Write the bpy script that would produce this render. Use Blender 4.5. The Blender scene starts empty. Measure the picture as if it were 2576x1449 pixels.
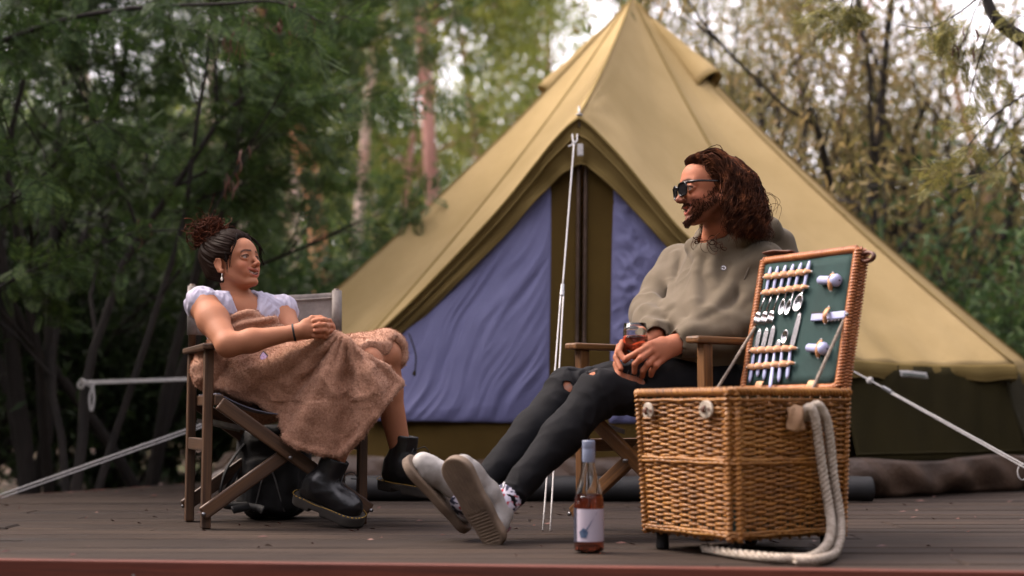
import bpy, math, random
import numpy as np
from mathutils import Vector, Matrix, Quaternion
R = math.radians
rnd = random.Random(7)
nr = np.random.default_rng(11)
scn = bpy.context.scene
COL = scn.collection

# ---------------------------------------------------------------- camera
cam_d = bpy.data.cameras.new('camera'); cam = bpy.data.objects.new('camera', cam_d); COL.objects.link(cam)
CAM_H, PITCH, FPX = 0.38, 5.04, 3578.0
cam.location = (0, 0, CAM_H); cam.rotation_euler = (R(90 + PITCH), 0, 0)
cam_d.sensor_width = 36; cam_d.lens = 50; cam_d.clip_start = 0.05; cam_d.clip_end = 2000
cam_d.dof.use_dof = True; cam_d.dof.focus_distance = 4.75; cam_d.dof.aperture_fstop = 1.5; cam_d.dof.aperture_blades = 0
scn.camera = cam
# ---------------------------------------------------------------- sky, sun, exposure
SUN_EL, SUN_AZ = 50.0, 288.0          # azimuth clockwise from +Y: high on the left, veiled
w = bpy.data.worlds.new('World'); scn.world = w; w.use_nodes = True
nt = w.node_tree; nt.nodes.clear()
sky = nt.nodes.new('ShaderNodeTexSky'); sky.sky_type = 'NISHITA'; sky.sun_disc = False
sky.sun_elevation = R(SUN_EL); sky.sun_rotation = R(SUN_AZ); sky.air_density = 1.0; sky.dust_density = 2.0; sky.ozone_density = 0.6
bg = nt.nodes.new('ShaderNodeBackground'); bg.inputs['Strength'].default_value = 0.15
out = nt.nodes.new('ShaderNodeOutputWorld')
hs = nt.nodes.new('ShaderNodeHueSaturation'); hs.inputs['Saturation'].default_value = 0.22          # thin evening overcast: the same veil all over the sky
tn = nt.nodes.new('ShaderNodeMix'); tn.data_type = 'RGBA'; tn.blend_type = 'MULTIPLY'; tn.inputs[0].default_value = 1.0; tn.inputs[7].default_value = (1.09, 0.972, 0.975, 1)
nt.links.new(sky.outputs[0], hs.inputs['Color']); nt.links.new(hs.outputs[0], tn.inputs[6]); nt.links.new(tn.outputs[2], bg.inputs[0]); nt.links.new(bg.outputs[0], out.inputs[0])
sd = bpy.data.lights.new('sun', 'SUN'); sd.energy = 0.8; sd.angle = R(28); sd.color = (1.0, 0.84, 0.66)
so = bpy.data.objects.new('sun', sd); COL.objects.link(so)
_a, _e = R(SUN_AZ), R(SUN_EL)
_sv = Vector((math.sin(_a) * math.cos(_e), math.cos(_a) * math.cos(_e), math.sin(_e)))
so.rotation_euler = _sv.to_track_quat('Z', 'Y').to_euler(); so.location = (-6, -8, 9)
vs = scn.view_settings; vs.view_transform = 'Standard'; vs.look = 'None'; vs.gamma = 1.0; vs.use_curve_mapping = False; vs.exposure = 2.42
scn.cycles.max_bounces = 8; scn.cycles.transparent_max_bounces = 8

# ---------------------------------------------------------------- helpers
_cp, _sp = math.cos(R(PITCH)), math.sin(R(PITCH))
def at(x, y, Y):
    """world point at depth Y seen at picture position x, y (picture 2576 x 1449)"""
    dx, dz = (x - 1288) / FPX, (724.5 - y) / FPX
    fy, fz = _cp - dz * _sp, _sp + dz * _cp
    return np.array([dx * Y / fy, Y, CAM_H + fz * Y / fy])
def tag(o, label=None, cat=None, group=None, kind=None):
    if label: o['label'] = label
    if cat: o['category'] = cat
    if group: o['group'] = group
    if kind: o['kind'] = kind
    return o
def empty(name, loc, label=None, cat=None, group=None, kind=None):
    o = bpy.data.objects.new(name, None); COL.objects.link(o); o.location = tuple(float(v) for v in loc)
    o.empty_display_size = 0.05
    return tag(o, label, cat, group, kind)
def link(name, me, mat=None, parent=None, origin=None):
    """mesh given in world coordinates; a part keeps them, a thing gets its origin at `origin`"""
    o = bpy.data.objects.new(name, me); COL.objects.link(o)
    if mat is not None:
        for m in (mat if isinstance(mat, (list, tuple)) else [mat]): me.materials.append(m)
    if parent is not None:
        o.parent = parent
        if parent.type == 'EMPTY': o.matrix_parent_inverse = Matrix.Translation(-Vector(parent.location))
        elif tuple(parent.location) != (0, 0, 0): o.matrix_parent_inverse = Matrix.Translation(-Vector(parent.location))
    elif origin is not None:
        me.transform(Matrix.Translation(-Vector([float(v) for v in origin]))); o.location = tuple(float(v) for v in origin)
    return o
def mesh_np(name, V, F, smooth=True, attrs=None, midx=None):
    """V (n,3), F (m,3|4) arrays -> mesh"""
    me = bpy.data.meshes.new(name)
    V = np.ascontiguousarray(V, dtype=np.float32); F = np.ascontiguousarray(F, dtype=np.int32)
    k = F.shape[1]
    me.vertices.add(len(V)); me.vertices.foreach_set('co', V.ravel())
    me.loops.add(F.size); me.loops.foreach_set('vertex_index', F.ravel())
    me.polygons.add(len(F)); me.polygons.foreach_set('loop_start', np.arange(0, F.size, k, dtype=np.int32))
    if smooth: me.polygons.foreach_set('use_smooth', np.ones(len(F), dtype=bool))
    if midx is not None: me.polygons.foreach_set('material_index', np.asarray(midx, dtype=np.int32))
    for an, arr in (attrs or {}).items():
        arr = np.asarray(arr, dtype=np.float32)
        if arr.ndim == 1:
            a = me.attributes.new(an, 'FLOAT', 'POINT'); a.data.foreach_set('value', arr)
        else:
            a = me.attributes.new(an, 'FLOAT_VECTOR', 'POINT'); a.data.foreach_set('vector', arr.ravel())
    me.update(calc_edges=True)
    return me
def nrm(v):
    v = np.asarray(v, float); return v / (np.linalg.norm(v) + 1e-12)
class MB:
    """collects shapes; build() links them as one mesh object"""
    def __init__(s): s.v = []; s.f = []; s.g = []; s.mi = []; s.cur = 0
    def add(s, vs, fs, gs=None):
        n = len(s.v); s.v += [tuple(map(float, p)) for p in vs]
        s.f += [tuple(n + i for i in f) for f in fs]; s.mi += [s.cur] * len(fs)
        s.g += [tuple(map(float, p)) for p in (gs if gs is not None else vs)]
        return s
    def beam(s, a, b, w, h, up=(0, 0, 1), taper=1.0):
        a, b = np.array(a, float), np.array(b, float); d = b - a; L = np.linalg.norm(d); d /= L
        x = nrm(np.cross(d, up)); y = nrm(np.cross(x, d)); o = rnd.random() * 9
        vs, gs = [], []
        for t, q in ((0, 1), (1, taper)):
            for sx, sy in ((-1, -1), (1, -1), (1, 1), (-1, 1)):
                vs.append(a + d * L * t + x * sx * w / 2 * q + y * sy * h / 2 * q); gs.append((t * L + o, sx * w / 2 + o, sy * h / 2))
        return s.add(vs, [(3, 2, 1, 0), (4, 5, 6, 7), (0, 1, 5, 4), (1, 2, 6, 5), (2, 3, 7, 6), (3, 0, 4, 7)], gs)
    def box(s, c, sz, ax=None):
        c = np.array(c, float); ax = np.eye(3) if ax is None else np.array(ax, float); o = rnd.random() * 9
        vs, gs = [], []
        for k in (-1, 1):
            for sx, sy in ((-1, -1), (1, -1), (1, 1), (-1, 1)):
                q = np.array([sx * sz[0] / 2, sy * sz[1] / 2, k * sz[2] / 2]); vs.append(c + q @ ax); gs.append(q + o)
        return s.add(vs, [(3, 2, 1, 0), (4, 5, 6, 7), (0, 1, 5, 4), (1, 2, 6, 5), (2, 3, 7, 6), (3, 0, 4, 7)], gs)
    def tube(s, pts, r, n=6, cap=True, closed=False, flat=1.0, ref=None):
        P = np.array(pts, float); m = len(P)
        rr = np.full(m, r, float) if np.isscalar(r) else np.array(r, float)
        T = np.roll(P, -1, 0) - np.roll(P, 1, 0) if closed else np.gradient(P, axis=0)
        T /= np.linalg.norm(T, axis=1)[:, None] + 1e-12
        u = np.array(ref, float) if ref is not None else (np.array([0, 0, 1.]) if abs(T[0, 2]) < 0.9 else np.array([1., 0, 0]))
        vs, gs, L = [], [], 0.0; o = rnd.random() * 9
        for i in range(m):
            u = u - T[i] * u.dot(T[i]); u /= np.linalg.norm(u) + 1e-12; b = np.cross(T[i], u)
            if i: L += np.linalg.norm(P[i] - P[i - 1])
            for k in range(n):
                a = 2 * math.pi * k / n
                vs.append(P[i] + rr[i] * (math.cos(a) * u * flat + math.sin(a) * b)); gs.append((L + o, math.cos(a) * rr[i] + o, math.sin(a) * rr[i]))
        fs = []
        for i in range(m if closed else m - 1):
            j = (i + 1) % m
            for k in range(n): fs.append((i * n + k, i * n + (k + 1) % n, j * n + (k + 1) % n, j * n + k))
        if cap and not closed: fs += [tuple(reversed(range(n))), tuple((m - 1) * n + k for k in range(n))]
        return s.add(vs, fs, gs)
    def lathe(s, prof, c, n=24, ax=None, cap=False):
        c = np.array(c, float); ax = np.eye(3) if ax is None else np.array(ax, float); vs = []
        for r, z in prof:
            for k in range(n):
                a = 2 * math.pi * k / n; vs.append(c + np.array([r * math.cos(a), r * math.sin(a), z]) @ ax)
        fs = [(i * n + k, i * n + (k + 1) % n, (i + 1) * n + (k + 1) % n, (i + 1) * n + k) for i in range(len(prof) - 1) for k in range(n)]
        if cap: fs += [tuple(reversed(range(n))), tuple((len(prof) - 1) * n + k for k in range(n))]
        return s.add(vs, fs)
    def grid(s, fn, nu, nv, wrapu=False):
        vs = [fn(i / (nu if wrapu else nu - 1), j / (nv - 1)) for j in range(nv) for i in range(nu)]; fs = []
        for j in range(nv - 1):
            for i in range(nu if wrapu else nu - 1):
                fs.append((j * nu + i, j * nu + (i + 1) % nu, (j + 1) * nu + (i + 1) % nu, (j + 1) * nu + i))
        return s.add(vs, fs)
    def prism(s, poly, z0, z1):
        n = len(poly); vs = [(x, y, z0) for x, y in poly] + [(x, y, z1) for x, y in poly]
        return s.add(vs, [tuple(reversed(range(n))), tuple(range(n, 2 * n))] + [(i, (i + 1) % n, n + (i + 1) % n, n + i) for i in range(n)])
    def build(s, name, mat, parent=None, origin=None, smooth=False, bevel=0, solid=0, sub=0):
        me = bpy.data.meshes.new(name); me.from_pydata(s.v, [], s.f)
        a = me.attributes.new('grain', 'FLOAT_VECTOR', 'POINT'); a.data.foreach_set('vector', np.array(s.g, dtype=np.float32).ravel())
        me.polygons.foreach_set('material_index', s.mi)
        if smooth: me.polygons.foreach_set('use_smooth', np.ones(len(s.f), dtype=bool))
        me.update()
        o = link(name, me, mat, parent, origin)
        if solid: m = o.modifiers.new('solid', 'SOLIDIFY'); m.thickness = solid; m.offset = 0
        if bevel: m = o.modifiers.new('bevel', 'BEVEL'); m.width = bevel; m.segments = 2; m.limit_method = 'ANGLE'
        if sub: m = o.modifiers.new('sub', 'SUBSURF'); m.levels = sub; m.render_levels = sub
        return o
def spline(pts, n=40):
    """Catmull-Rom through pts"""
    P = np.array(pts, float); P = np.vstack([2 * P[0] - P[1], P, 2 * P[-1] - P[-2]]); m = len(P) - 3; out = []
    for q in np.linspace(0, m - 1e-6, n):
        i = int(q); t = q - i; a, b, c, d = P[i:i + 4]
        out.append(0.5 * (2 * b + (c - a) * t + (2 * a - 5 * b + 4 * c - d) * t * t + (3 * b - a - 3 * c + d) * t ** 3))
    return np.array(out)

def pn(P, seed=0):
    """gradient noise, P (n,3) -> about -1..1"""
    P = np.asarray(P, np.float32); i = np.floor(P).astype(np.int64); f = P - i; u = f * f * f * (f * (f * 6 - 15) + 10); out = 0
    for dx in (0, 1):
        for dy in (0, 1):
            for dz in (0, 1):
                h = ((i[:, 0] + dx) * 73856093 ^ (i[:, 1] + dy) * 19349663 ^ (i[:, 2] + dz) * 83492791 ^ (seed * 2654435761)) & 0x7fffffff
                h = (h * 1103515245 + 12345) & 0x7fffffff; h = (h >> 8) & 255
                a = h * (2 * np.pi / 256); z = ((h * 37) & 255) / 127.5 - 1; c = np.sqrt(np.maximum(0, 1 - z * z))
                g = np.cos(a) * c * (f[:, 0] - dx) + np.sin(a) * c * (f[:, 1] - dy) + z * (f[:, 2] - dz)
                out = out + g * (u[:, 0] if dx else 1 - u[:, 0]) * (u[:, 1] if dy else 1 - u[:, 1]) * (u[:, 2] if dz else 1 - u[:, 2])
    return out * 1.6
def fbm(P, o=3, seed=0):
    return sum(pn(np.asarray(P) * 2 ** k, seed + k) / 2 ** k for k in range(o))
def ridge(P, seed=0):
    return 1 - np.abs(pn(P, seed)) * 2
# ---------------------------------------------------------------- materials
def C(r, g, b):
    f = lambda v: ((v / 255 + 0.055) / 1.055) ** 2.4 if v / 255 > 0.04045 else v / 255 / 12.92
    return (f(r), f(g), f(b), 1)
class NT:
    def __init__(s, name):
        s.m = bpy.data.materials.new(name); s.m.use_nodes = True; s.t = s.m.node_tree; s.t.nodes.clear()
        s.out = s.n('ShaderNodeOutputMaterial')
    def n(s, t, **k):
        q = s.t.nodes.new(t)
        for a, v in k.items(): setattr(q, a, v)
        return q
    def l(s, a, b): s.t.links.new(a, b)
    def coord(s, kind, scale=(1, 1, 1), rot=(0, 0, 0)):
        mp = s.n('ShaderNodeMapping'); mp.inputs['Scale'].default_value = scale; mp.inputs['Rotation'].default_value = rot
        if kind in ('Object', 'Generated', 'UV'): s.l(s.n('ShaderNodeTexCoord').outputs[kind], mp.inputs[0])
        else: s.l(s.n('ShaderNodeAttribute', attribute_name=kind).outputs['Vector'], mp.inputs[0])
        return mp.outputs[0]
    def noise(s, co, scale, detail=4, rough=0.55, dist=0):
        q = s.n('ShaderNodeTexNoise'); q.inputs['Scale'].default_value = scale; q.inputs['Detail'].default_value = detail
        q.inputs['Roughness'].default_value = rough; q.inputs['Distortion'].default_value = dist; s.l(co, q.inputs['Vector']); return q.outputs['Fac']
    def ramp(s, f, stops):
        q = s.n('ShaderNodeValToRGB'); e = q.color_ramp.elements
        while len(e) < len(stops): e.new(0.5)
        for i, (p, c) in enumerate(stops): e[i].position = p; e[i].color = c if len(c) == 4 else (*c, 1)
        s.l(f, q.inputs[0]); return q.outputs[0]
    def mix(s, f, a, b, mode='MIX'):
        q = s.n('ShaderNodeMix', data_type='RGBA', blend_type=mode)
        for i, v in ((0, f), (6, a), (7, b)):
            if hasattr(v, 'node'): s.l(v, q.inputs[i])
            else: q.inputs[i].default_value = v
        return q.outputs[2]
    def math(s, op, a, b=None, clamp=False):
        q = s.n('ShaderNodeMath', operation=op, use_clamp=clamp)
        for i, v in enumerate((a, b)):
            if v is None: continue
            if hasattr(v, 'node'): s.l(v, q.inputs[i])
            else: q.inputs[i].default_value = v
        return q.outputs[0]
    def bump(s, h, strength, dist=0.01, norm=None):
        q = s.n('ShaderNodeBump'); q.inputs['Strength'].default_value = strength; q.inputs['Distance'].default_value = dist
        s.l(h, q.inputs['Height'])
        if norm is not None: s.l(norm, q.inputs['Normal'])
        return q.outputs[0]
    def bsdf(s, color, rough=0.7, normal=None, **k):
        b = s.n('ShaderNodeBsdfPrincipled')
        for nm, v in {'Base Color': color, 'Roughness': rough, **k}.items():
            if hasattr(v, 'node'): s.l(v, b.inputs[nm])
            else: b.inputs[nm].default_value = v
        if normal is not None: s.l(normal, b.inputs['Normal'])
        s.l(b.outputs[0], s.out.inputs[0]); return b
def plain(name, c1, c2=None, scale=8, rough=0.7, bump=0.0, bscale=60, stretch=(1, 1, 1), coord='Object', bdist=0.004, **k):
    t = NT(name); co = t.coord(coord, stretch); c2 = c2 or tuple(v * 0.7 for v in c1[:3]) + (1,)
    col = t.ramp(t.noise(co, scale, 5), [(0.3, c2), (0.7, c1)])
    nm = t.bump(t.noise(co, bscale, 3), bump, bdist) if bump else None
    t.bsdf(col, rough, nm, **k); return t.m
def wood(name, dark, mid, light, rough=0.6, coord='grain', st=(1.2, 26, 26)):
    t = NT(name); co = t.coord(coord, st)
    n1 = t.noise(co, 1.0, 6, 0.6, 0.6); n2 = t.noise(t.coord(coord, (3, 120, 120)), 1.0, 3)
    col = t.ramp(n1, [(0.28, dark), (0.5, mid), (0.74, light)])
    col = t.mix(0.35, col, t.ramp(n2, [(0.35, dark), (0.65, light)]), 'MIX')
    t.bsdf(col, rough, t.bump(n2, 0.35, 0.002)); return t.m
M = {}
M['chair_wood'] = wood('chair_wood', C(26, 15, 9), C(62, 40, 24), C(98, 68, 42), 0.5)
M['chair_wood_light'] = wood('chair_wood_light', C(46, 27, 12), C(96, 61, 28), C(136, 94, 48), 0.5)
M['metal'] = plain('worn_steel', C(150, 150, 152), C(110, 110, 112), 20, 0.35, Metallic=0.9)
M['fascia'] = wood('fascia_wood', C(50, 18, 10), C(82, 33, 19), C(110, 50, 30), 0.75, st=(1.0, 18, 18))
# deck boards: weathered grey brown with damp sheen and painted sheen streaks, each board its own tone
def deck_mat():
    t = NT('deck_wood'); co = t.coord('grain', (0.9, 22, 10))
    oi = t.n('ShaderNodeObjectInfo').outputs['Random']
    n1 = t.noise(co, 1.0, 7, 0.62, 0.5); n2 = t.noise(t.coord('grain', (2.5, 130, 20)), 1.0, 4, 0.6)
    n3 = t.noise(t.coord('Object', (0.8, 2.2, 1)), 1.6, 4, 0.6)
    a = t.ramp(n1, [(0.25, C(26, 19, 15)), (0.5, C(66, 53, 44)), (0.78, C(110, 94, 81))])
    b = t.ramp(n1, [(0.25, C(24, 18, 15)), (0.5, C(58, 45, 37)), (0.78, C(92, 74, 60))])
    col = t.mix(oi, a, b); rv = t.math('FRACT', t.math('MULTIPLY', oi, 7.31)); col = t.mix(t.math('MULTIPLY', rv, 0.75), col, (0.010, 0.009, 0.009, 1)); sheen_st = t.noise(t.coord('grain', (0.7, 60, 8)), 1.0, 3, 0.6); col = t.mix(t.ramp(sheen_st, [(0.60, (0, 0, 0)), (0.74, (0.5,) * 3)]), col, C(120, 112, 108))  # pale streaks paint a sheen into the board colour
    col = t.mix(0.4, col, t.ramp(n2, [(0.3, C(20, 16, 14)), (0.7, C(100, 86, 74))]), 'MIX')
    col = t.mix(t.ramp(n3, [(0.45, (0, 0, 0)), (0.7, (0.55, 0.55, 0.55))]), col, C(36, 32, 31))
    h = t.math('ADD', t.math('MULTIPLY', n2, 0.6), n1)
    t.bsdf(t.mix(0.35, col, (0.012, 0.010, 0.010, 1)), t.ramp(n3, [(0.3, (0.85,) * 3), (0.75, (0.55,) * 3)]), t.bump(h, 0.6, 0.005), **{'Specular IOR Level': 0.10}); return t.m
M['deck'] = deck_mat()
def canvas(name, base, dark, rough=0.85, translucent=0.25, weave=900, tcol=None):
    t = NT(name); co = t.coord('Object')
    n1 = t.noise(co, 1.3, 5, 0.6); n2 = t.noise(co, weave, 2); n3 = t.noise(co, 14, 5, 0.7)
    col = t.ramp(n1, [(0.3, dark), (0.7, base)])
    col = t.mix(t.ramp(n3, [(0.56, (0, 0, 0)), (0.8, (0.5,) * 3)]), col, dark)
    nm = t.bump(t.math('ADD', t.math('MULTIPLY', n2, 0.3), t.noise(co, 5, 4)), 0.35, 0.02)
    b = t.n('ShaderNodeBsdfPrincipled'); t.l(col, b.inputs['Base Color']); b.inputs['Roughness'].default_value = rough; t.l(nm, b.inputs['Normal'])
    b.inputs['Specular IOR Level'].default_value = 0.12 if rough > 0.5 else 0.3
    tr = t.n('ShaderNodeBsdfTranslucent'); tr.inputs[0].default_value = tcol or base
    mx = t.n('ShaderNodeMixShader'); mx.inputs[0].default_value = translucent
    t.l(b.outputs[0], mx.inputs[1]); t.l(tr.outputs[0], mx.inputs[2]); t.l(mx.outputs[0], t.out.inputs[0]); return t.m
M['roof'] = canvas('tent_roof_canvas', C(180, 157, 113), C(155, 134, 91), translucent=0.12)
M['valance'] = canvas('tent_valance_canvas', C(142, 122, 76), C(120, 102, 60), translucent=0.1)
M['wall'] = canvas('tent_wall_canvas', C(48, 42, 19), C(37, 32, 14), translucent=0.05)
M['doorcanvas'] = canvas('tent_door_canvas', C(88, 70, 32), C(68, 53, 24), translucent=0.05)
M['blue'] = canvas('tent_blue_lining', C(118, 119, 156), C(97, 98, 136), 0.45, translucent=0.05)
M['skirt'] = plain('brown_groundsheet', C(82, 62, 48), C(52, 39, 30), 5, 0.6, 0.4, 12, bdist=0.03)
M['black_rubber'] = plain('black_rubber', C(18, 18, 20), C(11, 11, 13), 8, 0.7, 0.2, 40)
M['rope_white'] = plain('white_guy_rope', C(205, 202, 200), C(150, 148, 146), 200, 0.8, 0.5, 400)
M['dark_inside'] = plain('dark_tent_interior', C(24, 20, 16), C(16, 13, 10), 3, 0.95)  # darkness of the tent interior put into the colour
def leafmat(name, c1, c2, c3, tr=0.35, scale=0.7):
    t = NT(name); geo = t.n('ShaderNodeNewGeometry').outputs['Random Per Island']
    n = t.noise(t.coord('Object'), scale, 3)
    f = t.math('ADD', t.math('MULTIPLY', n, 0.9), t.math('MULTIPLY', geo, 0.5)); f = t.math('SUBTRACT', f, 0.2, True)
    col = t.ramp(f, [(0.15, c1), (0.5, c2), (0.85, c3)])
    d = t.n('ShaderNodeBsdfPrincipled'); t.l(col, d.inputs['Base Color']); d.inputs['Roughness'].default_value = 0.6; d.inputs['Specular IOR Level'].default_value = 0.3
    q = t.n('ShaderNodeBsdfTranslucent'); t.l(col, q.inputs[0])
    mx = t.n('ShaderNodeMixShader'); mx.inputs[0].default_value = tr
    t.l(d.outputs[0], mx.inputs[1]); t.l(q.outputs[0], mx.inputs[2]); t.l(mx.outputs[0], t.out.inputs[0]); return t.m
M['wattle_leaf'] = leafmat('wattle_leaf', C(36, 52, 28), C(58, 80, 40), C(92, 112, 56))
M['euc_leaf'] = leafmat('eucalypt_leaf', C(80, 92, 40), C(120, 130, 60), C(164, 164, 80), 0.5)
M['euc_leaf_dark'] = leafmat('eucalypt_leaf_dark', C(52, 70, 36), C(80, 98, 52), C(112, 122, 62), 0.4)
M['olive_leaf'] = leafmat('olive_leaf', C(76, 76, 42), C(108, 106, 58), C(140, 132, 74), 0.45)
M['shrub_leaf'] = leafmat('shrub_leaf', C(36, 54, 30), C(56, 80, 42), C(84, 104, 56), 0.35)
M['rust_leaf'] = leafmat('rust_olive_leaf', C(78, 76, 42), C(116, 106, 62), C(158, 134, 94), 0.5)
M['shrub_dark'] = leafmat('dark_bush_leaf', C(24, 36, 20), C(38, 54, 28), C(60, 76, 40), 0.3)
M['bark_dark'] = plain('dark_bark', C(36, 29, 25), C(18, 14, 12), 12, 0.9, 0.6, 40, (1, 1, 0.3), bdist=0.02)
M['bark_pale'] = plain('pale_gum_bark', C(224, 204, 194), C(168, 132, 116), 2.2, 0.8, 0.3, 20, (1, 1, 0.35), bdist=0.02)
M['bark_pink'] = plain('pink_gum_bark', C(176, 128, 116), C(120, 80, 68), 2.2, 0.8, 0.3, 20, (1, 1, 0.35), bdist=0.02)
M['bark_orange'] = plain('orange_gum_bark', C(196, 132, 88), C(120, 84, 62), 1.5, 0.8, 0.3, 20, (1, 1, 0.35), bdist=0.02)
M['pod'] = plain('brown_seed_pod', C(98, 52, 38), C(58, 30, 24), 30, 0.6)
def ground_mat():
    t = NT('leaf_litter_ground'); co = t.coord('Object')
    n1 = t.noise(co, 0.35, 4); n2 = t.noise(co, 14, 6, 0.7); n3 = t.noise(co, 3, 5, 0.6)
    lit = t.ramp(n2, [(0.3, C(40, 30, 24)), (0.5, C(84, 66, 50)), (0.72, C(128, 106, 84))])
    gr = t.ramp(n2, [(0.3, C(46, 56, 26)), (0.7, C(104, 122, 58))])
    f = t.ramp(t.math('ADD', t.math('MULTIPLY', n1, 0.6), t.math('MULTIPLY', n3, 0.4)), [(0.5, (0, 0, 0)), (0.6, (1, 1, 1))])
    t.bsdf(t.mix(f, lit, gr), 0.95, t.bump(n2, 0.8, 0.05)); return t.m
M['ground'] = ground_mat()
# ================================================================ ground and deck
GZ = -0.22
def ground():
    n = 120; xs = np.linspace(-1, 1, n); xs = np.sign(xs) * (np.abs(xs) ** 2.2) * 260
    X, Y = np.meshgrid(xs, xs + 12); Z = GZ + 0.05 * np.sin(X * 0.9 + 1) * np.cos(Y * 0.7) + 0.03 * np.sin(X * 2.3 + Y * 1.7)
    V = np.stack([X, Y, Z], -1).reshape(-1, 3); i = np.arange(n * n).reshape(n, n)
    F = np.stack([i[:-1, :-1], i[:-1, 1:], i[1:, 1:], i[1:, :-1]], -1).reshape(-1, 4)
    tag(link('ground', mesh_np('ground', V, F), M['ground']), kind='structure')
ground()
def front(x): return 3.62 - 0.115 * x             # the deck's front edge runs slightly askew
def left(y): return -2.42 + 0.513 * (y - 6.6)     # its far left edge runs off at an angle
def clip(poly, f):
    o = []
    for i in range(len(poly)):
        a, b = poly[i], poly[(i + 1) % len(poly)]; fa, fb = f(a), f(b)
        if fa >= 0: o.append(a)
        if (fa >= 0) != (fb >= 0):
            t = fa / (fa - fb); o.append((a[0] + (b[0] - a[0]) * t, a[1] + (b[1] - a[1]) * t))
    return o
deck = empty('deck', (0, 6, 0), kind='structure')
def deck_boards():
    r = random.Random(3); y = 3.2; bw = 0.138
    while y < 11.6:
        cuts = [-4.4]; x = -4.4 + r.uniform(0.8, 3.0)
        if 3.2 < y < 9:
            while x < 4.2: cuts.append(x); x += r.choice((2.4, 3.0, 3.6))
        cuts.append(4.4)
        for a, b in zip(cuts[:-1], cuts[1:]):
            p = [(a + 0.0015, y), (b - 0.0015, y), (b - 0.0015, y + bw), (a + 0.0015, y + bw)]
            p = clip(p, lambda q: q[1] - front(q[0])); p = clip(p, lambda q: q[0] - left(q[1])) if p else p
            if len(p) < 3: continue
            mb = MB(); dz = r.uniform(-0.005, 0.0025); n = len(p); ch = 0.007
            cx = sum(q[0] for q in p) / n; cy = sum(q[1] for q in p) / n
            ins = lambda q: (q[0] - ch * (1 if q[0] > cx else -1), q[1] - ch * (1 if q[1] > cy else -1))
            rings = [[(*q, -0.03) for q in p], [(*q, dz - ch * 0.8) for q in p], [(*ins(q), dz) for q in p]]
            v = [q for g in rings for q in g]; o = r.uniform(0, 50)
            f = [(k * n + i, k * n + (i + 1) % n, (k + 1) * n + (i + 1) % n, (k + 1) * n + i) for k in (0, 1) for i in range(n)] + [tuple(range(2 * n, 3 * n))]
            mb.add(v, f, [(q[0] + o, q[1] - y + o, q[2]) for q in v]); mb.build('board', M['deck'], deck)
        y += bw + 0.008
deck_boards()
mb = MB(); mb.beam((-4.6, front(-4.6) - 0.019, -0.0995), (4.6, front(4.6) - 0.019, -0.0995), 0.034, 0.205)
fas = mb.build('fascia_board', M['fascia'], deck, bevel=0.004)
for px in (350, 1750):
    p = at(px, 1441, 3.75); mb = MB(); yy = front(p[0]) - 0.0375
    mb.lathe([(0, -0.002), (0.0045, -0.002), (0.005, 0), (0.003, 0.003), (0, 0.003)], (p[0], yy, -0.035 if px < 900 else -0.14), 10, ax=((1, 0, 0), (0, 0, 1), (0, -1, 0))); mb.build('screw_head', M['metal'], deck)
mb = MB()                                           # joists and bearers that carry the boards
for x in np.arange(-4.2, 4.3, 0.6): mb.beam((x, max(front(x) + 0.03, 3.3), -0.09), (x, 11.4, -0.09), 0.045, 0.115) if x > -1.0 else mb.beam((x, max(front(x) + 0.03, 3.3), -0.09), (x, min(11.4, 6.6 + (x + 2.42) / 0.513 - 0.06) if x > -3.7 else 4.3, -0.09), 0.045, 0.115)
mb.build('joist', M['bark_dark'], deck)
mb = MB(); mb.beam((left(4.0) - 0.02, 4.0, -0.085), (left(11.4) - 0.02, 11.4, -0.085), 0.034, 0.16); mb.build('edge_board', M['fascia'], deck, bevel=0.004)
# leaves and twigs scattered on the boards
def litter():
    r = np.random.default_rng(5); N = 190
    x = r.uniform(-2.3, 2.4, N); y = 3.7 + 3.4 * r.random(N) ** 0.8; a = r.uniform(0, 6.3, N); l = r.uniform(0.006, 0.022, N); w = l * r.uniform(0.12, 0.3, N)
    d = np.stack([np.cos(a), np.sin(a)], 1); n = np.stack([-np.sin(a), np.cos(a)], 1)
    V = np.zeros((N, 4, 3)); c = np.stack([x, y], 1)
    V[:, 0, :2] = c - d * l[:, None]; V[:, 1, :2] = c + n * w[:, None]; V[:, 2, :2] = c + d * l[:, None]; V[:, 3, :2] = c - n * w[:, None]
    V[:, :, 2] = 0.004; V[:, 1, 2] = 0.009; V[:, 2, 2] += r.uniform(0, 0.008, N)
    keep = (x > -2.42 + 0.513 * (y - 6.6) + 0.05) & (y > 3.65 - 0.115 * x + 0.05)
    V = V[keep]; F = np.arange(len(V) * 4).reshape(-1, 4)
    tag(link('leaf_litter', mesh_np('leaf_litter', V.reshape(-1, 3), F), M['pod']), 'tiny brown leaves and twigs scattered over the deck boards', 'litter', kind='stuff')
litter()
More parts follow.
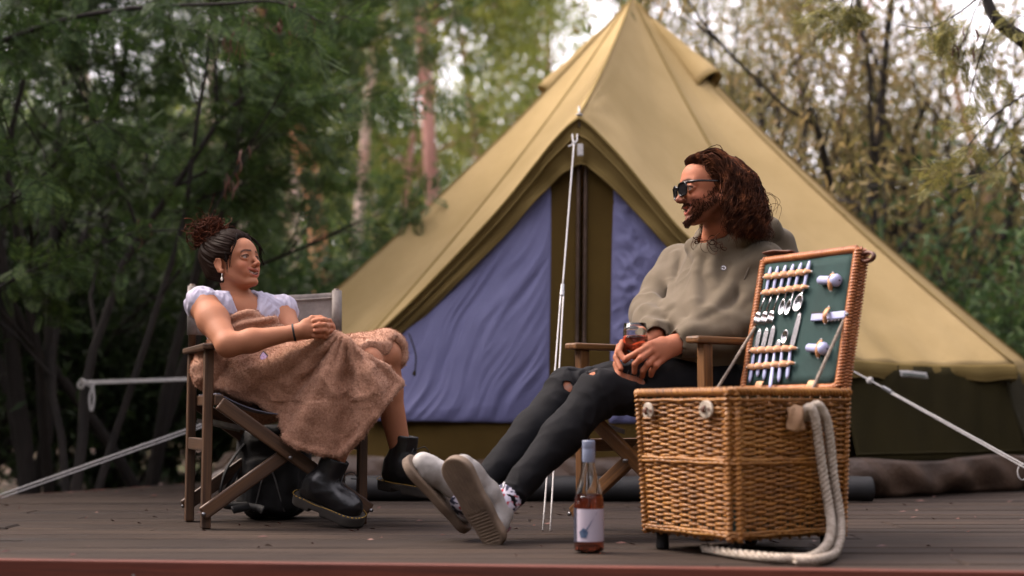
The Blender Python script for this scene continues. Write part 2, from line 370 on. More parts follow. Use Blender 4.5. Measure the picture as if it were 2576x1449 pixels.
# ================================================================ bell tent
TC = np.array([0.73, 8.7]); A0 = R(-100.5); NP = 12
APEX = at(1590, -8, 8.7)
tent = empty('bell_tent', (TC[0], TC[1], 0), 'large khaki canvas bell tent with pointed roof and blue lined doors', 'tent')
def ring(k, r, z):
    a = A0 + k * 2 * math.pi / NP; return np.array([TC[0] + r * math.cos(a), TC[1] + r * math.sin(a), z])
ER, EZ = 2.36, 0.625
DOOR = at(1457, 292, 6.38)
def eave(k): return DOOR if k % NP == 0 else ring(k, ER, EZ)
def seam(k):
    e = eave(k)
    def f(t):
        p = APEX + (e - APEX) * t; sag = 0.11 if k % NP else 0.05
        p = p + np.array([0, 0, -sag * 4 * t * (1 - t) * (1 - 0.25 * t)])
        h = p[:2] - TC; rr = np.linalg.norm(h)
        if t < 0.06: p[2] -= 0.0
        return p
    return f
EDGE_R = [(1457, 292), (1490, 318), (1560, 392), (1640, 490), (1720, 585), (1850, 700), (2000, 812), (2145, 900)]
EDGE_L = [(1457, 292), (1425, 318), (1385, 362), (1332, 430), (1242, 540), (1065, 728), (960, 830), (868, 905)]
def edge_curve(pts, e):
    P = []; n = len(pts); x0, x1 = pts[0][0], pts[-1][0]
    for x, y in pts:
        f = (x - x0) / (x1 - x0); P.append(at(x, y, DOOR[1] + (e[1] - DOOR[1]) * f))
    P[0] = DOOR; P[-1] = e; S = spline(P, 80)
    return lambda s: S[min(79, int(s * 79 + 1e-6))] + (S[min(79, int(s * 79 + 1e-6) + 1)] - S[min(79, int(s * 79 + 1e-6))]) * (s * 79 - int(s * 79 + 1e-6))
ECR, ECL = edge_curve(EDGE_R, eave(1)), edge_curve(EDGE_L, eave(-1))
def bottom(k):
    """lower edge of roof panel k (between seams k and k+1)"""
    if k == 0: return ECR
    if k == NP - 1: return lambda s: ECL(1 - s)
    a, b = eave(k), eave(k + 1)
    return lambda s: a + (b - a) * s + np.array([0, 0, -0.010 * math.sin(math.pi * s)]) + np.append((TC - (a + b)[:2] / 2) * 0.035 * math.sin(math.pi * s), 0)
def wr(p, q, s):                                     # soft cloth waviness
    return math.sin(p * 17.3 + q * 5.1 + s) * 0.5 + math.sin(p * 31.7 - q * 9.3 + s * 2.1) * 0.3 + math.sin(p * 7.1 + q * 13.7 + s * 0.7) * 0.4
def panel(k):
    L, Rr, B = seam(k), seam(k + 1), bottom(k); l1, r1 = L(1), Rr(1)
    nx = np.cross(r1 - APEX, l1 - APEX); nx = nrm(nx); nx = nx if nx[2] > 0 else -nx
    def P(s, t):
        p = (1 - s) * L(t) + s * Rr(t) + (B(s) - ((1 - s) * l1 + s * r1)) * t ** 1.6
        bow = -0.045 * math.sin(math.pi * s) * math.sin(math.pi * min(1, t * 0.9))
        w_ = 0.006 * wr(s * 0.9, t * 0.25, k * 1.7) * math.sin(math.pi * s) * t
        ea = math.exp(-((1 - t) / 0.16) ** 2)          # pull lines running from the eave corners
        w_ += 0.010 * ea * math.sin(s * 26) * math.sin(math.pi * s) ** 0.5 * (0.3 if k in (0, NP - 1) else 1)
        if k in (0, NP - 1):                            # folds fanning out of the door peak
            q = s if k == 0 else 1 - s; ang = math.atan2(1 - t, q + 1e-3); dd = math.hypot(1 - t, q)
            w_ += 0.012 * math.sin(ang * 15) * math.exp(-dd / 0.22) * min(1, dd / 0.05) * (1 - ea * 0.5)
        return p + nx * (bow + w_)
    return P
PAN = [panel(k) for k in range(NP)]
roof = None
def roofmesh():
    global roof
    mb = MB()
    for k in range(NP):
        front_ = k in (0, 1, 10, 11); mb.grid(lambda u, v, k=k: PAN[k](u, v ** 0.9), 34 if front_ else 14, 60 if front_ else 24)
    roof = mb.build('roof', M['roof'], tent, smooth=True, solid=0.004)
    for k in range(NP):                                # stitched seams, a thin raised double fold
        pts = [seam(k)(t) + np.array([0, 0, 0.004]) for t in np.linspace(0.02, 1, 40)]
        out = nrm(np.append(pts[-1][:2] - TC, 0.9))
        mb = MB(); mb.tube([p + out * 0.003 for p in pts], 0.008, 6, flat=0.45, ref=out); mb.build('seam', M['valance'], roof, smooth=True)
roofmesh()
# valance hanging round the eaves
def valance(k):
    B = bottom(k); door = k in (0, NP - 1); a, b = eave(k), eave(k + 1)
    mid = np.append(nrm((B(0.5)[:2] - TC)), 0)
    drop = 0.072
    def P(s, t):
        p = B(s)
        if door:
            q = s if k == 0 else 1 - s
            d = (0.135 * (1 - q) ** 1.5 + 0.075); wob = 0.012 * math.sin(t * 9 + q * 5) + 0.008 * math.sin(q * 30 + t * 4)
            inward = np.append((TC - DOOR[:2]) / np.linalg.norm(TC - DOOR[:2]), 0)
            side = np.array([1, 0, 0]) * (-1 if k == 0 else 1)
            return p + np.array([0, 0, -d * t]) + side * 0.020 * t * min(1, q * 6) + inward * (0.055 * t + wob * t) - inward * 0.012
        return p + np.array([0, 0, -drop * t - 0.006 * math.sin(s * 23 + k) * t]) + mid * (0.012 + 0.010 * math.sin(t * 3) + 0.007 * math.sin(s * 31 + k * 2) * t)
    mb = MB(); mb.grid(P, 60, 9); o = mb.build('door_valance' if door else 'valance', M['valance'], tent, smooth=True, solid=0.003)
    mb = MB(); mb.tube([P(s, 1.0) for s in np.linspace(0, 1, 50)], 0.006, 6); mb.build('hem', M['valance'], o, smooth=True)
    if door:                                           # second layer: the folded hem edge
        mb = MB(); mb.tube([P(s, 0.42) + np.array([0, -0.012, 0]) for s in np.linspace(0.02, 1, 60)], 0.010, 6, flat=0.6); mb.build('fold', M['valance'], o, smooth=True)
        mb = MB(); mb.tube([P(s, 0.06) + np.array([0, -0.012, 0.0]) for s in np.linspace(0, 1, 60)], 0.008, 6); mb.build('fold', M['valance'], o, smooth=True)
for k in range(NP): valance(k)
# side walls, brown groundsheet skirt
WZ = 0.15
def sidewall(k):
    a0, a1 = ring(k, 2.30, EZ - 0.02), ring(k + 1, 2.30, EZ - 0.02); b0, b1 = ring(k, 2.43, WZ), ring(k + 1, 2.43, WZ)
    out = np.append(nrm(((b0 + b1) / 2)[:2] - TC), 0)
    def P(s, t):
        p = ((a0 + (a1 - a0) * s) * (1 - t) + (b0 + (b1 - b0) * s) * t)
        return p + out * (0.010 * wr(s * 1.2, t * 0.15, k) * t + 0.012 * math.sin(s * 40 + t * 7 + k) * (1 - t) * 0.5)
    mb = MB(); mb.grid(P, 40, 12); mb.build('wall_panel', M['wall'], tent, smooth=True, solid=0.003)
    mb = MB(); mb.tube([P(s, 0.90) + out * 0.004 for s in np.linspace(0, 1, 30)], 0.006, 5); mb.build('wall_seam', M['wall'], tent, smooth=True)
for k in range(1, NP - 1): sidewall(k)
def skirt():
    mb = MB()
    def P(s, t):
        a = A0 + s * 2 * math.pi; k = s * NP; e = math.cos(math.pi / NP) / math.cos(((k % 1) - 0.5) * 2 * math.pi / NP)
        e = 1 if (k % NP) < 1 or (k % NP) > 11 else e
        r = 2.45 * e
        if k < 1 or k > NP - 1:                        # straight sill across the doorway
            p0, p1 = ring(-1, 2.45, 0), ring(1, 2.45, 0); q = (k if k < 1 else k - NP) * 0.5 + 0.5
            c = p0 + (p1 - p0) * q; x, y = c[:2]
        else: x, y = TC[0] + r * math.cos(a), TC[1] + r * math.sin(a)
        n = nrm(np.array([x, y]) - TC); puff = 0.035 * math.sin(math.pi * t) + 0.018 * math.sin(s * 150 + t * 4) * t + 0.014 * math.sin(s * 330 - t * 5)
        return np.array([x + n[0] * puff, y + n[1] * puff, (WZ + 0.02) * (1 - t) + 0.006 * t + 0.012 * math.sin(s * 97) * (1 - t)])
    mb.grid(P, 420, 10, wrapu=True); mb.build('groundsheet_skirt', M['skirt'], tent, smooth=True, solid=0.004)
    mb = MB(); n = 48; mb.add([(TC[0], TC[1], 0.012)] + [tuple(ring(i * NP / n, 2.36, 0.012)) for i in range(n)], [(0, 1 + i, 1 + (i + 1) % n) for i in range(n)]); mb.build('groundsheet', M['dark_inside'], tent)
skirt()
# door panels
FL, FR = ring(-1, 2.43, 0.12), ring(1, 2.43, 0.12); DD = nrm((FR - FL)); INW = nrm(np.array([-DD[1], DD[0], 0])); INW = INW if INW[1] > 0 else -INW
def doorpt(X, v, side, z0=0.12, off=0.0, wamp=0.0, seed=0):
    """X: world x along the sill, v: 0 at the sill .. 1 under the roof edge"""
    q = (X - FL[0]) / (FR[0] - FL[0]); base = FL + (FR - FL) * q; base[2] = z0
    E = ECR if side > 0 else ECL
    lo, hi = 0.0, 1.0
    for _ in range(18):
        m = (lo + hi) / 2
        if (E(m)[0] - X) * side < 0: lo = m
        else: hi = m
    top = E((lo + hi) / 2) + INW * 0.075 + np.array([0, 0, -0.015])
    return base + (top - base) * v + INW * -off
def xat(px, py): return at(px, py, 6.45)[0]
def door_side(side):
    xc = xat(1452 if side < 0 else 1470, 700); xo = (FL[0] + 0.03) if side < 0 else (FR[0] - 0.03); xw = xat(1384 if side < 0 else 1538, 700)
    def fold(x, z, s): return 0.012 * math.sin(x * 19 + z * (4 if side < 0 else -2) + s) + 0.008 * math.sin(x * 47 - z * 5 + s)
    mb = MB(); mb.grid(lambda u, v: (lambda X: doorpt(X, v, side) + INW * (0.25 * fold(X, v, 1) * math.sin(math.pi * min(1, v + 0.1))))(xc + (xo - xc) * u), 60, 40)
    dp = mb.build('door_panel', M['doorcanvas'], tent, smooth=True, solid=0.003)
    xe = xo + (0.10 if side < 0 else -0.10)
    def bluept(u, v):
        X = xw + (xe - xw) * u; b = doorpt(X, 0, side, 0.335 + 0.01 * u, 0.030); t_ = doorpt(X, 1, side, 0.12, -0.004); return b + (t_ - b) * v * 0.975
    nu, nv = 110, 130; mb = MB(); mb.grid(bluept, nu, nv); P = np.array(mb.v); U = np.tile(np.linspace(0, 1, nu), nv); Vv = np.repeat(np.linspace(0, 1, nv), nu)
    e = np.minimum.reduce([np.ones(nu * nv), U * 12, (1 - U) * 12, Vv * 12, np.maximum(0, (0.93 - Vv)) * 5]) ** 0.5; x, z = P[:, 0], P[:, 2]; n0 = np.zeros_like(x)
    if side < 0:                                        # long diagonal pull folds
        d, t2 = x * 0.80 + z * -0.45, x * 0.45 + z * 0.80; d2 = d + 0.05 * pn(np.stack([x * 3, z * 3, n0], 1), 3)
        q = 0.012 * ridge(np.stack([d2 * 9, t2 * 0.9, n0], 1), 1) + 0.010 * ridge(np.stack([d2 * 20, t2 * 1.6, n0 + 5], 1), 2) + 0.005 * pn(np.stack([d2 * 40, t2 * 4, n0], 1), 4)
    else:                                               # crumpled creases
        w1 = np.stack([x * 5 + 0.5 * pn(np.stack([x * 3, z * 3, n0], 1), 9), z * 4.2, n0], 1)
        q = 0.012 * ridge(w1 * 1.3, 5) + 0.012 * ridge(w1 * 2.3 + 3, 6) + 0.008 * ridge(w1 * 4.7 + 7, 7)
    q = q - q.min() * 0.55
    P = P - INW[None] * (np.maximum(q, 0) * e)[:, None]; mb.v = [tuple(p) for p in P]
    mb.build('blue_lining', M['blue'], dp, smooth=True)
    mb = MB(); mb.tube([doorpt(xc, v, side, 0.12, 0.008) for v in np.linspace(0, 0.97, 20)], 0.009, 6); mb.build('zip_edge', M['skirt'], dp, smooth=True)
door_side(-1); door_side(1)
# zip pull, peak spike and washer
p = at(1459, 380, 6.40); mb = MB(); mb.box(p + np.array([0, -0.03, 0]), (0.026, 0.006, 0.055)); mb.lathe([(0.006, 0), (0.006, 0.004)], p + np.array([0, -0.033, -0.018]), 10, ax=((1, 0, 0), (0, 0, 1), (0, -1, 0)), cap=True); mb.build('zip_pull', M['rope_white'], tent, bevel=0.002)
mb = MB(); mb.tube([DOOR + np.array([0, 0, -0.05]), DOOR + np.array([0, 0, 0.045])], 0.0045, 8); mb.build('pole_spike', M['metal'], tent, smooth=True)
mb = MB(); mb.lathe([(0.005, 0.010), (0.016, 0.008), (0.016, 0.003), (0.005, 0.002)], DOOR, 16); mb.build('spike_washer', M['rope_white'], tent, smooth=True)
mb = MB(); mb.tube([(TC[0], TC[1], 0), (TC[0], TC[1], APEX[2] - 0.05)], 0.019, 10); mb.build('centre_pole', M['metal'], tent, smooth=True)
for s_ in (-1, 1):
    mb = MB(); mb.tube([DOOR + INW * 0.3 + np.array([0, 0, -0.06]), DOOR + INW * 0.3 + DD * s_ * 0.55 + np.array([0, 0, 0.012 - DOOR[2]])], 0.012, 8); mb.build('door_pole', M['dark_inside'], tent, smooth=True)
# roof vents: half-cone hoods with a dark mouth
def vent(ang, name='vent_hood', t0=0.06, t1=0.235, rw=0.088):
    a = R(ang); k = ((a - A0) / (2 * math.pi) * NP) % NP; kk, s = int(k), k - int(k)
    p0, p1 = PAN[kk](s, t0), PAN[kk](s, t1); d = nrm(p1 - p0); sd_ = nrm(np.array([-math.sin(a), math.cos(a), 0])); up = nrm(np.cross(d, sd_)); up = up if up[2] > 0 else -up
    def P(u, v):
        th = math.pi * (u * 1.16 - 0.08); r = rw * (0.12 + 0.88 * v ** 0.8) * (1 + 0.05 * math.sin(v * 9))
        return p0 + (p1 - p0) * v + sd_ * r * math.cos(th) + up * (r * 1.15 * math.sin(th) - 0.006)
    mb = MB(); mb.grid(P, 20, 16); o = mb.build(name, M['roof'], tent, smooth=True, solid=0.006)
    mb = MB(); mb.tube([P(u, 1.0) for u in np.linspace(0, 1, 20)], 0.008, 6); mb.build('vent_rim', M['valance'], o, smooth=True)
    c = p0 + (p1 - p0) * 0.93; mb = MB(); ps = [c + sd_ * rw * 0.93 * math.cos(math.pi * q) + up * rw * 1.05 * math.sin(math.pi * q) for q in np.linspace(0, 1, 16)]
    mb.add([c] + ps, [(0, i, i + 1) for i in range(1, 16)]); mb.build('vent_dark', M['dark_inside'], o)  # dark sheet stands in for the shade inside the hood
vent(-38); vent(-172)
# tag under the right valance
q0, q1 = at(2262, 932, 6.62), at(2330, 936, 6.72); tv = q1 - q0
mb = MB(); mb.grid(lambda u, v: q0 + tv * (u + 0.06 * v) + np.array([0, -0.004 - 0.004 * v, -0.030 * v + 0.002 * math.sin(u * 5)]), 8, 4); tg = mb.build('brand_tag', M['rope_white'], tent, smooth=True, solid=0.001)
mb = MB(); mb.grid(lambda u, v: q0 + tv * (0.06 + u * 0.86 + 0.06 * (0.45 + v * 0.35)) + np.array([0, -0.009 - 0.003 * v, -0.030 * (0.42 + v * 0.36) + 0.002 * math.sin(u * 5)]), 8, 3); mb.build('tag_print', plain('tag_print_green', C(58, 70, 62), C(120, 124, 120), 160, 0.8), tg, smooth=True)
# canvas tie hanging beside the left lining
mb = MB(); mb.tube(spline([at(1028, 838, 6.70), at(1036, 858, 6.69), at(1046, 895, 6.68), at(1044, 938, 6.68)], 14), 0.005, 5, flat=0.5); mb.tube(spline([at(1044, 934, 6.68), at(1040, 941, 6.67), at(1046, 943, 6.67)], 6), 0.007, 5); mb.build('door_tie', M['wall'], tent, smooth=True)
# ---------------------------------------------------------------- guy ropes, each a thing of its own
def rope(name, paths, label, extra=None, r=0.0033, group='guy ropes of the tent'):
    e = empty(name, paths[0][-1], label, 'rope', group)
    for pth in paths:
        P = np.array(pth); L = np.linalg.norm(np.diff(P, axis=0), axis=1).sum(); S = spline(P, max(8, int(L * 30))) if len(P) > 2 else np.linspace(P[0], P[1], 12)
        mb = MB(); mb.tube(S, r, 6); mb.build('strand', M['rope_white'], e, smooth=True)
    if extra: extra(e)
    return e
def slider(e, p, d, sz=0.05):
    mb = MB(); mb.beam(np.array(p) - nrm(d) * sz / 2, np.array(p) + nrm(d) * sz / 2, 0.014, 0.016); mb.build('slider', M['metal'], e, bevel=0.003)
def knot(e, p, r=0.013):
    mb = MB()
    for a in range(3):
        ax = nr.normal(size=3); ax = nrm(ax); u = nrm(np.cross(ax, (0.3, 0.5, 0.8))); v_ = np.cross(ax, u)
        mb.tube([np.array(p) + r * (math.cos(t) * u + math.sin(t) * v_) for t in np.linspace(0, 6.0, 14)], 0.0042, 5)
    mb.build('knot', M['rope_white'], e, smooth=True)
gp, gs = at(1444, 360, 6.25), at(1367, 1335, 4.62); gs[2] = 0.005; gm = gp + (gs - gp) * 0.46
rope('guy_rope', [[gp, gm], [gm + np.array([0.005, 0, 0]), gs + np.array([0.022, 0, 0])], [gm - np.array([0.005, 0, 0]), gs - np.array([0.002, 0, 0])], [at(1440, 338, 6.29), at(1441, 352, 6.26), gp], [at(1452, 338, 6.29), at(1451, 354, 6.26), gp], [gp, at(1436, 366, 6.24), at(1429, 368, 6.24)]],
     'white guy rope running down from the peak of the tent door to the deck', lambda e: (slider(e, gm, gs - gp, 0.07), knot(e, gp, 0.006)))
e1 = eave(1); g1 = e1 + np.array([0.03, -0.02, -0.055]); gE = at(2600, 1182, 5.9)
gq = g1 + (gE - g1) * 0.20
rope('guy_rope', [[g1, gq], [gq, gE], [gq + np.array([0, 0, -0.006]), gE + np.array([0, 0, -0.012])]], 'white guy rope slanting down right from the eave beside the basket lid', lambda e: (slider(e, gq, gE - g1, 0.05), knot(e, g1 + (gE - g1) * 0.1, 0.012)))
mb = MB(); mb.tube([at(2118, 1168, 6.28) + 0.022 * np.array([math.cos(t), 0, math.sin(t) * 1.5]) for t in np.linspace(0, 6.28, 20)], 0.003, 5); tag(mb.build('rope_loop', M['rope_white'], None, at(2118, 1190, 6.28), smooth=True), 'small white rope loop on the black tube end beside the basket', 'rope')
mb = MB(); mb.tube([at(2572, 1188, 5.95) + 0.02 * np.array([math.cos(t), 0, math.sin(t) * 1.6]) for t in np.linspace(0, 6.28, 20)], 0.003, 5); tag(mb.build('rope_loop', M['rope_white'], None, at(2572, 1200, 5.95), smooth=True), 'small white rope loop at the end of the right guy rope', 'rope')
em = eave(-1); gL = at(-60, 1266, 6.55)
rope('guy_rope', [[em + np.array([0, 0, -0.05]), gL], [em + np.array([0, 0, -0.066]), gL + np.array([0, 0, -0.016])]], 'white double guy rope slanting down to the left edge behind the armchair')
e2 = eave(-2) + np.array([0, 0, -0.05]); gT = at(205, 966, 7.55); gk = e2 + (gT - e2) * 0.47
TIE = gT
def tied(e):
    slider(e, at(405, 957, 7.68), gT - e2, 0.07); knot(e, gT + np.array([0.05, 0, 0]), 0.02); knot(e, gT, 0.026)
    mb = MB(); mb.tube(spline([gT + np.array([0.06, -0.01, -0.005]), gT + np.array([0.05, -0.02, -0.08]), gT + np.array([0.062, -0.02, -0.145]), gT + np.array([0.074, -0.02, -0.08]), gT + np.array([0.062, -0.01, -0.005])], 24), 0.006, 6); mb.build('loop', M['rope_white'], e, smooth=True)
rope('guy_rope', [[e2, at(470, 956, 7.72), gT], [e2 + np.array([0, 0, 0.008]), gT + np.array([0, 0, 0.012])]], 'white guy rope stretched level to the left and knotted round a thin trunk', tied, r=0.006)
# black rolled mat along the front sill
ta, tb = np.array([-0.72, 6.22, 0.057]), np.array([1.545, 6.16, 0.057])
def rolled():
    e = empty('rolled_mat', (ta + tb) / 2 * np.array([1, 1, 0]), 'black rolled mat lying along the front sill of the tent', 'mat')
    mb = MB(); L = 60
    mb.tube([ta + (tb - ta) * i / L + np.array([0, 0.002 * math.sin(i * 1.7), 0.0015 * math.sin(i * 2.3)]) for i in range(L + 1)], 0.054, 24); mb.build('roll', M['black_rubber'], e, smooth=True, bevel=0.004)
    mb = MB(); mb.tube([tb + np.array([0.002, 0.0, 0]) + (0.006 + 0.0075 * t) * np.array([0, math.cos(t), math.sin(t)]) for t in np.linspace(0, 6.2, 40)], 0.0025, 5); mb.build('spiral_edge', M['black_rubber'], e, smooth=True)
    for f in (0.3, 0.75):
        c = ta + (tb - ta) * f; mb = MB(); mb.tube([c + 0.0565 * np.array([0, math.cos(t), math.sin(t)]) for t in np.linspace(0, 6.28, 28, endpoint=False)], 0.004, 6, closed=True); mb.build('strap', M['black_rubber'], e, smooth=True)
rolled()
# ================================================================ trees
def leaf_cards(Pc, D, Nn, Ln, Wd):
    """diamond leaves: centre, direction, normal, length, width"""
    D = D / (np.linalg.norm(D, axis=1)[:, None] + 1e-9); S = np.cross(D, Nn); S /= np.linalg.norm(S, axis=1)[:, None] + 1e-9
    V = np.stack([Pc - D * Ln[:, None] / 2, Pc + S * Wd[:, None] / 2 - D * Ln[:, None] * 0.08, Pc + D * Ln[:, None] / 2, Pc - S * Wd[:, None] / 2 - D * Ln[:, None] * 0.08], 1)
    return V.reshape(-1, 3), np.arange(len(Pc) * 4).reshape(-1, 4)
def walk(p, d, L, n, r, jit, bend=(0, 0, 0)):
    P = [np.array(p, float)]; d = nrm(d)
    for i in range(n):
        d = nrm(d + r.normal(size=3) * jit + np.array(bend)); P.append(P[-1] + d * L / n)
    return np.array(P), d
class Tree:
    def __init__(s, seed): s.r = np.random.default_rng(seed); s.mb = MB(); s.anch = []; s.twigs = []
    def limb(s, p, d, L, r0, lev, maxlev, nb=4, spread=0.8, jit=0.12, bend=(0, 0, 0.02), taper=0.35, frac=0.55, start=0.3, sides=7):
        n = max(4, int(L / 0.25)); n = min(n, 16); P, dd = walk(p, d, L, n, s.r, jit, bend)
        rr = r0 * (1 - (1 - taper) * np.linspace(0, 1, len(P)))
        s.mb.tube(P, rr, max(3, sides - 1 * lev), cap=False)
        if lev >= maxlev:
            s.anch += [P[i] for i in range(1, len(P))]; s.twigs.append(P); return
        for i in range(nb):
            t = start + (1 - start) * (i + s.r.random()) / nb; j = min(len(P) - 2, int(t * (len(P) - 1))); q = P[j] + (P[j + 1] - P[j]) * s.r.random()
            ax = nrm(P[j + 1] - P[j]); side = nrm(np.cross(ax, s.r.normal(size=3))); nd = nrm(ax + side * spread * s.r.uniform(0.6, 1.3))
            s.limb(q, nd, L * frac * s.r.uniform(0.7, 1.2), rr[j] * 0.55, lev + 1, maxlev, nb, spread, jit * 1.2, bend, taper, frac, 0.25, sides)
        s.anch += [P[-1]]
def crown_leaves(anch, n, r, sig, ln, wd, droop=0.5):
    A = np.array(anch); i = r.integers(0, len(A), n); P = A[i] + r.normal(size=(n, 3)) * sig
    D = r.normal(size=(n, 3)); D[:, 2] -= droop * 2; N_ = r.normal(size=(n, 3))
    return leaf_cards(P, D, N_, ln * r.uniform(0.6, 1.3, n), wd * r.uniform(0.6, 1.3, n))
def tree_obj(name, base, T, bark, V, F, leaf, label, group=None, cat='tree'):
    e = empty(name, base, label, cat, group)
    T.mb.build('trunk', bark, e, smooth=True)
    if V is not None: link('crown', mesh_np('crown', V, F, smooth=False), leaf, e)
    return e
def gum(seed, x, y, h, r0, lean, bark, leaf, label, nl=9000, crown0=0.35, group='gum trees in the background', sig=0.32, spread=0.75, fork=0):
    T = Tree(seed); rg = T.r; base = np.array([x, y, GZ - 0.05])
    P, d = walk(base, (lean[0], lean[1], 1), h, 14, rg, 0.05, (0, 0, 0.04)); rr = r0 * (1 - 0.75 * np.linspace(0, 1, 15)); T.mb.tube(P, rr, 10, cap=False)
    if fork:
        j = fork; P2, _ = walk(P[j], (-lean[0] * 1.5 - 0.25, 0.1, 1), h * 0.6, 10, rg, 0.07, (0, 0, 0.03)); T.mb.tube(P2, rr[j] * 0.75 * (1 - 0.6 * np.linspace(0, 1, 11)), 8, cap=False)
    for i in range(13):
        t = crown0 + (1 - crown0) * (i + rg.random()) / 13; j = min(13, int(t * 14)); a = rg.uniform(0, 6.28)
        T.limb(P[j], (math.cos(a), math.sin(a), rg.uniform(0.2, 0.9)), h * rg.uniform(0.13, 0.24), rr[j] * 0.4, 1, 2, 4, spread, 0.16, (0, 0, 0.0))
    V, F = crown_leaves(T.anch, int(nl * 1.7), rg, sig, 0.165, 0.042, 0.7)
    return tree_obj('gum_tree', base, T, bark, V, F, leaf, label, group)
def px(x, Y): return (x - 1288) / FPX * Y
# --- gum trees standing behind the tent: picture x, depth, height, radius, lean, bark, leaf, label
gum(1, px(1112, 17), 17, 11, 0.115, (0.0, 0), M['bark_pink'], M['euc_leaf'], 'tall straight pink gum trunk standing just left of the tent peak', 7000, 0.5)
gum(2, px(846, 15), 15, 10, 0.13, (-0.012, 0), M['bark_orange'], M['euc_leaf'], 'forked gum tree with orange and pale bark behind the seated woman', 7000, 0.6, fork=4)
gum(3, px(880, 19), 19, 11, 0.09, (-0.02, 0), M['bark_pale'], M['euc_leaf'], 'slim pale gum trunk close right of the orange forked gum', 6000, 0.6)
gum(4, px(630, 14), 14, 9, 0.065, (-0.01, 0), M['bark_pale'], M['euc_leaf_dark'], 'slim white gum trunk above the woman and left of the forked gum', 5000, 0.65)
gum(5, px(720, 24), 24, 13, 0.12, (0.03, 0), M['bark_pale'], M['euc_leaf'], 'pale gum tree farther back left of the orange forked gum', 9000, 0.3)
gum(6, px(985, 26), 26, 13, 0.11, (0.02, 0), M['bark_pink'], M['euc_leaf'], 'pinkish gum between the forked gum and the tall pink trunk', 9000, 0.3)
gum(7, px(1240, 24), 24, 10, 0.10, (0.0, 0), M['bark_pink'], M['euc_leaf'], 'slender pink gum low behind the left slope of the tent', 5000, 0.25)
gum(8, px(1420, 30), 30, 14, 0.12, (0.02, 0), M['bark_pink'], M['euc_leaf'], 'distant gum rising directly behind the tent roof', 8000, 0.4)
gum(9, px(520, 20), 20, 12, 0.11, (0.01, 0), M['bark_pale'], M['euc_leaf_dark'], 'gum tree showing through the dark wattle above the woman', 9000, 0.25)
gum(10, px(250, 22), 22, 13, 0.12, (0.0, 0), M['bark_pale'], M['euc_leaf_dark'], 'gum tree mostly hidden behind the dark wattle at far left', 9000, 0.2)
gum(11, px(1760, 26), 26, 12, 0.10, (-0.03, 0), M['bark_pink'], M['olive_leaf'], 'gum tree rising behind the right shoulder of the tent roof', 6000, 0.3)
gum(12, px(2010, 30), 30, 14, 0.12, (0.02, 0), M['bark_pink'], M['olive_leaf'], 'distant gum right of the tent roof behind the branching wattles', 4500, 0.3)
gum(13, px(1960, 21), 21, 10, 0.09, (0.04, 0), M['bark_pink'], M['olive_leaf'], 'pink gum trunk rising behind the right slope of the tent', 4500, 0.35)
gum(14, px(2560, 24), 24, 12, 0.12, (-0.02, 0), M['bark_pink'], M['olive_leaf'], 'pinkish gum trunk at the right edge against the bright sky', 900, 0.7)
gum(15, px(790, 18.5), 18.5, 11, 0.085, (0.012, 0), M['bark_pale'], M['euc_leaf'], 'pale gum trunk close left of the orange forked gum', 4000, 0.65)
gum(16, px(600, 17), 17, 11, 0.07, (0.0, 0), M['bark_pale'], M['euc_leaf_dark'], 'white gum trunk directly above the woman\'s hair bun', 4000, 0.65)
gum(17, px(950, 21), 21, 12, 0.08, (0.01, 0), M['bark_pale'], M['euc_leaf'], 'thin pale gum trunk midway to the tall pink trunk', 5000, 0.45)
gum(18, px(1015, 19), 19, 9, 0.06, (0.0, 0), M['bark_pink'], M['euc_leaf'], 'leafy young gum in the gap left of the tall pink trunk', 7000, 0.15)
# --- branching wattles at the right
def fan_tree(seed, x, y, h, label, nl=9000, leaf='rust_leaf', stems=7, r0=0.05, lean=0.0, sig=0.17):
    T = Tree(seed); rg = T.r; base = np.array([x, y, GZ - 0.05])
    for i in range(stems):
        a = (i + rg.random()) / stems * 2 * math.pi; d = (0.55 * math.cos(a) + lean, 0.35 * math.sin(a), 1)
        T.limb(base + np.array([math.cos(a), math.sin(a), 0]) * 0.08, d, h * rg.uniform(0.6, 0.85), r0 * rg.uniform(0.7, 1.1), 0, 2, 5, 0.55, 0.10, (0, 0, 0.03), 0.3, 0.52, 0.25, 7)
    V, F = crown_leaves(T.anch, int(nl * 1.05), rg, sig, 0.10, 0.026, 0.2)
    return tree_obj('wattle_tree', base, T, M['bark_dark'], V, F, M[leaf], label, 'branching wattles right of the tent')
fan_tree(21, px(2165, 11.8), 11.8, 5.2, 'branching wattle with dark fanned limbs right of the tent', 7000, r0=0.072)
fan_tree(22, px(2440, 12.6), 12.6, 4.2, 'low branching wattle near the right edge behind the tent', 8000, r0=0.065)
fan_tree(23, px(1980, 14.5), 14.5, 6.0, 'thin branching wattle close behind the right tent slope', 9000)
fan_tree(24, px(2620, 15), 15, 3.2, 'rounded olive wattle cut off by the right edge', 9000, sig=0.22)
fan_tree(25, px(2300, 17), 17, 6.5, 'taller branching wattle farther back at the right', 6000)
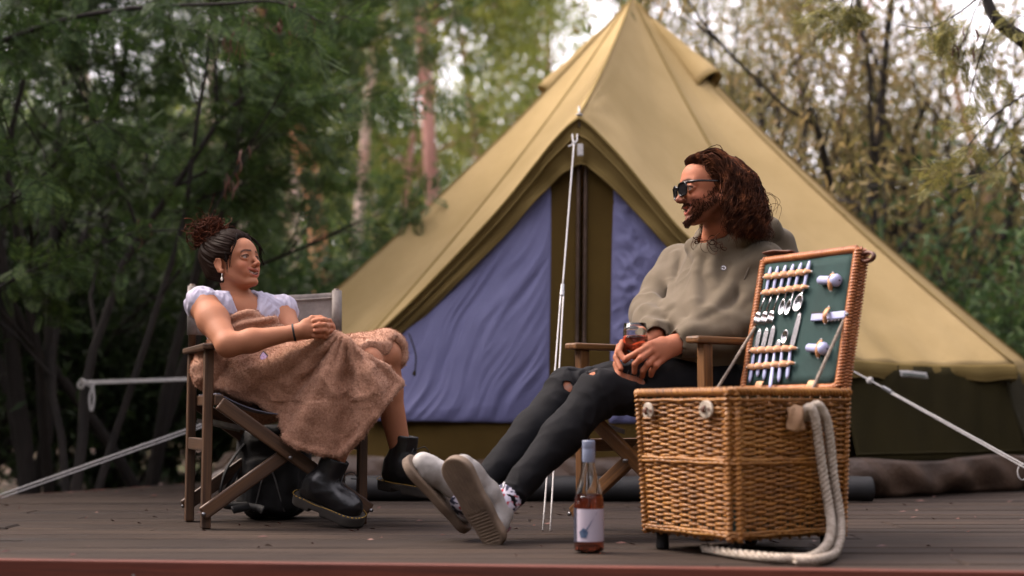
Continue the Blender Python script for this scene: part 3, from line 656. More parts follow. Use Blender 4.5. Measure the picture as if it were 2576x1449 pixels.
# --- understorey shrubs
def shrub(seed, x, y, h, w_, leaf, label, nl=5000, group='understorey shrubs'):
    T = Tree(seed); rg = T.r; base = np.array([x, y, GZ - 0.03])
    for i in range(8):
        a = rg.uniform(0, 6.28); T.limb(base, (math.cos(a) * w_ / h, math.sin(a) * w_ / h, 1), h * rg.uniform(0.6, 1.0), 0.02, 0, 1, 6, 0.7, 0.12, (0, 0, 0), 0.3, 0.5, 0.2, 5)
    V, F = crown_leaves(T.anch, nl, rg, 0.16 + 0.05 * h, 0.11, 0.03, 0.2)
    e = empty('shrub', base, label, 'shrub', group); T.mb.build('stem', M['bark_dark'], e, smooth=True); link('foliage', mesh_np('foliage', V, F, False), M[leaf], e)
shrub(31, px(700, 12), 12, 2.4, 1.0, 'shrub_leaf', 'bright green shrub behind the backrest of the woman\'s chair')
shrub(32, px(930, 13), 13, 2.2, 1.1, 'shrub_leaf', 'dark green shrub at the foot of the left tent slope')
shrub(33, px(1080, 16), 16, 3.0, 1.3, 'shrub_leaf', 'round green shrub behind the left tent slope below the pink trunk')
shrub(34, px(560, 15), 15, 2.6, 1.2, 'shrub_leaf', 'green shrub right of the dark wattle stems and left of the woman\'s head')
shrub(35, px(2380, 10.4), 10.4, 1.7, 0.9, 'shrub_leaf', 'dark green shrub low behind the right end of the tent eave')
shrub(36, px(2200, 13.5), 13.5, 1.9, 1.0, 'shrub_leaf', 'dark green shrub at the foot of the branching wattles')
shrub(37, px(2540, 10.5), 10.5, 2.0, 0.9, 'shrub_leaf', 'dark green shrub in the lower right corner behind the tent')
shrub(38, px(330, 14), 14, 2.6, 1.3, 'shrub_leaf', 'shadowed green shrub deep behind the thin dark trunks at left')
shrub(39, px(60, 13), 13, 2.6, 1.3, 'shrub_leaf', 'shadowed green shrub deep at the left edge behind the trunks')
for i_, (x_, y_, h_, lab_) in enumerate(((-60, 10.5, 2.2, 'dark bush at the left picture edge behind the trunks'), (150, 10.9, 2.0, 'dark bush behind the thickest left trunk'), (330, 10.2, 1.9, 'dark bush behind the guy rope knot at left'), (470, 10.8, 1.8, 'dark bush seen just left of the armchair legs'), (60, 12.2, 3.0, 'tall dark bush far left behind the wattles'), (240, 12.4, 3.0, 'tall dark bush behind the middle of the wattles'), (420, 12.6, 2.8, 'tall dark bush behind the right side of the wattles'), (640, 11.2, 1.5, 'low dark bush behind the woman\'s chair back'), (800, 11.6, 1.7, 'low dark bush at the left foot of the tent'))):
    shrub(140 + i_, px(x_, y_), y_, h_, 1.1, 'shrub_dark', lab_, 6500)
shrub(40, px(1330, 21), 21, 3.0, 1.6, 'shrub_leaf', 'yellow green shrub behind the middle of the left tent slope')
# --- far wood: one mass of leaves and stems
def sstep0(x): t = np.clip((x - 2.5) / 4, 0, 1); return t * t * (3 - 2 * t)
def far_wood():
    r = np.random.default_rng(77); N = 95000
    x = r.uniform(-26, 26, N); y = r.uniform(34, 46, N); top = 9.0 + 2.2 * np.sin(x * 0.7) + 1.8 * np.sin(x * 1.9 + 1) + 1.0 * np.sin(x * 4.3) - 4.0 * np.exp(-((x + 0.6) / 1.3) ** 2) - 3.5 * sstep0(x)
    z = GZ + np.abs(r.random(N)) ** 0.9 * top; V, F = leaf_cards(np.stack([x, y, z], 1), r.normal(size=(N, 3)), r.normal(size=(N, 3)), r.uniform(0.25, 0.6, N), r.uniform(0.12, 0.25, N))
    tag(link('distant_woodland', mesh_np('distant_woodland', V, F, False), M['euc_leaf_dark']), 'distant green bushland closing the view behind the trees', 'woodland', kind='stuff')
far_wood()
def shade_ring():  # unseen leaves added to keep low sky light off the scene
    """added leaf ring out of view, left, right and behind the camera, blocking the low sky"""
    r = np.random.default_rng(78); N = 70000; a = r.uniform(0, 2 * np.pi, N); q = r.uniform(6.6, 9.5, N); x, y = q * np.cos(a), 3.8 + q * np.sin(a); top = 5.0 + 1.3 * np.sin(a * 7) + 0.8 * np.sin(a * 17 + 1)
    z = GZ + r.random(N) * top; k = ~((y > 1.5) & (np.abs(x) < 0.43 * y + 0.9)); V, F = leaf_cards(np.stack([x, y, z], 1)[k], r.normal(size=(k.sum(), 3)), r.normal(size=(k.sum(), 3)), r.uniform(0.25, 0.45, k.sum()), r.uniform(0.10, 0.2, k.sum()))
    tag(link('shade_bush', mesh_np('shade_bush', V, F, False), M['shrub_dark']), 'unseen ring of dark leaves added round the deck to shade it', 'woodland', kind='stuff')
shade_ring()
# --- dense feathery wattles at the left, near enough to show their fronds
def frond_template(n=11, L=0.12):
    """bipinnate frond along +X: midrib and paired pinnae, as quads"""
    V, F = [], []
    def q(a, b, w): 
        d = nrm(np.array(b) - np.array(a)); s = nrm(np.cross(d, (0, 0, 1))) * w; k = len(V)
        V.extend([np.array(a), (np.array(a) + np.array(b)) / 2 + s, np.array(b), (np.array(a) + np.array(b)) / 2 - s]); F.append((k, k + 1, k + 2, k + 3))
    q((0, 0, 0), (L, 0, -0.012), 0.0012)
    for i in range(n):
        t = 0.12 + 0.86 * i / (n - 1); l = 0.042 * math.sin(math.pi * (0.18 + 0.75 * t)); x = L * t
        for sgn in (-1, 1): q((x, 0, -0.012 * t), (x + l * 0.55, sgn * l, -0.012 * t - 0.006), 0.0036)
    return np.array(V), np.array(F)
FT = frond_template()
def place_fronds(P, D, S, r):
    """P positions, D directions, S scale -> arrays"""
    n = len(P); D = D / (np.linalg.norm(D, axis=1)[:, None] + 1e-9); up = np.array([0, 0, 1.0]) + r.normal(size=(n, 3)) * 0.45
    Y = np.cross(up, D); Y /= np.linalg.norm(Y, axis=1)[:, None] + 1e-9; Z = np.cross(D, Y)
    T, F = FT; V = P[:, None] + S[:, None, None] * (T[None, :, 0:1] * D[:, None] + T[None, :, 1:2] * Y[:, None] + T[None, :, 2:3] * Z[:, None])
    return V.reshape(-1, 3), (F[None] + (np.arange(n) * len(T))[:, None, None]).reshape(-1, 4)
def pod_mesh(p, r, L):
    d = np.array([r.normal() * 0.12, r.normal() * 0.12, -1]); q = np.array(p) + nrm(d) * L; c = (np.array(p) + q) / 2 + np.array([r.normal(), r.normal(), 0]) * 0.01
    S = spline([p, c, q], 9); mb = MB(); mb.tube(S, [0.002, 0.005, 0.0062, 0.0045, 0.0062, 0.0045, 0.006, 0.005, 0.0015], 5, flat=0.45); return mb
def wattle(seed, base, stems, label, twigs_extra=(), pods=(), dens=1.0, leaf='wattle_leaf', zmin=0.9, group='dark wattles left of the deck'):
    T = Tree(seed); rg = T.r
    for (dx, dy, L, r0) in stems:
        T.limb(base + np.array([rg.normal() * 0.08, rg.normal() * 0.08, 0]), (dx, dy, 1), L, r0, 0, 3, 4, 0.62, 0.10, (0, 0, 0.01), 0.35, 0.55, 0.32, 7)
    e = empty('wattle_tree', base, label, 'tree', group)
    tw = list(T.twigs)
    for path, r0 in twigs_extra:
        S = spline(path, 30); T.mb.tube(S, r0 * (1 - 0.75 * np.linspace(0, 1, 30)), 6)
        for k in range(16):
            j = rg.integers(4, 29); d = nrm(S[j] - S[j - 1]) + rg.normal(size=3) * 0.55 + np.array([0, 0, -0.25]); P, _ = walk(S[j], d, rg.uniform(0.2, 0.45), 6, rg, 0.12, (0, 0, -0.04)); T.mb.tube(P, 0.0022, 3, cap=False); tw.append(P)
    PP, DD_, SS = [], [], []
    for P in tw:
        L = np.linalg.norm(np.diff(P, axis=0), axis=1).sum(); n = max(3, int(L / 0.028 * dens))
        for k in range(n):
            t = rg.random() * (len(P) - 1.001); j = int(t); p = P[j] + (P[j + 1] - P[j]) * (t - j)
            if p[2] < zmin - 0.5 * rg.random(): continue
            ax = nrm(P[j + 1] - P[j]); side = np.cross(ax, rg.normal(size=3)); PP.append(p); DD_.append(ax * 0.6 + nrm(side) + np.array([0, 0, -0.25])); SS.append(rg.uniform(0.8, 1.5))
    T.mb.build('trunk', M['bark_dark'], e, smooth=True)
    V, F = place_fronds(np.array(PP), np.array(DD_), np.array(SS), rg); link('crown', mesh_np('crown', V, F, False), M[leaf], e)
    for (c, n, L) in pods:
        for k in range(n): pod_mesh(np.array(c) + rg.normal(size=3) * np.array([0.035, 0.03, 0.02]), rg, L * rg.uniform(0.6, 1.1)).build('seed_pod', M['pod'], e, smooth=True)
    return e, len(PP)
_n = 0
def W(x, Y): return np.array([px(x, Y), Y, GZ - 0.04])
e, k = wattle(51, W(105, 8.3), [(-0.05, 0.0, 3.2, 0.055), (0.25, -0.1, 3.0, 0.04), (-0.35, 0.1, 2.8, 0.035), (0.1, -0.35, 2.6, 0.035)], 'dark wattle with the thickest near trunk at the left of the deck', zmin=1.0,
              twigs_extra=[([at(-120, 150, 7.0), at(0, 105, 7.0), at(180, 45, 6.9), at(370, 18, 6.8), at(560, 10, 6.75), at(700, 6, 6.7), at(820, 62, 6.7)], 0.016), ([at(-60, 760, 7.2), at(60, 690, 7.1), at(190, 640, 7.0), at(330, 590, 6.95), at(480, 575, 6.9)], 0.012), ([at(-40, 560, 7.2), at(120, 430, 7.1), at(200, 330, 7.0), at(260, 300, 6.95)], 0.008)],
              pods=[(at(580, 95, 6.75), 9, 0.10), (at(612, 40, 6.75), 5, 0.07), (at(655, 30, 6.75), 4, 0.07), (at(708, 60, 6.7), 6, 0.06), (at(765, 42, 6.7), 5, 0.09), (at(720, 10, 6.7), 3, 0.05), (at(575, 440, 7.0), 5, 0.12), (at(605, 380, 7.0), 3, 0.09), (at(370, 560, 7.0), 3, 0.12)]); _n += k
e, k = wattle(52, W(225, 7.55), [(0.02, 0.1, 3.0, 0.032), (0.3, 0.2, 2.9, 0.025), (-0.3, 0.2, 2.7, 0.025)], 'thin dark wattle trunk with a guy rope knotted round it', zmin=1.1); _n += k
e, k = wattle(53, W(385, 8.9), [(0.0, 0.1, 3.2, 0.05), (0.14, 0.0, 3.0, 0.04), (-0.25, -0.2, 3.2, 0.04)], 'dark wattle with several upright stems left of the woman\'s chair', zmin=1.1,
              twigs_extra=[([at(330, 640, 8.2), at(470, 520, 8.0), at(600, 470, 7.9), at(690, 440, 7.9)], 0.010), ([at(420, 480, 8.2), at(520, 430, 8.1), at(600, 370, 8.0), at(680, 330, 8.0), at(720, 250, 8.0)], 0.012)]); _n += k
e, k = wattle(54, W(-60, 9.6), [(0.2, 0, 3.6, 0.05), (-0.1, -0.2, 3.4, 0.04), (0.4, 0.1, 3.4, 0.04)], 'dark wattle standing deep at the left picture edge', zmin=0.9); _n += k
e, k = wattle(55, W(250, 10.6), [(0.05, 0, 4.0, 0.05), (0.18, -0.1, 3.8, 0.04), (-0.3, 0.0, 4.0, 0.04), (0.0, 0.4, 4.0, 0.04)], 'dark wattle farther back between the left trunks', zmin=1.2, dens=0.8); _n += k
# --- twigs of a wattle hanging into the top right corner
def corner():
    base = np.array([3.2, 6.2, GZ - 0.05]); rg = np.random.default_rng(91); mb = MB(); tw = []
    mb.tube(spline([base, (3.0, 6.2, 1.0), (2.75, 6.15, 2.0), at(2640, 150, 6.1), at(2576, 102, 6.1), at(2520, 62, 6.1), at(2490, 20, 6.1), at(2478, -30, 6.1)], 40), 0.05 * (1 - 0.62 * np.linspace(0, 1, 40)), 8)
    for pth, r0 in (([at(2500, 30, 6.1), at(2485, 80, 6.05), at(2460, 160, 6.0), at(2440, 240, 6.0), at(2432, 300, 6.0)], 0.004), ([at(2640, 200, 6.1), at(2560, 250, 6.05), at(2490, 300, 6.0), at(2430, 370, 6.0), at(2360, 400, 6.0)], 0.005),
                    ([at(2480, -20, 6.1), at(2400, 40, 6.0), at(2330, 70, 6.0), at(2250, 60, 5.95)], 0.005), ([at(2476, -20, 6.1), at(2440, 60, 6.05), at(2425, 130, 6.0), at(2420, 200, 6.0)], 0.003), ([at(2640, 320, 6.1), at(2540, 380, 6.05), at(2480, 430, 6.0), at(2370, 440, 6.0)], 0.004),
                    ([at(2300, -60, 6.0), at(2180, -20, 5.95), at(2100, 10, 5.95), at(2060, 40, 5.95)], 0.004), ([at(2640, 60, 6.1), at(2570, 40, 6.05), at(2540, 70, 6.0)], 0.004), ([at(2150, -30, 5.95), at(2140, 20, 5.95)], 0.003)):
        S = spline(pth, 24); mb.tube(S, r0 * (1 - 0.7 * np.linspace(0, 1, 24)), 5)
        for k in range(7):
            j = rg.integers(6, 24); P, _ = walk(S[j - 1], nrm(S[j - 1] - S[j - 2]) + rg.normal(size=3) * 0.6 + np.array([0, 0, -0.3]), rg.uniform(0.06, 0.16), 5, rg, 0.15, (0, 0, -0.05)); mb.tube(P, 0.0014, 3, cap=False); tw.append(P)
    e = empty('wattle_tree', base, 'wattle twigs and a bent branch hanging into the top right corner', 'tree')
    mb.build('trunk', M['bark_dark'], e, smooth=True)
    PP, D_ = [], []
    for P in tw:
        for k in range(7): j = rg.integers(1, len(P)); PP.append(P[j]); D_.append(nrm(P[j] - P[j - 1]) + rg.normal(size=3) * 0.6 + np.array([0, 0, -0.2]))
    V, F = place_fronds(np.array(PP), np.array(D_), rg.uniform(0.45, 0.85, len(PP)), rg); link('crown', mesh_np('crown', V, F, False), M['olive_leaf'], e)
    for c, n in ((at(2395, 95, 6.0), 6), (at(2440, 90, 6.0), 3), (at(2415, 110, 6.0), 3)):
        for k in range(n): pod_mesh(np.array(c) + rg.normal(size=3) * 0.03, rg, 0.05).build('seed_pod', M['pod'], e, smooth=True)
corner()
# sticks lying on the ground beyond the deck edge
for i, (x, y, L, a, lab) in enumerate(((560, 1200, 0.9, 0.3, 'pale dead branch on the ground behind the chair legs'), (285, 1190, 0.35, 1.1, 'short pale stick on the leaf litter beyond the deck'))):
    p = at(x, y, 8.6); p[2] = GZ + 0.1; P, _ = walk(p, (math.cos(a), math.sin(a) * 0.5, 0.12), L, 8, nr, 0.1); mb = MB(); mb.tube(P, 0.016 * (1 - 0.5 * np.linspace(0, 1, 9)), 6); tag(mb.build('fallen_branch', M['bark_pale'], None, p, smooth=True), lab, 'branch')
# pale rock behind the chair
def rock(): 
    c = at(590, 1215, 7.2); c[2] = 0.05; mb = MB(); rg = np.random.default_rng(4)
    def P(u, v):
        th, ph = u * 2 * math.pi, (v - 0.5) * math.pi * 0.998; d = np.array([math.cos(th) * math.cos(ph), math.sin(th) * math.cos(ph), math.sin(ph)])
        q = 1 + 0.16 * math.sin(d[0] * 5 + 1) + 0.12 * math.sin(d[1] * 7 + d[2] * 4) + 0.08 * math.sin(d[0] * 11 - d[2] * 9)
        return c + d * np.array([0.105, 0.09, 0.072]) * q
    mb.grid(P, 28, 16, wrapu=True); tag(mb.build('stone', plain('grey_stone', C(150, 140, 132), C(92, 84, 78), 14, 0.9, 0.7, 40, bdist=0.01), None, (c[0], c[1], 0), smooth=True), 'pale grey stone on the deck behind the woman\'s chair', 'stone')
rock()
# ================================================================ distance-field modelling for bodies and cloth
def smin(a, b, k):
    if k <= 0: return np.minimum(a, b)
    h = np.maximum(k - np.abs(a - b), 0) / k; return np.minimum(a, b) - h * h * k * 0.25
def smax(a, b, k): return -smin(-a, -b, k)
def f32(v): return np.asarray(v, np.float32)
def sph(P, c, r): return np.linalg.norm(P - f32(c), axis=1) - r
def ell(P, c, r, ax=None):
    q = P - f32(c)
    if ax is not None: q = q @ f32(ax).T
    r = f32(r); k0 = np.linalg.norm(q / r, axis=1); k1 = np.linalg.norm(q / (r * r), axis=1); return k0 * (k0 - 1) / (k1 + 1e-9)
def cap(P, a, b, ra, rb=None):
    rb = ra if rb is None else rb; a, b = f32(a), f32(b); ab = b - a; t = np.clip(((P - a) @ ab) / (ab @ ab + 1e-12), 0, 1)
    return np.linalg.norm(P - a - t[:, None] * ab, axis=1) - (ra + (rb - ra) * t)
def chain(P, pts, rr, k=0.01):
    d = None
    for i in range(len(pts) - 1):
        q = cap(P, pts[i], pts[i + 1], rr[i], rr[i + 1]); d = q if d is None else smin(d, q, k)
    return d
def rbox(P, c, h, r, ax=None):
    q = P - f32(c)
    if ax is not None: q = q @ f32(ax).T
    q = np.abs(q) - (f32(h) - r); return np.linalg.norm(np.maximum(q, 0), axis=1) + np.minimum(q.max(1), 0) - r
def poly2d(X, Z, pts):
    """signed distance to a polygon (negative inside)"""
    d = np.full(len(X), 1e9, np.float32); ins = np.zeros(len(X), bool); n = len(pts)
    for i in range(n):
        x0, z0 = pts[i]; x1, z1 = pts[(i + 1) % n]; ex, ez = x1 - x0, z1 - z0
        t = np.clip(((X - x0) * ex + (Z - z0) * ez) / (ex * ex + ez * ez + 1e-12), 0, 1); d = np.minimum(d, (X - x0 - t * ex) ** 2 + (Z - z0 - t * ez) ** 2)
        c = ((z0 > Z) != (z1 > Z)) & (X < (x1 - x0) * (Z - z0) / (z1 - z0 + 1e-12) + x0); ins ^= c
    d = np.sqrt(d); return np.where(ins, -d, d)
def near(P, c, rb, fn, m=0.05):
    """evaluate fn only close to a bounding ball; elsewhere a safe outer distance"""
    d = np.linalg.norm(P - f32(c), axis=1) - rb; k = d < m
    if k.any(): d[k] = fn(P[k])
    return d
class Frame:
    def __init__(s, o, f, up=(0, 0, 1), pitch=0.0, roll=0.0, sc=1.0):
        f = nrm(f); l = nrm(np.cross(up, f)); u = np.cross(f, l); p = R(pitch)
        f, u = f * math.cos(p) + u * math.sin(p), u * math.cos(p) - f * math.sin(p); r = R(roll)
        l, u = l * math.cos(r) + u * math.sin(r), u * math.cos(r) - l * math.sin(r)
        s.o = np.array(o, float); s.A = np.array([f, l, u]); s.sc = sc
    def loc(s, P): return ((P - f32(s.o)) @ f32(s.A).T) / s.sc
    def w(s, p): return s.o + (np.atleast_2d(p) * s.sc) @ s.A
    def w1(s, p): return s.w(p)[0]
def surf(f, lo, hi, h, B=5):
    """sparse surface nets of the zero level of f"""
    lo, hi = f32(lo), f32(hi); n = np.ceil((hi - lo) / h).astype(int); nb = (n + B - 1) // B
    g = np.stack(np.meshgrid(*[np.arange(k) for k in nb], indexing='ij'), -1).reshape(-1, 3)
    c = lo + (g * B + B / 2) * h; d = np.concatenate([f(c[i:i + 200000].astype(np.float32)) for i in range(0, len(c), 200000)])
    g = g[np.abs(d) < B * h * 0.866 * 1.35 + 0.006]
    o = np.stack(np.meshgrid(*[np.arange(B + 1)] * 3, indexing='ij'), -1).reshape(-1, 3)
    KV, VV, EV = [], [], []
    off = np.array([(a, b, c_) for a in (0, 1) for b in (0, 1) for c_ in (0, 1)])
    NX, NY = int(nb[1] * B + 2), int(nb[2] * B + 2)
    key = lambda I: (I[..., 0].astype(np.int64) * NX + I[..., 1]) * NY + I[..., 2]
    for st in range(0, len(g), 1200):
        gg = g[st:st + 1200]; I = gg[:, None] * B + o[None]; P = (lo + I.reshape(-1, 3) * h).astype(np.float32)
        D = f(P).reshape(len(gg), B + 1, B + 1, B + 1); S = D < 0
        m = np.zeros((len(gg), B, B, B), np.int8)
        for a, b, c_ in off: m += S[:, a:a + B, b:b + B, c_:c_ + B]
        w_ = np.argwhere((m > 0) & (m < 8))
        if len(w_) == 0: continue
        q, ci = w_[:, 0], w_[:, 1:]; val = np.stack([D[q, ci[:, 0] + a, ci[:, 1] + b, ci[:, 2] + c_] for a, b, c_ in off], 1)
        acc = np.zeros((len(w_), 3)); cnt = np.zeros(len(w_))
        for i in range(8):
            for j in range(i + 1, 8):
                if np.abs(off[i] - off[j]).sum() != 1: continue
                x = (val[:, i] < 0) != (val[:, j] < 0); t = np.where(x, val[:, i] / (val[:, i] - val[:, j] + 1e-20), 0)
                acc += np.where(x[:, None], off[i] + t[:, None] * (off[j] - off[i]), 0); cnt += x
        gi = gg[q] * B + ci; KV.append(key(gi)); VV.append(lo + (gi + acc / cnt[:, None]) * h)
        for ax in range(3):                                # edges whose ends differ in sign
            e = np.zeros(3, int); e[ax] = 1; s0 = S[:, :B, :B, :B]; s1 = S[:, e[0]:e[0] + B, e[1]:e[1] + B, e[2]:e[2] + B]
            x = np.argwhere(s0 != s1)
            if len(x): EV.append(np.concatenate([gg[x[:, 0]] * B + x[:, 1:], np.full((len(x), 1), ax), s0[tuple(x.T)][:, None]], 1))
    K = np.concatenate(KV); V = np.concatenate(VV); srt = np.argsort(K); K, V = K[srt], V[srt]; E = np.concatenate(EV); F = []
    for ax in range(3):
        e = E[E[:, 3] == ax]; a, b = (ax + 1) % 3, (ax + 2) % 3; ids, ok = [], np.ones(len(e), bool)
        for da, db in ((-1, -1), (0, -1), (0, 0), (-1, 0)):
            I = e[:, :3].copy(); I[:, a] += da; I[:, b] += db; k = key(I); j = np.clip(np.searchsorted(K, k), 0, len(K) - 1); ok &= (K[j] == k) & (I.min(1) >= 0); ids.append(j)
        q = np.stack(ids, 1)[ok]; fl = e[ok, 4] == 0; q[fl] = q[fl][:, ::-1]; F.append(q)
    return V, np.concatenate(F)
def relax(V, F, it=2, lam=0.5):
    n = len(V)
    for _ in range(it):
        acc = np.zeros((n, 3)); cnt = np.zeros(n)
        for a, b in ((0, 1), (1, 2), (2, 3), (3, 0)):
            np.add.at(acc, F[:, a], V[F[:, b]]); np.add.at(acc, F[:, b], V[F[:, a]]); np.add.at(cnt, F[:, a], 1); np.add.at(cnt, F[:, b], 1)
        V = V + lam * (acc / np.maximum(cnt, 1)[:, None] - V)
    return V
def trace(f, x, y, Y0=3.6, Y1=5.6):
    """first hit of the view ray through picture point x, y with field f"""
    a, b = at(x, y, Y0), at(x, y, Y1); t = np.linspace(0, 1, 400); P = (a + (b - a) * t[:, None]).astype(np.float32); d = f(P); i = np.argmax(d < 0)
    return P[i].astype(float) if d[i] < 0 else P[np.argmin(d)].astype(float)
def vnormals(V, F):
    n = np.cross(V[F[:, 2]] - V[F[:, 0]], V[F[:, 3]] - V[F[:, 1]]); N_ = np.zeros_like(V)
    for k in range(4): np.add.at(N_, F[:, k], n)
    return N_ / (np.linalg.norm(N_, axis=1)[:, None] + 1e-12)
def sdf_mesh(f, lo, hi, h, it=1, disp=None, fine=()):
    """fine: (centre, radius, cell) balls meshed at their own resolution; all pieces share the one surface"""
    fs = [(lambda P, c=c, r=r: np.maximum(f(P), sph(P, c, r)), np.array(c) - r, np.array(c) + r, hh) for c, r, hh in fine]
    def rest(P):
        d = f(P)
        for c, r, hh in fine: d = np.maximum(d, -(sph(P, c, r - 0.009)))
        return d
    VV, FF, n = [], [], 0
    for g, a, b, hh in fs + [(rest if fine else f, lo, hi, h)]:
        V, F = surf(g, a, b, hh)
        if fine:                                          # drop the cut faces of the balls
            ok = np.abs(f(V[F].mean(1).astype(np.float32))) < hh * 0.9; F = F[ok]
        V = relax(V, F, it, 0.45)
        if disp is not None: V = V + vnormals(V, F) * disp(V.astype(np.float32))[:, None]
        VV.append(V); FF.append(F + n); n += len(V)
    return np.concatenate(VV), np.concatenate(FF)
def sdf_obj(name, f, lo, hi, h, mat, parent, color=None, it=1, disp=None, fine=()):
    V, F = sdf_mesh(f, lo, hi, h, it, disp, fine); at_ = {'col': color(V.astype(np.float32))} if color is not None else None
    return link(name, mesh_np(name, V, F, True, at_), mat, parent)
def blend(c, d, m):
    m = np.clip(m, 0, 1)[:, None]; return c * (1 - m) + f32(d[:3]) * m
def sstep(a, b, x): t = np.clip((x - a) / (b - a), 0, 1); return t * t * (3 - 2 * t)
# ================================================================ folding armchairs
def weathered():
    t = NT('weathered_canvas'); co = t.coord('Object')
    n1 = t.noise(co, 9, 6, 0.7); n2 = t.noise(co, 3.2, 4, 0.6, 1.0)
    col = t.ramp(n1, [(0.3, C(96, 90, 86)), (0.7, C(146, 138, 132))])
    col = t.mix(t.ramp(n2, [(0.56, (0, 0, 0)), (0.66, (0.75,) * 3)]), col, C(88, 78, 72))
    t.bsdf(col, 0.9, t.bump(t.noise(co, 600, 2), 0.3, 0.002)); return t.m
M['chair_canvas'] = weathered(); M['seat_canvas'] = plain('blue_grey_seat_canvas', C(96, 98, 112), C(70, 70, 80), 10, 0.9, 0.3, 500)
def armchair(a, b, depth, label, wood_, HA=0.612, HB=0.846, HS=0.425):
    """a, b: feet of the two front posts (plan), depth to the rear posts"""
    a, b = np.array([*a, 0.]), np.array([*b, 0.]); wv = nrm(b - a); bk = np.array([-wv[1], wv[0], 0]); bk = bk if bk[1] > 0 else -bk
    W_ = np.linalg.norm(b - a); e = empty('folding_armchair', (a + b) / 2 + bk * depth / 2, label, 'chair', 'folding armchairs on the deck'); Z = lambda z: np.array([0, 0, z])
    for p in (a, b):
        for q in (0, depth):
            mb = MB(); mb.beam(p + bk * q, p + bk * q + Z(HA - 0.02), 0.040, 0.030, up=wv); mb.build('leg', wood_, e, bevel=0.004)
        mb = MB(); mb.beam(p - bk * 0.055 + Z(HA - 0.0095), p + bk * (depth + 0.045) + Z(HA - 0.0095), 0.058, 0.021); mb.build('armrest', wood_, e, bevel=0.006)
        mb = MB(); mb.beam(p + Z(0.275), p + bk * depth + Z(0.275), 0.024, 0.042); mb.build('rung', wood_, e, bevel=0.004)
        mb = MB(); pb = p + bk * (depth + 0.01); mb.tube([pb + Z(HA), pb + bk * 0.02 + Z(HB - 0.02), pb + bk * 0.021 + Z(HB)], [0.014, 0.014, 0.010], 10); mb.build('back_post', wood_, e, smooth=True)
    for q, o in ((-0.03, -1), (depth + 0.03, 1)):              # crossed legs, front and rear pair
        for p, s, k in ((a, 1, 0), (b, -1, 1)):
            st = p + bk * (q + o * 0.022 * (k)) - wv * s * 0.015 + Z(0.05); en = p + wv * s * (W_ - 0.03) + bk * (q + o * 0.022 * k) + Z(HS - 0.01)
            mb = MB(); mb.beam(st, en, 0.022, 0.046, up=(0, 0, 1)); mb.build('cross_leg', wood_, e, bevel=0.005)
            mb = MB(); d = nrm(en - st); mb.tube([st + bk * o * 0.014, st + bk * o * 0.02], 0.007, 8); mb.build('bolt', M['metal'], e, smooth=True)
        m_ = (a + b) / 2 + bk * (q - 0.02) + Z((HS + 0.04) / 2); mb = MB(); mb.tube([m_, m_ + bk * o * 0.028], 0.006, 8); mb.build('bolt', M['metal'], e, smooth=True)
    for p, s in ((a, 1), (b, -1)):
        r0 = p + wv * s * 0.03 + Z(HS); mb = MB(); mb.beam(r0 - bk * 0.05, r0 + bk * (depth + 0.05), 0.028, 0.036); mb.build('seat_rail', wood_, e, bevel=0.004)
        for q in (0.03, depth - 0.03):
            mb = MB(); mb.beam(p + bk * q + wv * s * 0.016 + Z(HS - 0.07), p + bk * q + wv * s * 0.17 + Z(HS - 0.105), 0.004, 0.014); mb.build('brace', M['metal'], e)
    s0, s1 = a + wv * 0.03, b - wv * 0.03
    mb = MB(); mb.grid(lambda u, v: s0 + (s1 - s0) * u + bk * (-0.03 + (depth + 0.06) * v) + Z(HS + 0.021 - 0.07 * (1 - (2 * u - 1) ** 2)), 20, 12); mb.build('seat', M['seat_canvas'], e, smooth=True, solid=0.004)
    p0, p1 = a + bk * (depth + 0.027), b + bk * (depth + 0.027)
    mb = MB(); mb.grid(lambda u, v: p0 + (p1 - p0) * u + bk * (0.016 + 0.085 * math.sin(math.pi * u) ** 0.8 + 0.004 * math.sin(v * 6)) + Z(HB - 0.012 - 0.17 * v - 0.012 * math.sin(math.pi * u) * (1 - v)), 26, 12)
    bc = mb.build('back_canvas', M['chair_canvas'], e, smooth=True, solid=0.005)
    for p in (p0, p1):
        mb = MB(); mb.tube([p - bk * 0.004 + Z(HB - 0.008), p - bk * 0.010 + Z(HB - 0.185)], 0.0185, 10); mb.build('sleeve', M['chair_canvas'], bc, smooth=True)
    mb = MB(); mb.tube([p0 + (p1 - p0) * u + bk * (0.010 + 0.085 * math.sin(math.pi * u) ** 0.8) + Z(HB - 0.032 - 0.012 * math.sin(math.pi * u)) for u in np.linspace(0, 1, 24)], 0.003, 5); mb.build('hem', M['chair_canvas'], bc, smooth=True)
    return e
armchair((-1.017, 4.77), (-0.520, 4.965), 0.35, 'weathered brown folding armchair under the woman wrapped in a blanket', M['chair_wood'])
armchair((0.235, 4.75), (0.585, 4.315), 0.37, 'honey brown folding armchair under the man in the hoodie', M['chair_wood_light'])
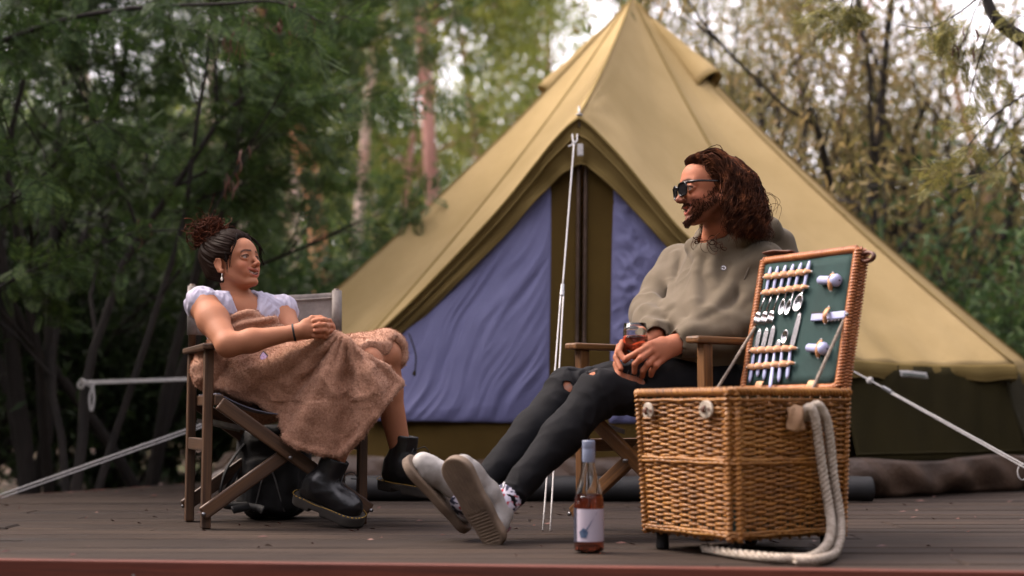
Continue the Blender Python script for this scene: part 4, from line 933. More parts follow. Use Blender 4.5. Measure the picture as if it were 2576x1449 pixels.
# ================================================================ wicker hamper
def wicker(name, d, m, l):
    t = NT(name); oi = t.n('ShaderNodeObjectInfo').outputs['Random']; n = t.noise(t.coord('grain', (6, 60, 60)), 1.0, 4, 0.6); n2 = t.noise(t.coord('Object'), 9, 3)
    col = t.ramp(t.math('ADD', t.math('MULTIPLY', n, 0.6), t.math('MULTIPLY', n2, 0.4)), [(0.3, d), (0.5, m), (0.7, l)])
    col = t.mix(t.math('MULTIPLY', oi, 0.35), col, d); t.bsdf(col, 0.42, t.bump(n, 0.3, 0.001)); return t.m
M['wicker'] = wicker('honey_wicker', C(88, 53, 20), C(146, 96, 40), C(188, 135, 66)); M['wicker_lid'] = wicker('orange_wicker', C(106, 58, 28), C(158, 96, 52), C(194, 132, 80))
M['leather'] = plain('pale_leather', C(196, 148, 108), C(166, 120, 86), 25, 0.6, 0.2, 90); M['brown_leather'] = plain('brown_leather', C(96, 52, 32), C(66, 36, 24), 20, 0.55)
M['lining'] = plain('dark_green_lining', C(28, 58, 55), C(22, 47, 45), 12, 0.9, 0.3, 700); M['steel'] = plain('polished_steel', C(200, 198, 200), C(170, 168, 172), 30, 0.22, Metallic=1.0)
M['handle'] = plain('pale_lilac_plastic', C(166, 170, 204), C(152, 158, 194), 20, 0.35); M['cotton_rope'] = plain('cotton_rope', C(186, 174, 160), C(140, 128, 114), 60, 0.9, 0.6, 300)
BN, BL, BR = np.array([0.574, 3.72, 0]), np.array([0.354, 4.06, 0]), np.array([0.912, 3.993, 0]); BF = BL + BR - BN
BX, BY = nrm(BL - BN), None; BY = nrm((BR - BN) - BX * (BR - BN).dot(BX)); LA, LB = np.linalg.norm(BL - BN), (BR - BN).dot(BY)
basket = empty('picnic_hamper', (BN + BF) / 2, 'open square wicker picnic hamper in the right foreground', 'basket')
Z0, Z1 = 0.046, 0.432
def bpt(s, z, off=0.0):
    """point on the hamper wall: s = distance round the rim, z height, off outward"""
    t = (z - Z0) / (Z1 - Z0); ins = 0.014 * (1 - t); P = 2 * (LA + LB); s = s % P; cr = 0.018
    pts = ((0, 0), (0, LB), (LA, LB), (LA, 0)); seg = (LB, LA, LB, LA); k = 0
    while s > seg[k]: s -= seg[k]; k += 1
    a, b = np.array(pts[k], float), np.array(pts[(k + 1) % 4], float); d = (b - a) / seg[k]; p = a + d * s; c = np.array([LA / 2, LB / 2])
    n = np.array([d[1], -d[0]]) * -1; n = n if n.dot(p - c) > 0 else -n
    p = c + (p - c) * (1 - 2 * ins / ((LA + LB) / 2)); e = min(s, seg[k] - s)
    if e < cr: q = (cr - e); p = p - n * q * q / (2 * cr)       # rounded corners
    p = p + n * off
    return BN + BX * p[0] + BY * p[1] + np.array([0, 0, z])
PER = 2 * (LA + LB); NST = 44; NROW = 50
def weave():
    for i in range(NST):
        s = PER * (i + 0.5) / NST; mb = MB(); mb.tube([bpt(s, z) for z in np.linspace(Z0, Z1, 6)], 0.0042, 6); mb.build('stake', M['wicker'], basket, smooth=True)
    dz = (Z1 - Z0 - 0.024) / NROW
    for j in range(NROW):
        z = Z0 + 0.012 + dz * (j + 0.5); band = j in (0, 1, 26, 27, 49); n = NST * 5; ph = j % 2; jit = rnd.uniform(-1, 1) * 0.0012; pts = []
        for i in range(n):
            s = PER * i / n; w_ = math.cos(math.pi * (s / PER * NST - 0.5 + ph)); pts.append(bpt(s, z + jit + 0.0010 * math.sin(i * 0.37 + j * 2.1), (0.0056 * w_ if not band else 0.0075 + 0.0016 * math.sin(i * 1.9 + j * 2)) + 0.0008 * math.sin(i * 1.7 + j)))
        mb = MB(); mb.tube(pts, 0.0042 if not band else 0.0050, 6, closed=True); mb.build('weaver', M['wicker'], basket, smooth=True)
weave()
def braid(path, r, strands, turns, rr, closed=True, n=400):
    """helical strands round a path; returns list of tubes"""
    P = np.array(path); out = []
    T = np.roll(P, -1, 0) - np.roll(P, 1, 0) if closed else np.gradient(P, axis=0); T /= np.linalg.norm(T, axis=1)[:, None] + 1e-9
    u = np.array([0, 0, 1.0]) if abs(T[0, 2]) < 0.9 else np.array([1.0, 0, 0]); U = []
    for t in T: u = u - t * u.dot(t); u = u / (np.linalg.norm(u) + 1e-9); U.append(u)
    U = np.array(U); B = np.cross(T, U); m = len(P)
    for k in range(strands):
        a = 2 * np.pi * (turns * np.arange(m) / m + k / strands); out.append(P + r * (np.cos(a)[:, None] * U + np.sin(a)[:, None] * B))
    return out
rimp = [bpt(PER * i / 360, Z1 + 0.006, 0.003) for i in range(360)]
rim = empty('x', (0, 0, 0)); bpy.data.objects.remove(rim)
mb = MB(); mb.tube(rimp[::4], 0.0075, 6, closed=True); rimo = mb.build('rim', M['wicker'], basket, smooth=True)
for s in braid(rimp, 0.0078, 3, 46, 0.005): mb = MB(); mb.tube(s, 0.0048, 5, closed=True); mb.build('rim_strand', M['wicker'], rimo, smooth=True)
for (fx, fy) in ((0, 0), (LA, 0), (0, LB), (LA, LB)):          # bound corner posts
    s = {(0, 0): 0, (0, LB): LB, (LA, LB): LB + LA, (LA, 0): 2 * LB + LA}[(fx, fy)]
    for o in (-0.013, 0.013):
        pth = np.array([bpt(s + o, z, 0.006) for z in np.linspace(Z0, Z1, 160)]); mb = MB(); mb.tube(pth[::16], 0.0075, 7); cp = mb.build('corner_post', M['wicker'], basket, smooth=True)
        mb = MB(); mb.tube(braid(pth, 0.0082, 1, 30, 0.003, False)[0], 0.0032, 5); mb.build('binding', M['wicker'], cp, smooth=True)
    p = BN + BX * (0.05 if fx == 0 else LA - 0.05) + BY * (0.05 if fy == 0 else LB - 0.05)
    mb = MB(); mb.lathe([(0, 0), (0.016, 0), (0.019, 0.006), (0.017, 0.03), (0.020, 0.05), (0, 0.05)], p + np.array([0, 0, 0.001]), 14); mb.build('foot', M['black_rubber'], basket, smooth=True)
mb = MB(); mb.prism([tuple((BN + BX * x + BY * y)[:2]) for x, y in ((0.015, 0.015), (LA - 0.015, 0.015), (LA - 0.015, LB - 0.015), (0.015, LB - 0.015))], Z0 + 0.004, Z0 + 0.012); mb.build('base', M['wicker'], basket)
mb = MB(); q = [(BN + BX * x + BY * y) for x, y in ((0.014, 0.014), (LA - 0.014, 0.014), (LA - 0.014, LB - 0.014), (0.014, LB - 0.014))]
for i in range(4):
    a, b = q[i], q[(i + 1) % 4]; mb.add([a + [0, 0, Z0 + 0.013], b + [0, 0, Z0 + 0.013], b + [0, 0, Z1 - 0.005], a + [0, 0, Z1 - 0.005]], [(0, 1, 2, 3)])
mb.build('inner_lining', M['lining'], basket, solid=0.004)
# leather closure plates on the left face
NL = -BY; ND = -BX                                            # outward normals of the two visible faces
def plate(px_, py_, half):
    r0 = (np.array(at(px_, py_, 1.0)) - np.array(cam.location)); t_ = ((BN - np.array(cam.location)).dot(NL) + 0.016) / r0.dot(NL); c = np.array(cam.location) + r0 * t_
    mb = MB(); n = 28
    for k, (sc, off) in enumerate(((1, 0), (1, 0.004), (0.92, 0.0055))):
        for i in range(n):
            a = 2 * math.pi * i / n; x, z = 0.027 * math.cos(a) * sc, 0.024 * math.sin(a) * sc
            if half: z = max(z, -0.017); x *= 0.82
            mb.v.append(tuple(c + BX * x + np.array([0, 0, z]) + NL * off)); mb.g.append((x, z, 0))
    for k in (0, 1):
        for i in range(n): mb.f.append((k * n + i, k * n + (i + 1) % n, (k + 1) * n + (i + 1) % n, (k + 1) * n + i)); mb.mi.append(0)
    mb.f.append(tuple(range(2 * n, 3 * n))); mb.mi.append(0)
    o = mb.build('closure_plate', plain('cream_leather', C(176, 166, 152), C(146, 134, 120), 30, 0.6), basket)
    mb = MB(); mb.tube([c + NL * 0.009 + np.array([0, 0, 0.010]), c + NL * 0.012, c + NL * 0.009 - np.array([0, 0, 0.010])], 0.004, 6)
    for s in (-1, 1): mb.tube([c + NL * 0.006 + BX * s * 0.015 + 0.004 * (BX * math.cos(t) + np.array([0, 0, math.sin(t)])) for t in np.linspace(0, 6.28, 12, endpoint=False)], 0.0016, 5, closed=True)
    mb.build('toggle', M['brown_leather'], o, smooth=True)
plate(1632, 1034, True); plate(1778, 1030, False)
# rope handle hanging on the right face
def ground_pt(x, y): p = at(x, y, 1.0); d = p - np.array(cam.location); return np.array(cam.location) + d * ((0.016 - CAM_H) / d[2])
def onface(px_, py_, off):
    d = at(px_, py_, 1.0) - np.array(cam.location); t_ = ((BN - np.array(cam.location)).dot(ND) + off) / d.dot(ND); return np.array(cam.location) + d * t_
def thick_rope():
    pth = spline([onface(2012, 1062, -0.02), onface(2022, 1040, 0.012), onface(2036, 1026, 0.032), onface(2050, 1050, 0.040), onface(2060, 1120, 0.034), onface(2072, 1200, 0.036), onface(2086, 1280, 0.050), onface(2091, 1330, 0.075), onface(2080, 1372, 0.10), ground_pt(2040, 1402), ground_pt(1960, 1404), ground_pt(1860, 1394), ground_pt(1770, 1378)], 260)
    pt2 = spline([onface(2020, 1058, -0.02), onface(2034, 1034, 0.016), onface(2058, 1020, 0.030), onface(2080, 1060, 0.032), onface(2090, 1130, 0.028), onface(2098, 1210, 0.030), onface(2112, 1290, 0.042), onface(2115, 1340, 0.07), ground_pt(2100, 1392), ground_pt(2060, 1408), ground_pt(2000, 1409)], 230)
    e = empty('cotton_rope', pth[200] * [1, 1, 0], 'thick twisted cotton rope looped through the hamper side and trailing on the deck', 'rope')
    for P, t in ((pth, 26), (pt2, 22)):
        for s in braid(P, 0.0066, 3, t, 0.006, False): mb = MB(); mb.tube(s, 0.0074, 6); mb.build('strand', M['cotton_rope'], e, smooth=True)
thick_rope()
c = onface(2003, 1052, 0.014); mb = MB(); ax = np.array([BY, [0, 0, 1], ND])
def lth(u, v): 
    x = -0.036 + 0.060 * u; z = 0.036 - 0.075 * v; return c + BY * x + np.array([0, 0, z * (1 - 0.25 * abs(2 * u - 1))]) + ND * (0.004 + 0.012 * math.sin(math.pi * u) * math.sin(math.pi * v) + 0.004 * math.sin(u * 9 + v * 5))
mb.grid(lth, 12, 12); mb.build('rope_patch', plain('tan_hide', C(176, 142, 110), C(138, 104, 76), 20, 0.8), basket, smooth=True, solid=0.004)
# ---------------------------------------------------------------- lid
LW = nrm(BR - BF); LUP = nrm(np.array([0.78 * 0.105, 0.63 * 0.105, 0.41])); LH = 0.425; LWID = np.linalg.norm(BR - BF); LO = BF + LW * 0.012 + np.array([0, 0, Z1 + 0.012]); LN = nrm(np.cross(LW, LUP)); LN = LN if LN[1] < 0 else -LN
CL = np.array(cam.location)
def onlid(x, y, off=0.0):
    d = at(x, y, 1.0) - CL; t_ = ((LO - CL).dot(LN) + off) / d.dot(LN); return CL + d * t_
def loc2(lx, ly): return ((2650 + lx / 2.414) / 1.49068, (900 + ly / 2.414) / 1.49068)
def LZ(lx, ly, off): return onlid(*loc2(lx, ly), off)
def lp(u, v, off=0.0): return LO + LW * (u * LWID) + LUP * (v * LH) + LN * off
def rrect(off, ins=0.0, n=300):
    c = []; r = 0.02; w_, h_ = LWID - 2 * ins, LH - 2 * ins; per = 2 * (w_ + h_)
    for i in range(n):
        s = per * i / n
        if s < w_: p = (s, 0)
        elif s < w_ + h_: p = (w_, s - w_)
        elif s < 2 * w_ + h_: p = (2 * w_ + h_ - s, h_)
        else: p = (0, per - s)
        c.append(LO + LW * (ins + p[0]) + LUP * (ins + p[1]) + LN * off)
    return c
def lid():
    l = MB(); l.tube(rrect(0.006, 0.008)[::5], 0.010, 6, closed=True); L_ = l.build('lid', M['wicker_lid'], basket, smooth=True)
    for off, ins, r in ((0.004, 0.007, 0.0095), (-0.013, 0.005, 0.0085), (-0.028, 0.006, 0.009)):
        mb = MB(); mb.tube(rrect(off, ins)[::4], r * 0.7, 6, closed=True); mb.build('lid_frame', M['wicker_lid'], L_, smooth=True)
        for s in braid(rrect(off, ins, 1300), r, 2, 84, 0.004): mb = MB(); mb.tube(s, 0.0034, 5, closed=True); mb.build('lid_binding', M['wicker_lid'], L_, smooth=True)
    for j in range(30):
        v = 0.02 + 0.96 * j / 29; mb = MB(); mb.tube([lp(u, v, -0.028 + 0.005 * math.cos(math.pi * (u * 9 + j % 2))) for u in np.linspace(0.01, 0.99, 46)], 0.0052, 5); mb.build('weaver', M['wicker_lid'], L_, smooth=True)
    for i in range(9):
        u = 0.05 + 0.9 * i / 8; mb = MB(); mb.tube([lp(u, v, -0.028) for v in (0.01, 0.99)], 0.004, 5); mb.build('stake', M['wicker_lid'], L_, smooth=True)
    mb = MB(); mb.grid(lambda u, v: lp(0.042 + 0.916 * u, 0.042 + 0.912 * v, 0.004 + 0.0015 * math.sin(u * 9 + v * 7)), 14, 14); mb.build('lining', M['lining'], L_, smooth=True, solid=0.004)
    def strap(pts, w_=0.019, bumps=6):
        P = spline(pts, bumps * 10 + 1); mb = MB(); a = LUP if abs(nrm(P[-1] - P[0]).dot(LUP)) < 0.7 else LW; q = len(P); vs = []
        for i, p in enumerate(P):
            t = i / (q - 1); e = min(1, 5 * t + 0.35, 5 * (1 - t) + 0.35); h = 0.011 * abs(math.sin(math.pi * bumps * t)) + 0.003
            for s in (-1, 1): vs.append(p + a * s * w_ / 2 * e + LN * h)
        mb.add(vs, [(2 * i, 2 * i + 1, 2 * i + 3, 2 * i + 2) for i in range(q - 1)]); o = mb.build('strap', M['leather'], L_, smooth=True, solid=0.0025)
        for t in [k / bumps for k in range(bumps + 1)]:
            p = P[int(round(t * (q - 1)))] ; mb = MB(); mb.lathe([(0, 0.007), (0.003, 0.007), (0.0036, 0.0055)], p, 8, ax=np.array([LW, LUP, LN])); mb.build('rivet', M['metal'], o, smooth=True)
    for a, b in (((525, 345), (962, 290)), ((505, 490), (935, 430)), ((400, 1010), (832, 985)), ((372, 1160), (812, 1120))): strap([LZ(*a, 0.008), LZ((a[0] + b[0]) / 2, (a[1] + b[1]) / 2, 0.008), LZ(*b, 0.008)])
    for a, b in (((1155, 300), (1135, 470)), ((1118, 610), (1082, 765)), ((1050, 905), (1020, 1075))): strap([LZ(*a, 0.010), LZ((a[0] + b[0]) / 2, (a[1] + b[1]) / 2, 0.020), LZ(*b, 0.010)], 0.016, 1)
    for (lx, ly) in ((480, 1330), (955, 1325)):
        p = LZ(lx, ly, 0.02); mb = MB(); mb.grid(lambda u, v: p + LW * (u - 0.5) * 0.030 + LUP * (0.5 - v) * 0.034 + LN * 0.006 * math.sin(math.pi * v), 5, 6); mb.build('hinge_strap', M['leather'], L_, smooth=True, solid=0.003)
    tr = lp(1.0, 0.93, -0.01); mb = MB(); mb.tube([tr + LW * 0.02 + 0.019 * (LW * math.cos(t) * 1.3 + LUP * math.sin(t) * 0.7) for t in np.linspace(0, 6.28, 20, endpoint=False)], 0.0055, 6, closed=True, flat=1.6, ref=LN); mb.build('buckle_loop', M['brown_leather'], L_, smooth=True)
    p = lp(0.16, 1.0, -0.02); mb = MB(); mb.grid(lambda u, v: p + LW * (u - 0.5) * 0.13 + LN * (0.03 - 0.06 * v) + LUP * (0.018 + 0.004 * math.sin(u * 5)), 8, 4); mb.build('top_strap', M['brown_leather'], L_, smooth=True, solid=0.004)
    for a, b in ((LZ(440, 790, 0.01), np.array([0.607, 4.262, Z1 + 0.012])), (LZ(1258, 690, 0.006), np.array([0.826, 3.925, Z1 + 0.012]))):
        pth = np.linspace(a, b, 90)
        mb = MB()
        for s in braid(pth, 0.0026, 2, 22, 0.003, False): mb.tube(s, 0.0032, 5)
        mb.build('stay_cord', plain('grey_cord', C(150, 138, 126), C(110, 100, 92), 90, 0.9), L_, smooth=True)
lid()
# ---------------------------------------------------------------- cutlery held in the lid: each piece is a thing
def handle_mesh(a, b, w0=0.0055, w1=0.0075):
    P = np.linspace(a, b, 10); mb = MB(); mb.tube(P, [w0 * 0.7] + [w0 + (w1 - w0) * t for t in np.linspace(0, 1, 7)] + [w1 * 0.9, w1 * 0.45], 8, flat=0.55, ref=LN); return mb
def fork(h0, h1, tip, label):
    e = empty('fork', h0, label, 'fork', 'forks strapped in the hamper lid'); handle_mesh(h1, h0).build('handle', M['handle'], e, smooth=True)
    a, b = h1, tip; d = b - a; mid = a + d * 0.55; sd_ = nrm(np.cross(nrm(d), LN)); mb = MB(); mb.tube([a, a + d * 0.25, mid], [0.003, 0.0026, 0.004], 6); mb.build('neck', M['steel'], e, smooth=True)
    mb = MB(); mb.grid(lambda u, v: mid + d * 0.20 * v + sd_ * (u - 0.5) * (0.008 + 0.016 * min(1, v * 1.8)) + LN * 0.004 * math.sin(math.pi * v), 6, 6); hd = mb.build('head', M['steel'], e, smooth=True, solid=0.002)
    for k in range(4): o = sd_ * (k - 1.5) * 0.0072; mb = MB(); mb.tube([mid + d * 0.19 + o, mid + d * 0.34 + o, b + o], [0.0026, 0.0022, 0.001], 5); mb.build('tine', M['steel'], hd, smooth=True)
def spoon(h0, h1, c, L, Wd, label):
    e = empty('spoon', h0, label, 'spoon', 'spoons strapped in the hamper lid'); handle_mesh(h1, h0).build('handle', M['handle'], e, smooth=True)
    d = nrm(c - h1); sd_ = nrm(np.cross(d, LN)); mb = MB(); mb.tube([h1, h1 + (c - h1) * 0.5, c - d * L * 0.45], [0.003, 0.0025, 0.004], 6); mb.build('neck', M['steel'], e, smooth=True)
    mb = MB(); mb.grid(lambda u, v: c + d * L / 2 * math.cos(u * 2 * math.pi) * v + sd_ * Wd / 2 * math.sin(u * 2 * math.pi) * v * (1 + 0.15 * math.cos(u * 2 * math.pi)) - LN * 0.008 * (1 - v * v) + LN * 0.006, 24, 7, wrapu=True); mb.build('bowl', M['steel'], e, smooth=True, solid=0.0015)
def knife(h0, h1, tip, label):
    e = empty('knife', h0, label, 'knife', 'knives strapped in the hamper lid'); handle_mesh(h1, h0).build('handle', M['handle'], e, smooth=True)
    d = tip - h1; sd_ = nrm(np.cross(nrm(d), LN)); mb = MB(); n = 9
    vs = []
    for i in range(n):
        t = i / (n - 1); w_ = 0.009 * (1 - max(0, t - 0.75) ** 2 * 14) if t > 0.08 else 0.005
        for s, o in ((-0.35, 0.0008), (0.65, 0.0), (-0.35, -0.0008)): vs.append(h1 + d * t + sd_ * w_ * 2 * s + LN * o * 1.5)
    mb.add(vs, [(3 * i + k, 3 * i + (k + 1) % 3, 3 * i + 3 + (k + 1) % 3, 3 * i + 3 + k) for i in range(n - 1) for k in range(3)]); mb.build('blade', M['steel'], e)
ORD = ('first', 'second', 'third', 'fourth', 'fifth', 'sixth')
tops = ((580, 245), (645, 238), (715, 228), (785, 218), (857, 205), (932, 188)); bots = ((534, 500), (596, 492), (658, 485), (722, 478), (790, 470), (872, 462))
heads = ((440, 770), (500, 770), (562, 758)); 
for i in range(3): fork(LZ(*tops[i], 0.013), LZ(*bots[i], 0.013), LZ(*heads[i], 0.014), f'pale handled fork in the upper strap row, {ORD[i]} from the left')
for i, (c, L, w_) in enumerate((((692, 610), 0.05, 0.024), ((748, 612), 0.05, 0.022), ((838, 572), 0.055, 0.036))): spoon(LZ(*tops[3 + i], 0.013), LZ(*bots[3 + i], 0.013), LZ(*c, 0.014), L, w_, ('small spoon beside the forks in the upper strap row', 'middle spoon of the three in the upper strap row', 'wide bowled spoon at the right end of the upper strap row')[i])
kb = ((388, 1290), (458, 1238), (516, 1268), (572, 1355), (650, 1288), (727, 1258)); kt = ((428, 1030), (492, 1020), (552, 1010), (614, 1020), (684, 1000), (760, 985)); tip = ((480, 800), (545, 790), (605, 770), None, None, (845, 640))
for i in range(6):
    if i == 4: spoon(LZ(*kb[i], 0.013), LZ(*kt[i], 0.013), LZ(715, 880, 0.014), 0.042, 0.026, 'small teaspoon in the lower strap row of the lid')
    else: knife(LZ(*kb[i], 0.013 if i != 3 else 0.03), LZ(*kt[i], 0.013), LZ(*(tip[i] or (655, 900)), 0.012), ('knife at the left end of the lower strap row', 'second knife from the left in the lower strap row', 'third knife from the left in the lower strap row', 'longest handled knife sticking out below the lower strap row', '', 'long bladed knife at the right end of the lower strap row')[i])
def shaker(a, b, label):
    e = empty('shaker', a, label, 'shaker', 'shakers strapped in the hamper lid'); d = nrm(b - a); L = np.linalg.norm(b - a); u = nrm(np.cross(d, LN)); ax = np.array([u, np.cross(d, u), d])
    mb = MB(); mb.lathe([(0.0, 0), (0.011, 0.0), (0.013, 0.004), (0.0125, L * 0.6), (0.014, L * 0.66)], a, 18, ax=ax); mb.build('body', M['handle'], e, smooth=True)
    mb = MB(); mb.lathe([(0.0145, L * 0.62), (0.0145, L * 0.7)], a, 18, ax=ax); mb.build('collar', M['black_rubber'], e, smooth=True)
    mb = MB(); mb.lathe([(0.0145, L * 0.7), (0.0185, L * 0.8), (0.019, L * 0.9), (0.014, L * 1.0), (0.006, L * 1.04), (0, L * 1.045)], a, 18, ax=ax); k = mb.build('cap', M['handle'], e, smooth=True)
    mb = MB(); mb.lathe([(0, L * 1.05), (0.003, L * 1.05), (0.003, L * 1.03)], a, 8, ax=ax); mb.build('hole', M['black_rubber'], k)
shaker(LZ(1022, 365, 0.016), LZ(1195, 365, 0.020), 'white shaker strapped in the upper right of the lid'); shaker(LZ(918, 978, 0.016), LZ(1082, 985, 0.020), 'white shaker strapped in the lower right of the lid')
a, b = LZ(952, 705, 0.014), LZ(1262, 675, 0.014); e = empty('corkscrew', a, 'white folding corkscrew strapped at the middle right of the lid', 'corkscrew')
mb = MB(); mb.beam(a, b, 0.010, 0.022, up=LUP); mb.build('handle', M['handle'], e, bevel=0.003); mb = MB(); mb.beam(a + LUP * 0.014 + LN * 0.003, a + (b - a) * 0.35 + LUP * 0.012 + LN * 0.003, 0.004, 0.006, up=LUP); mb.build('lever', M['black_rubber'], e)
mb = MB(); mb.tube([b + (b - a) * 0.01, b + (b - a) * 0.06], 0.006, 8); mb.build('pivot', M['metal'], e, smooth=True); mb = MB(); mb.tube([a + (b - a) * t + LUP * (-0.016 + 0.003 * math.sin(t * 60)) + LN * 0.003 * math.cos(t * 60) for t in np.linspace(0.4, 0.85, 60)], 0.0012, 4); mb.build('worm', M['steel'], e, smooth=True)
# ================================================================ wine bottle
def glassmat(name, col, rough=0.0, ior=1.45):
    t = NT(name); t.bsdf(col, rough, None, **{'Transmission Weight': 1.0, 'IOR': ior}); return t.m
M['glass'] = glassmat('clear_glass', (0.97, 0.98, 0.97, 1)); M['rose'] = glassmat('rose_wine', (0.70, 0.17, 0.09, 1), ior=1.34)
def bottle():
    p = at(1482, 1385, 3.94); p[2] = 0.003; e = empty('wine_bottle', p, 'clear bottle half full of rose wine standing on the deck', 'bottle')
    outp = [(0.0, 0.004), (0.030, 0.001), (0.0395, 0.004), (0.041, 0.012), (0.041, 0.125), (0.0395, 0.145), (0.033, 0.175), (0.024, 0.205), (0.0175, 0.230), (0.0155, 0.250), (0.0150, 0.285), (0.0155, 0.298)]
    inp = [(max(0, r - 0.0022), z + (0.004 if z < 0.01 else 0)) for r, z in outp[:-1]] + [(0.0125, 0.297)]
    mb = MB(); mb.lathe(outp + inp[::-1], p, 40); mb.build('glass', M['glass'], e, smooth=True)
    mb = MB(); lv = 0.157; wp = [(0, 0.0085)] + [(r + 0.0006, z + 0.0004) for r, z in inp if 0 < r and z < lv - 0.002] + [(0.0355, lv - 0.001), (0.034, lv), (0, lv)]
    mb.lathe(wp, p, 40); mb.build('wine', M['rose'], e, smooth=True)
    mb = MB(); mb.lathe([(0.0170, 0.243), (0.0176, 0.245), (0.0176, 0.279), (0.0172, 0.2805), (0.0178, 0.282), (0.0178, 0.300), (0.0168, 0.303), (0, 0.3035)], p, 28); mb.build('cap', plain('pale_blue_foil', C(118, 126, 146), C(98, 106, 128), 12, 0.4), e, smooth=True)
    def cyl(th, z, r=0.0416): return p + np.array([r * math.sin(th), -r * math.cos(th), z])
    mb = MB(); mb.grid(lambda u, v: cyl(-0.95 + 2.25 * u, 0.030 + 0.088 * v), 30, 4); lb = mb.build('label', plain('white_paper', C(178, 170, 182), C(164, 154, 168), 6, 0.7), e, smooth=True)
    mb = MB(); mb.grid(lambda u, v: cyl(-1.75 + 0.78 * u, 0.028 + 0.092 * v), 12, 4); mb.build('label', plain('navy_paper', C(34, 38, 56), C(26, 28, 44), 6, 0.7), e, smooth=True)
    mb = MB()                                              # the drawing: a round bowl with a long slanting neck
    def blob(pts): 
        n = len(pts); cx = sum(q[0] for q in pts) / n; cz = sum(q[1] for q in pts) / n
        mb.add([cyl(cx, cz, 0.0424)] + [cyl(x, z, 0.0424) for x, z in pts], [(0, 1 + i, 1 + (i + 1) % n) for i in range(n)])
    blob([(-0.42 + 0.30 * math.cos(t) * (1 + 0.1 * math.sin(3 * t)), 0.052 + 0.013 * math.sin(t) + 0.002 * math.cos(4 * t)) for t in np.linspace(0, 6.28, 22, endpoint=False)])
    mb.grid(lambda u, v: cyl(-0.30 + 0.76 * u + 0.05 * v, 0.052 + 0.056 * u + (0.012 - 0.011 * u) * v, 0.0424), 14, 3)
    mb.build('drawing', plain('ink_blue', C(44, 62, 92), C(70, 92, 118), 120, 0.7), lb)
bottle()
# ================================================================ people
def skinmat(name):
    t = NT(name); a = t.n('ShaderNodeAttribute', attribute_name='col').outputs['Color']; n = t.noise(t.coord('Object'), 60, 4, 0.6)
    col = t.mix(t.math('MULTIPLY', n, 0.25), a, (0.30, 0.12, 0.07, 1)); col = t.mix(t.ramp(t.noise(t.coord('Object'), 17, 3), [(0.48, (0, 0, 0)), (0.75, (0.30,) * 3)]), col, (0.26, 0.09, 0.055, 1)); col = t.mix(t.ramp(t.noise(t.coord('Object'), 210, 2), [(0.66, (0, 0, 0)), (0.74, (0.4,) * 3)]), col, (0.14, 0.055, 0.03, 1))
    t.bsdf(col, 0.62, t.bump(t.noise(t.coord('Object'), 420, 3), 0.25, 0.0015), **{'Subsurface Weight': 0.10, 'Subsurface Radius': (0.012, 0.005, 0.003), 'Specular IOR Level': 0.22}); return t.m
M['skin'] = skinmat('skin')
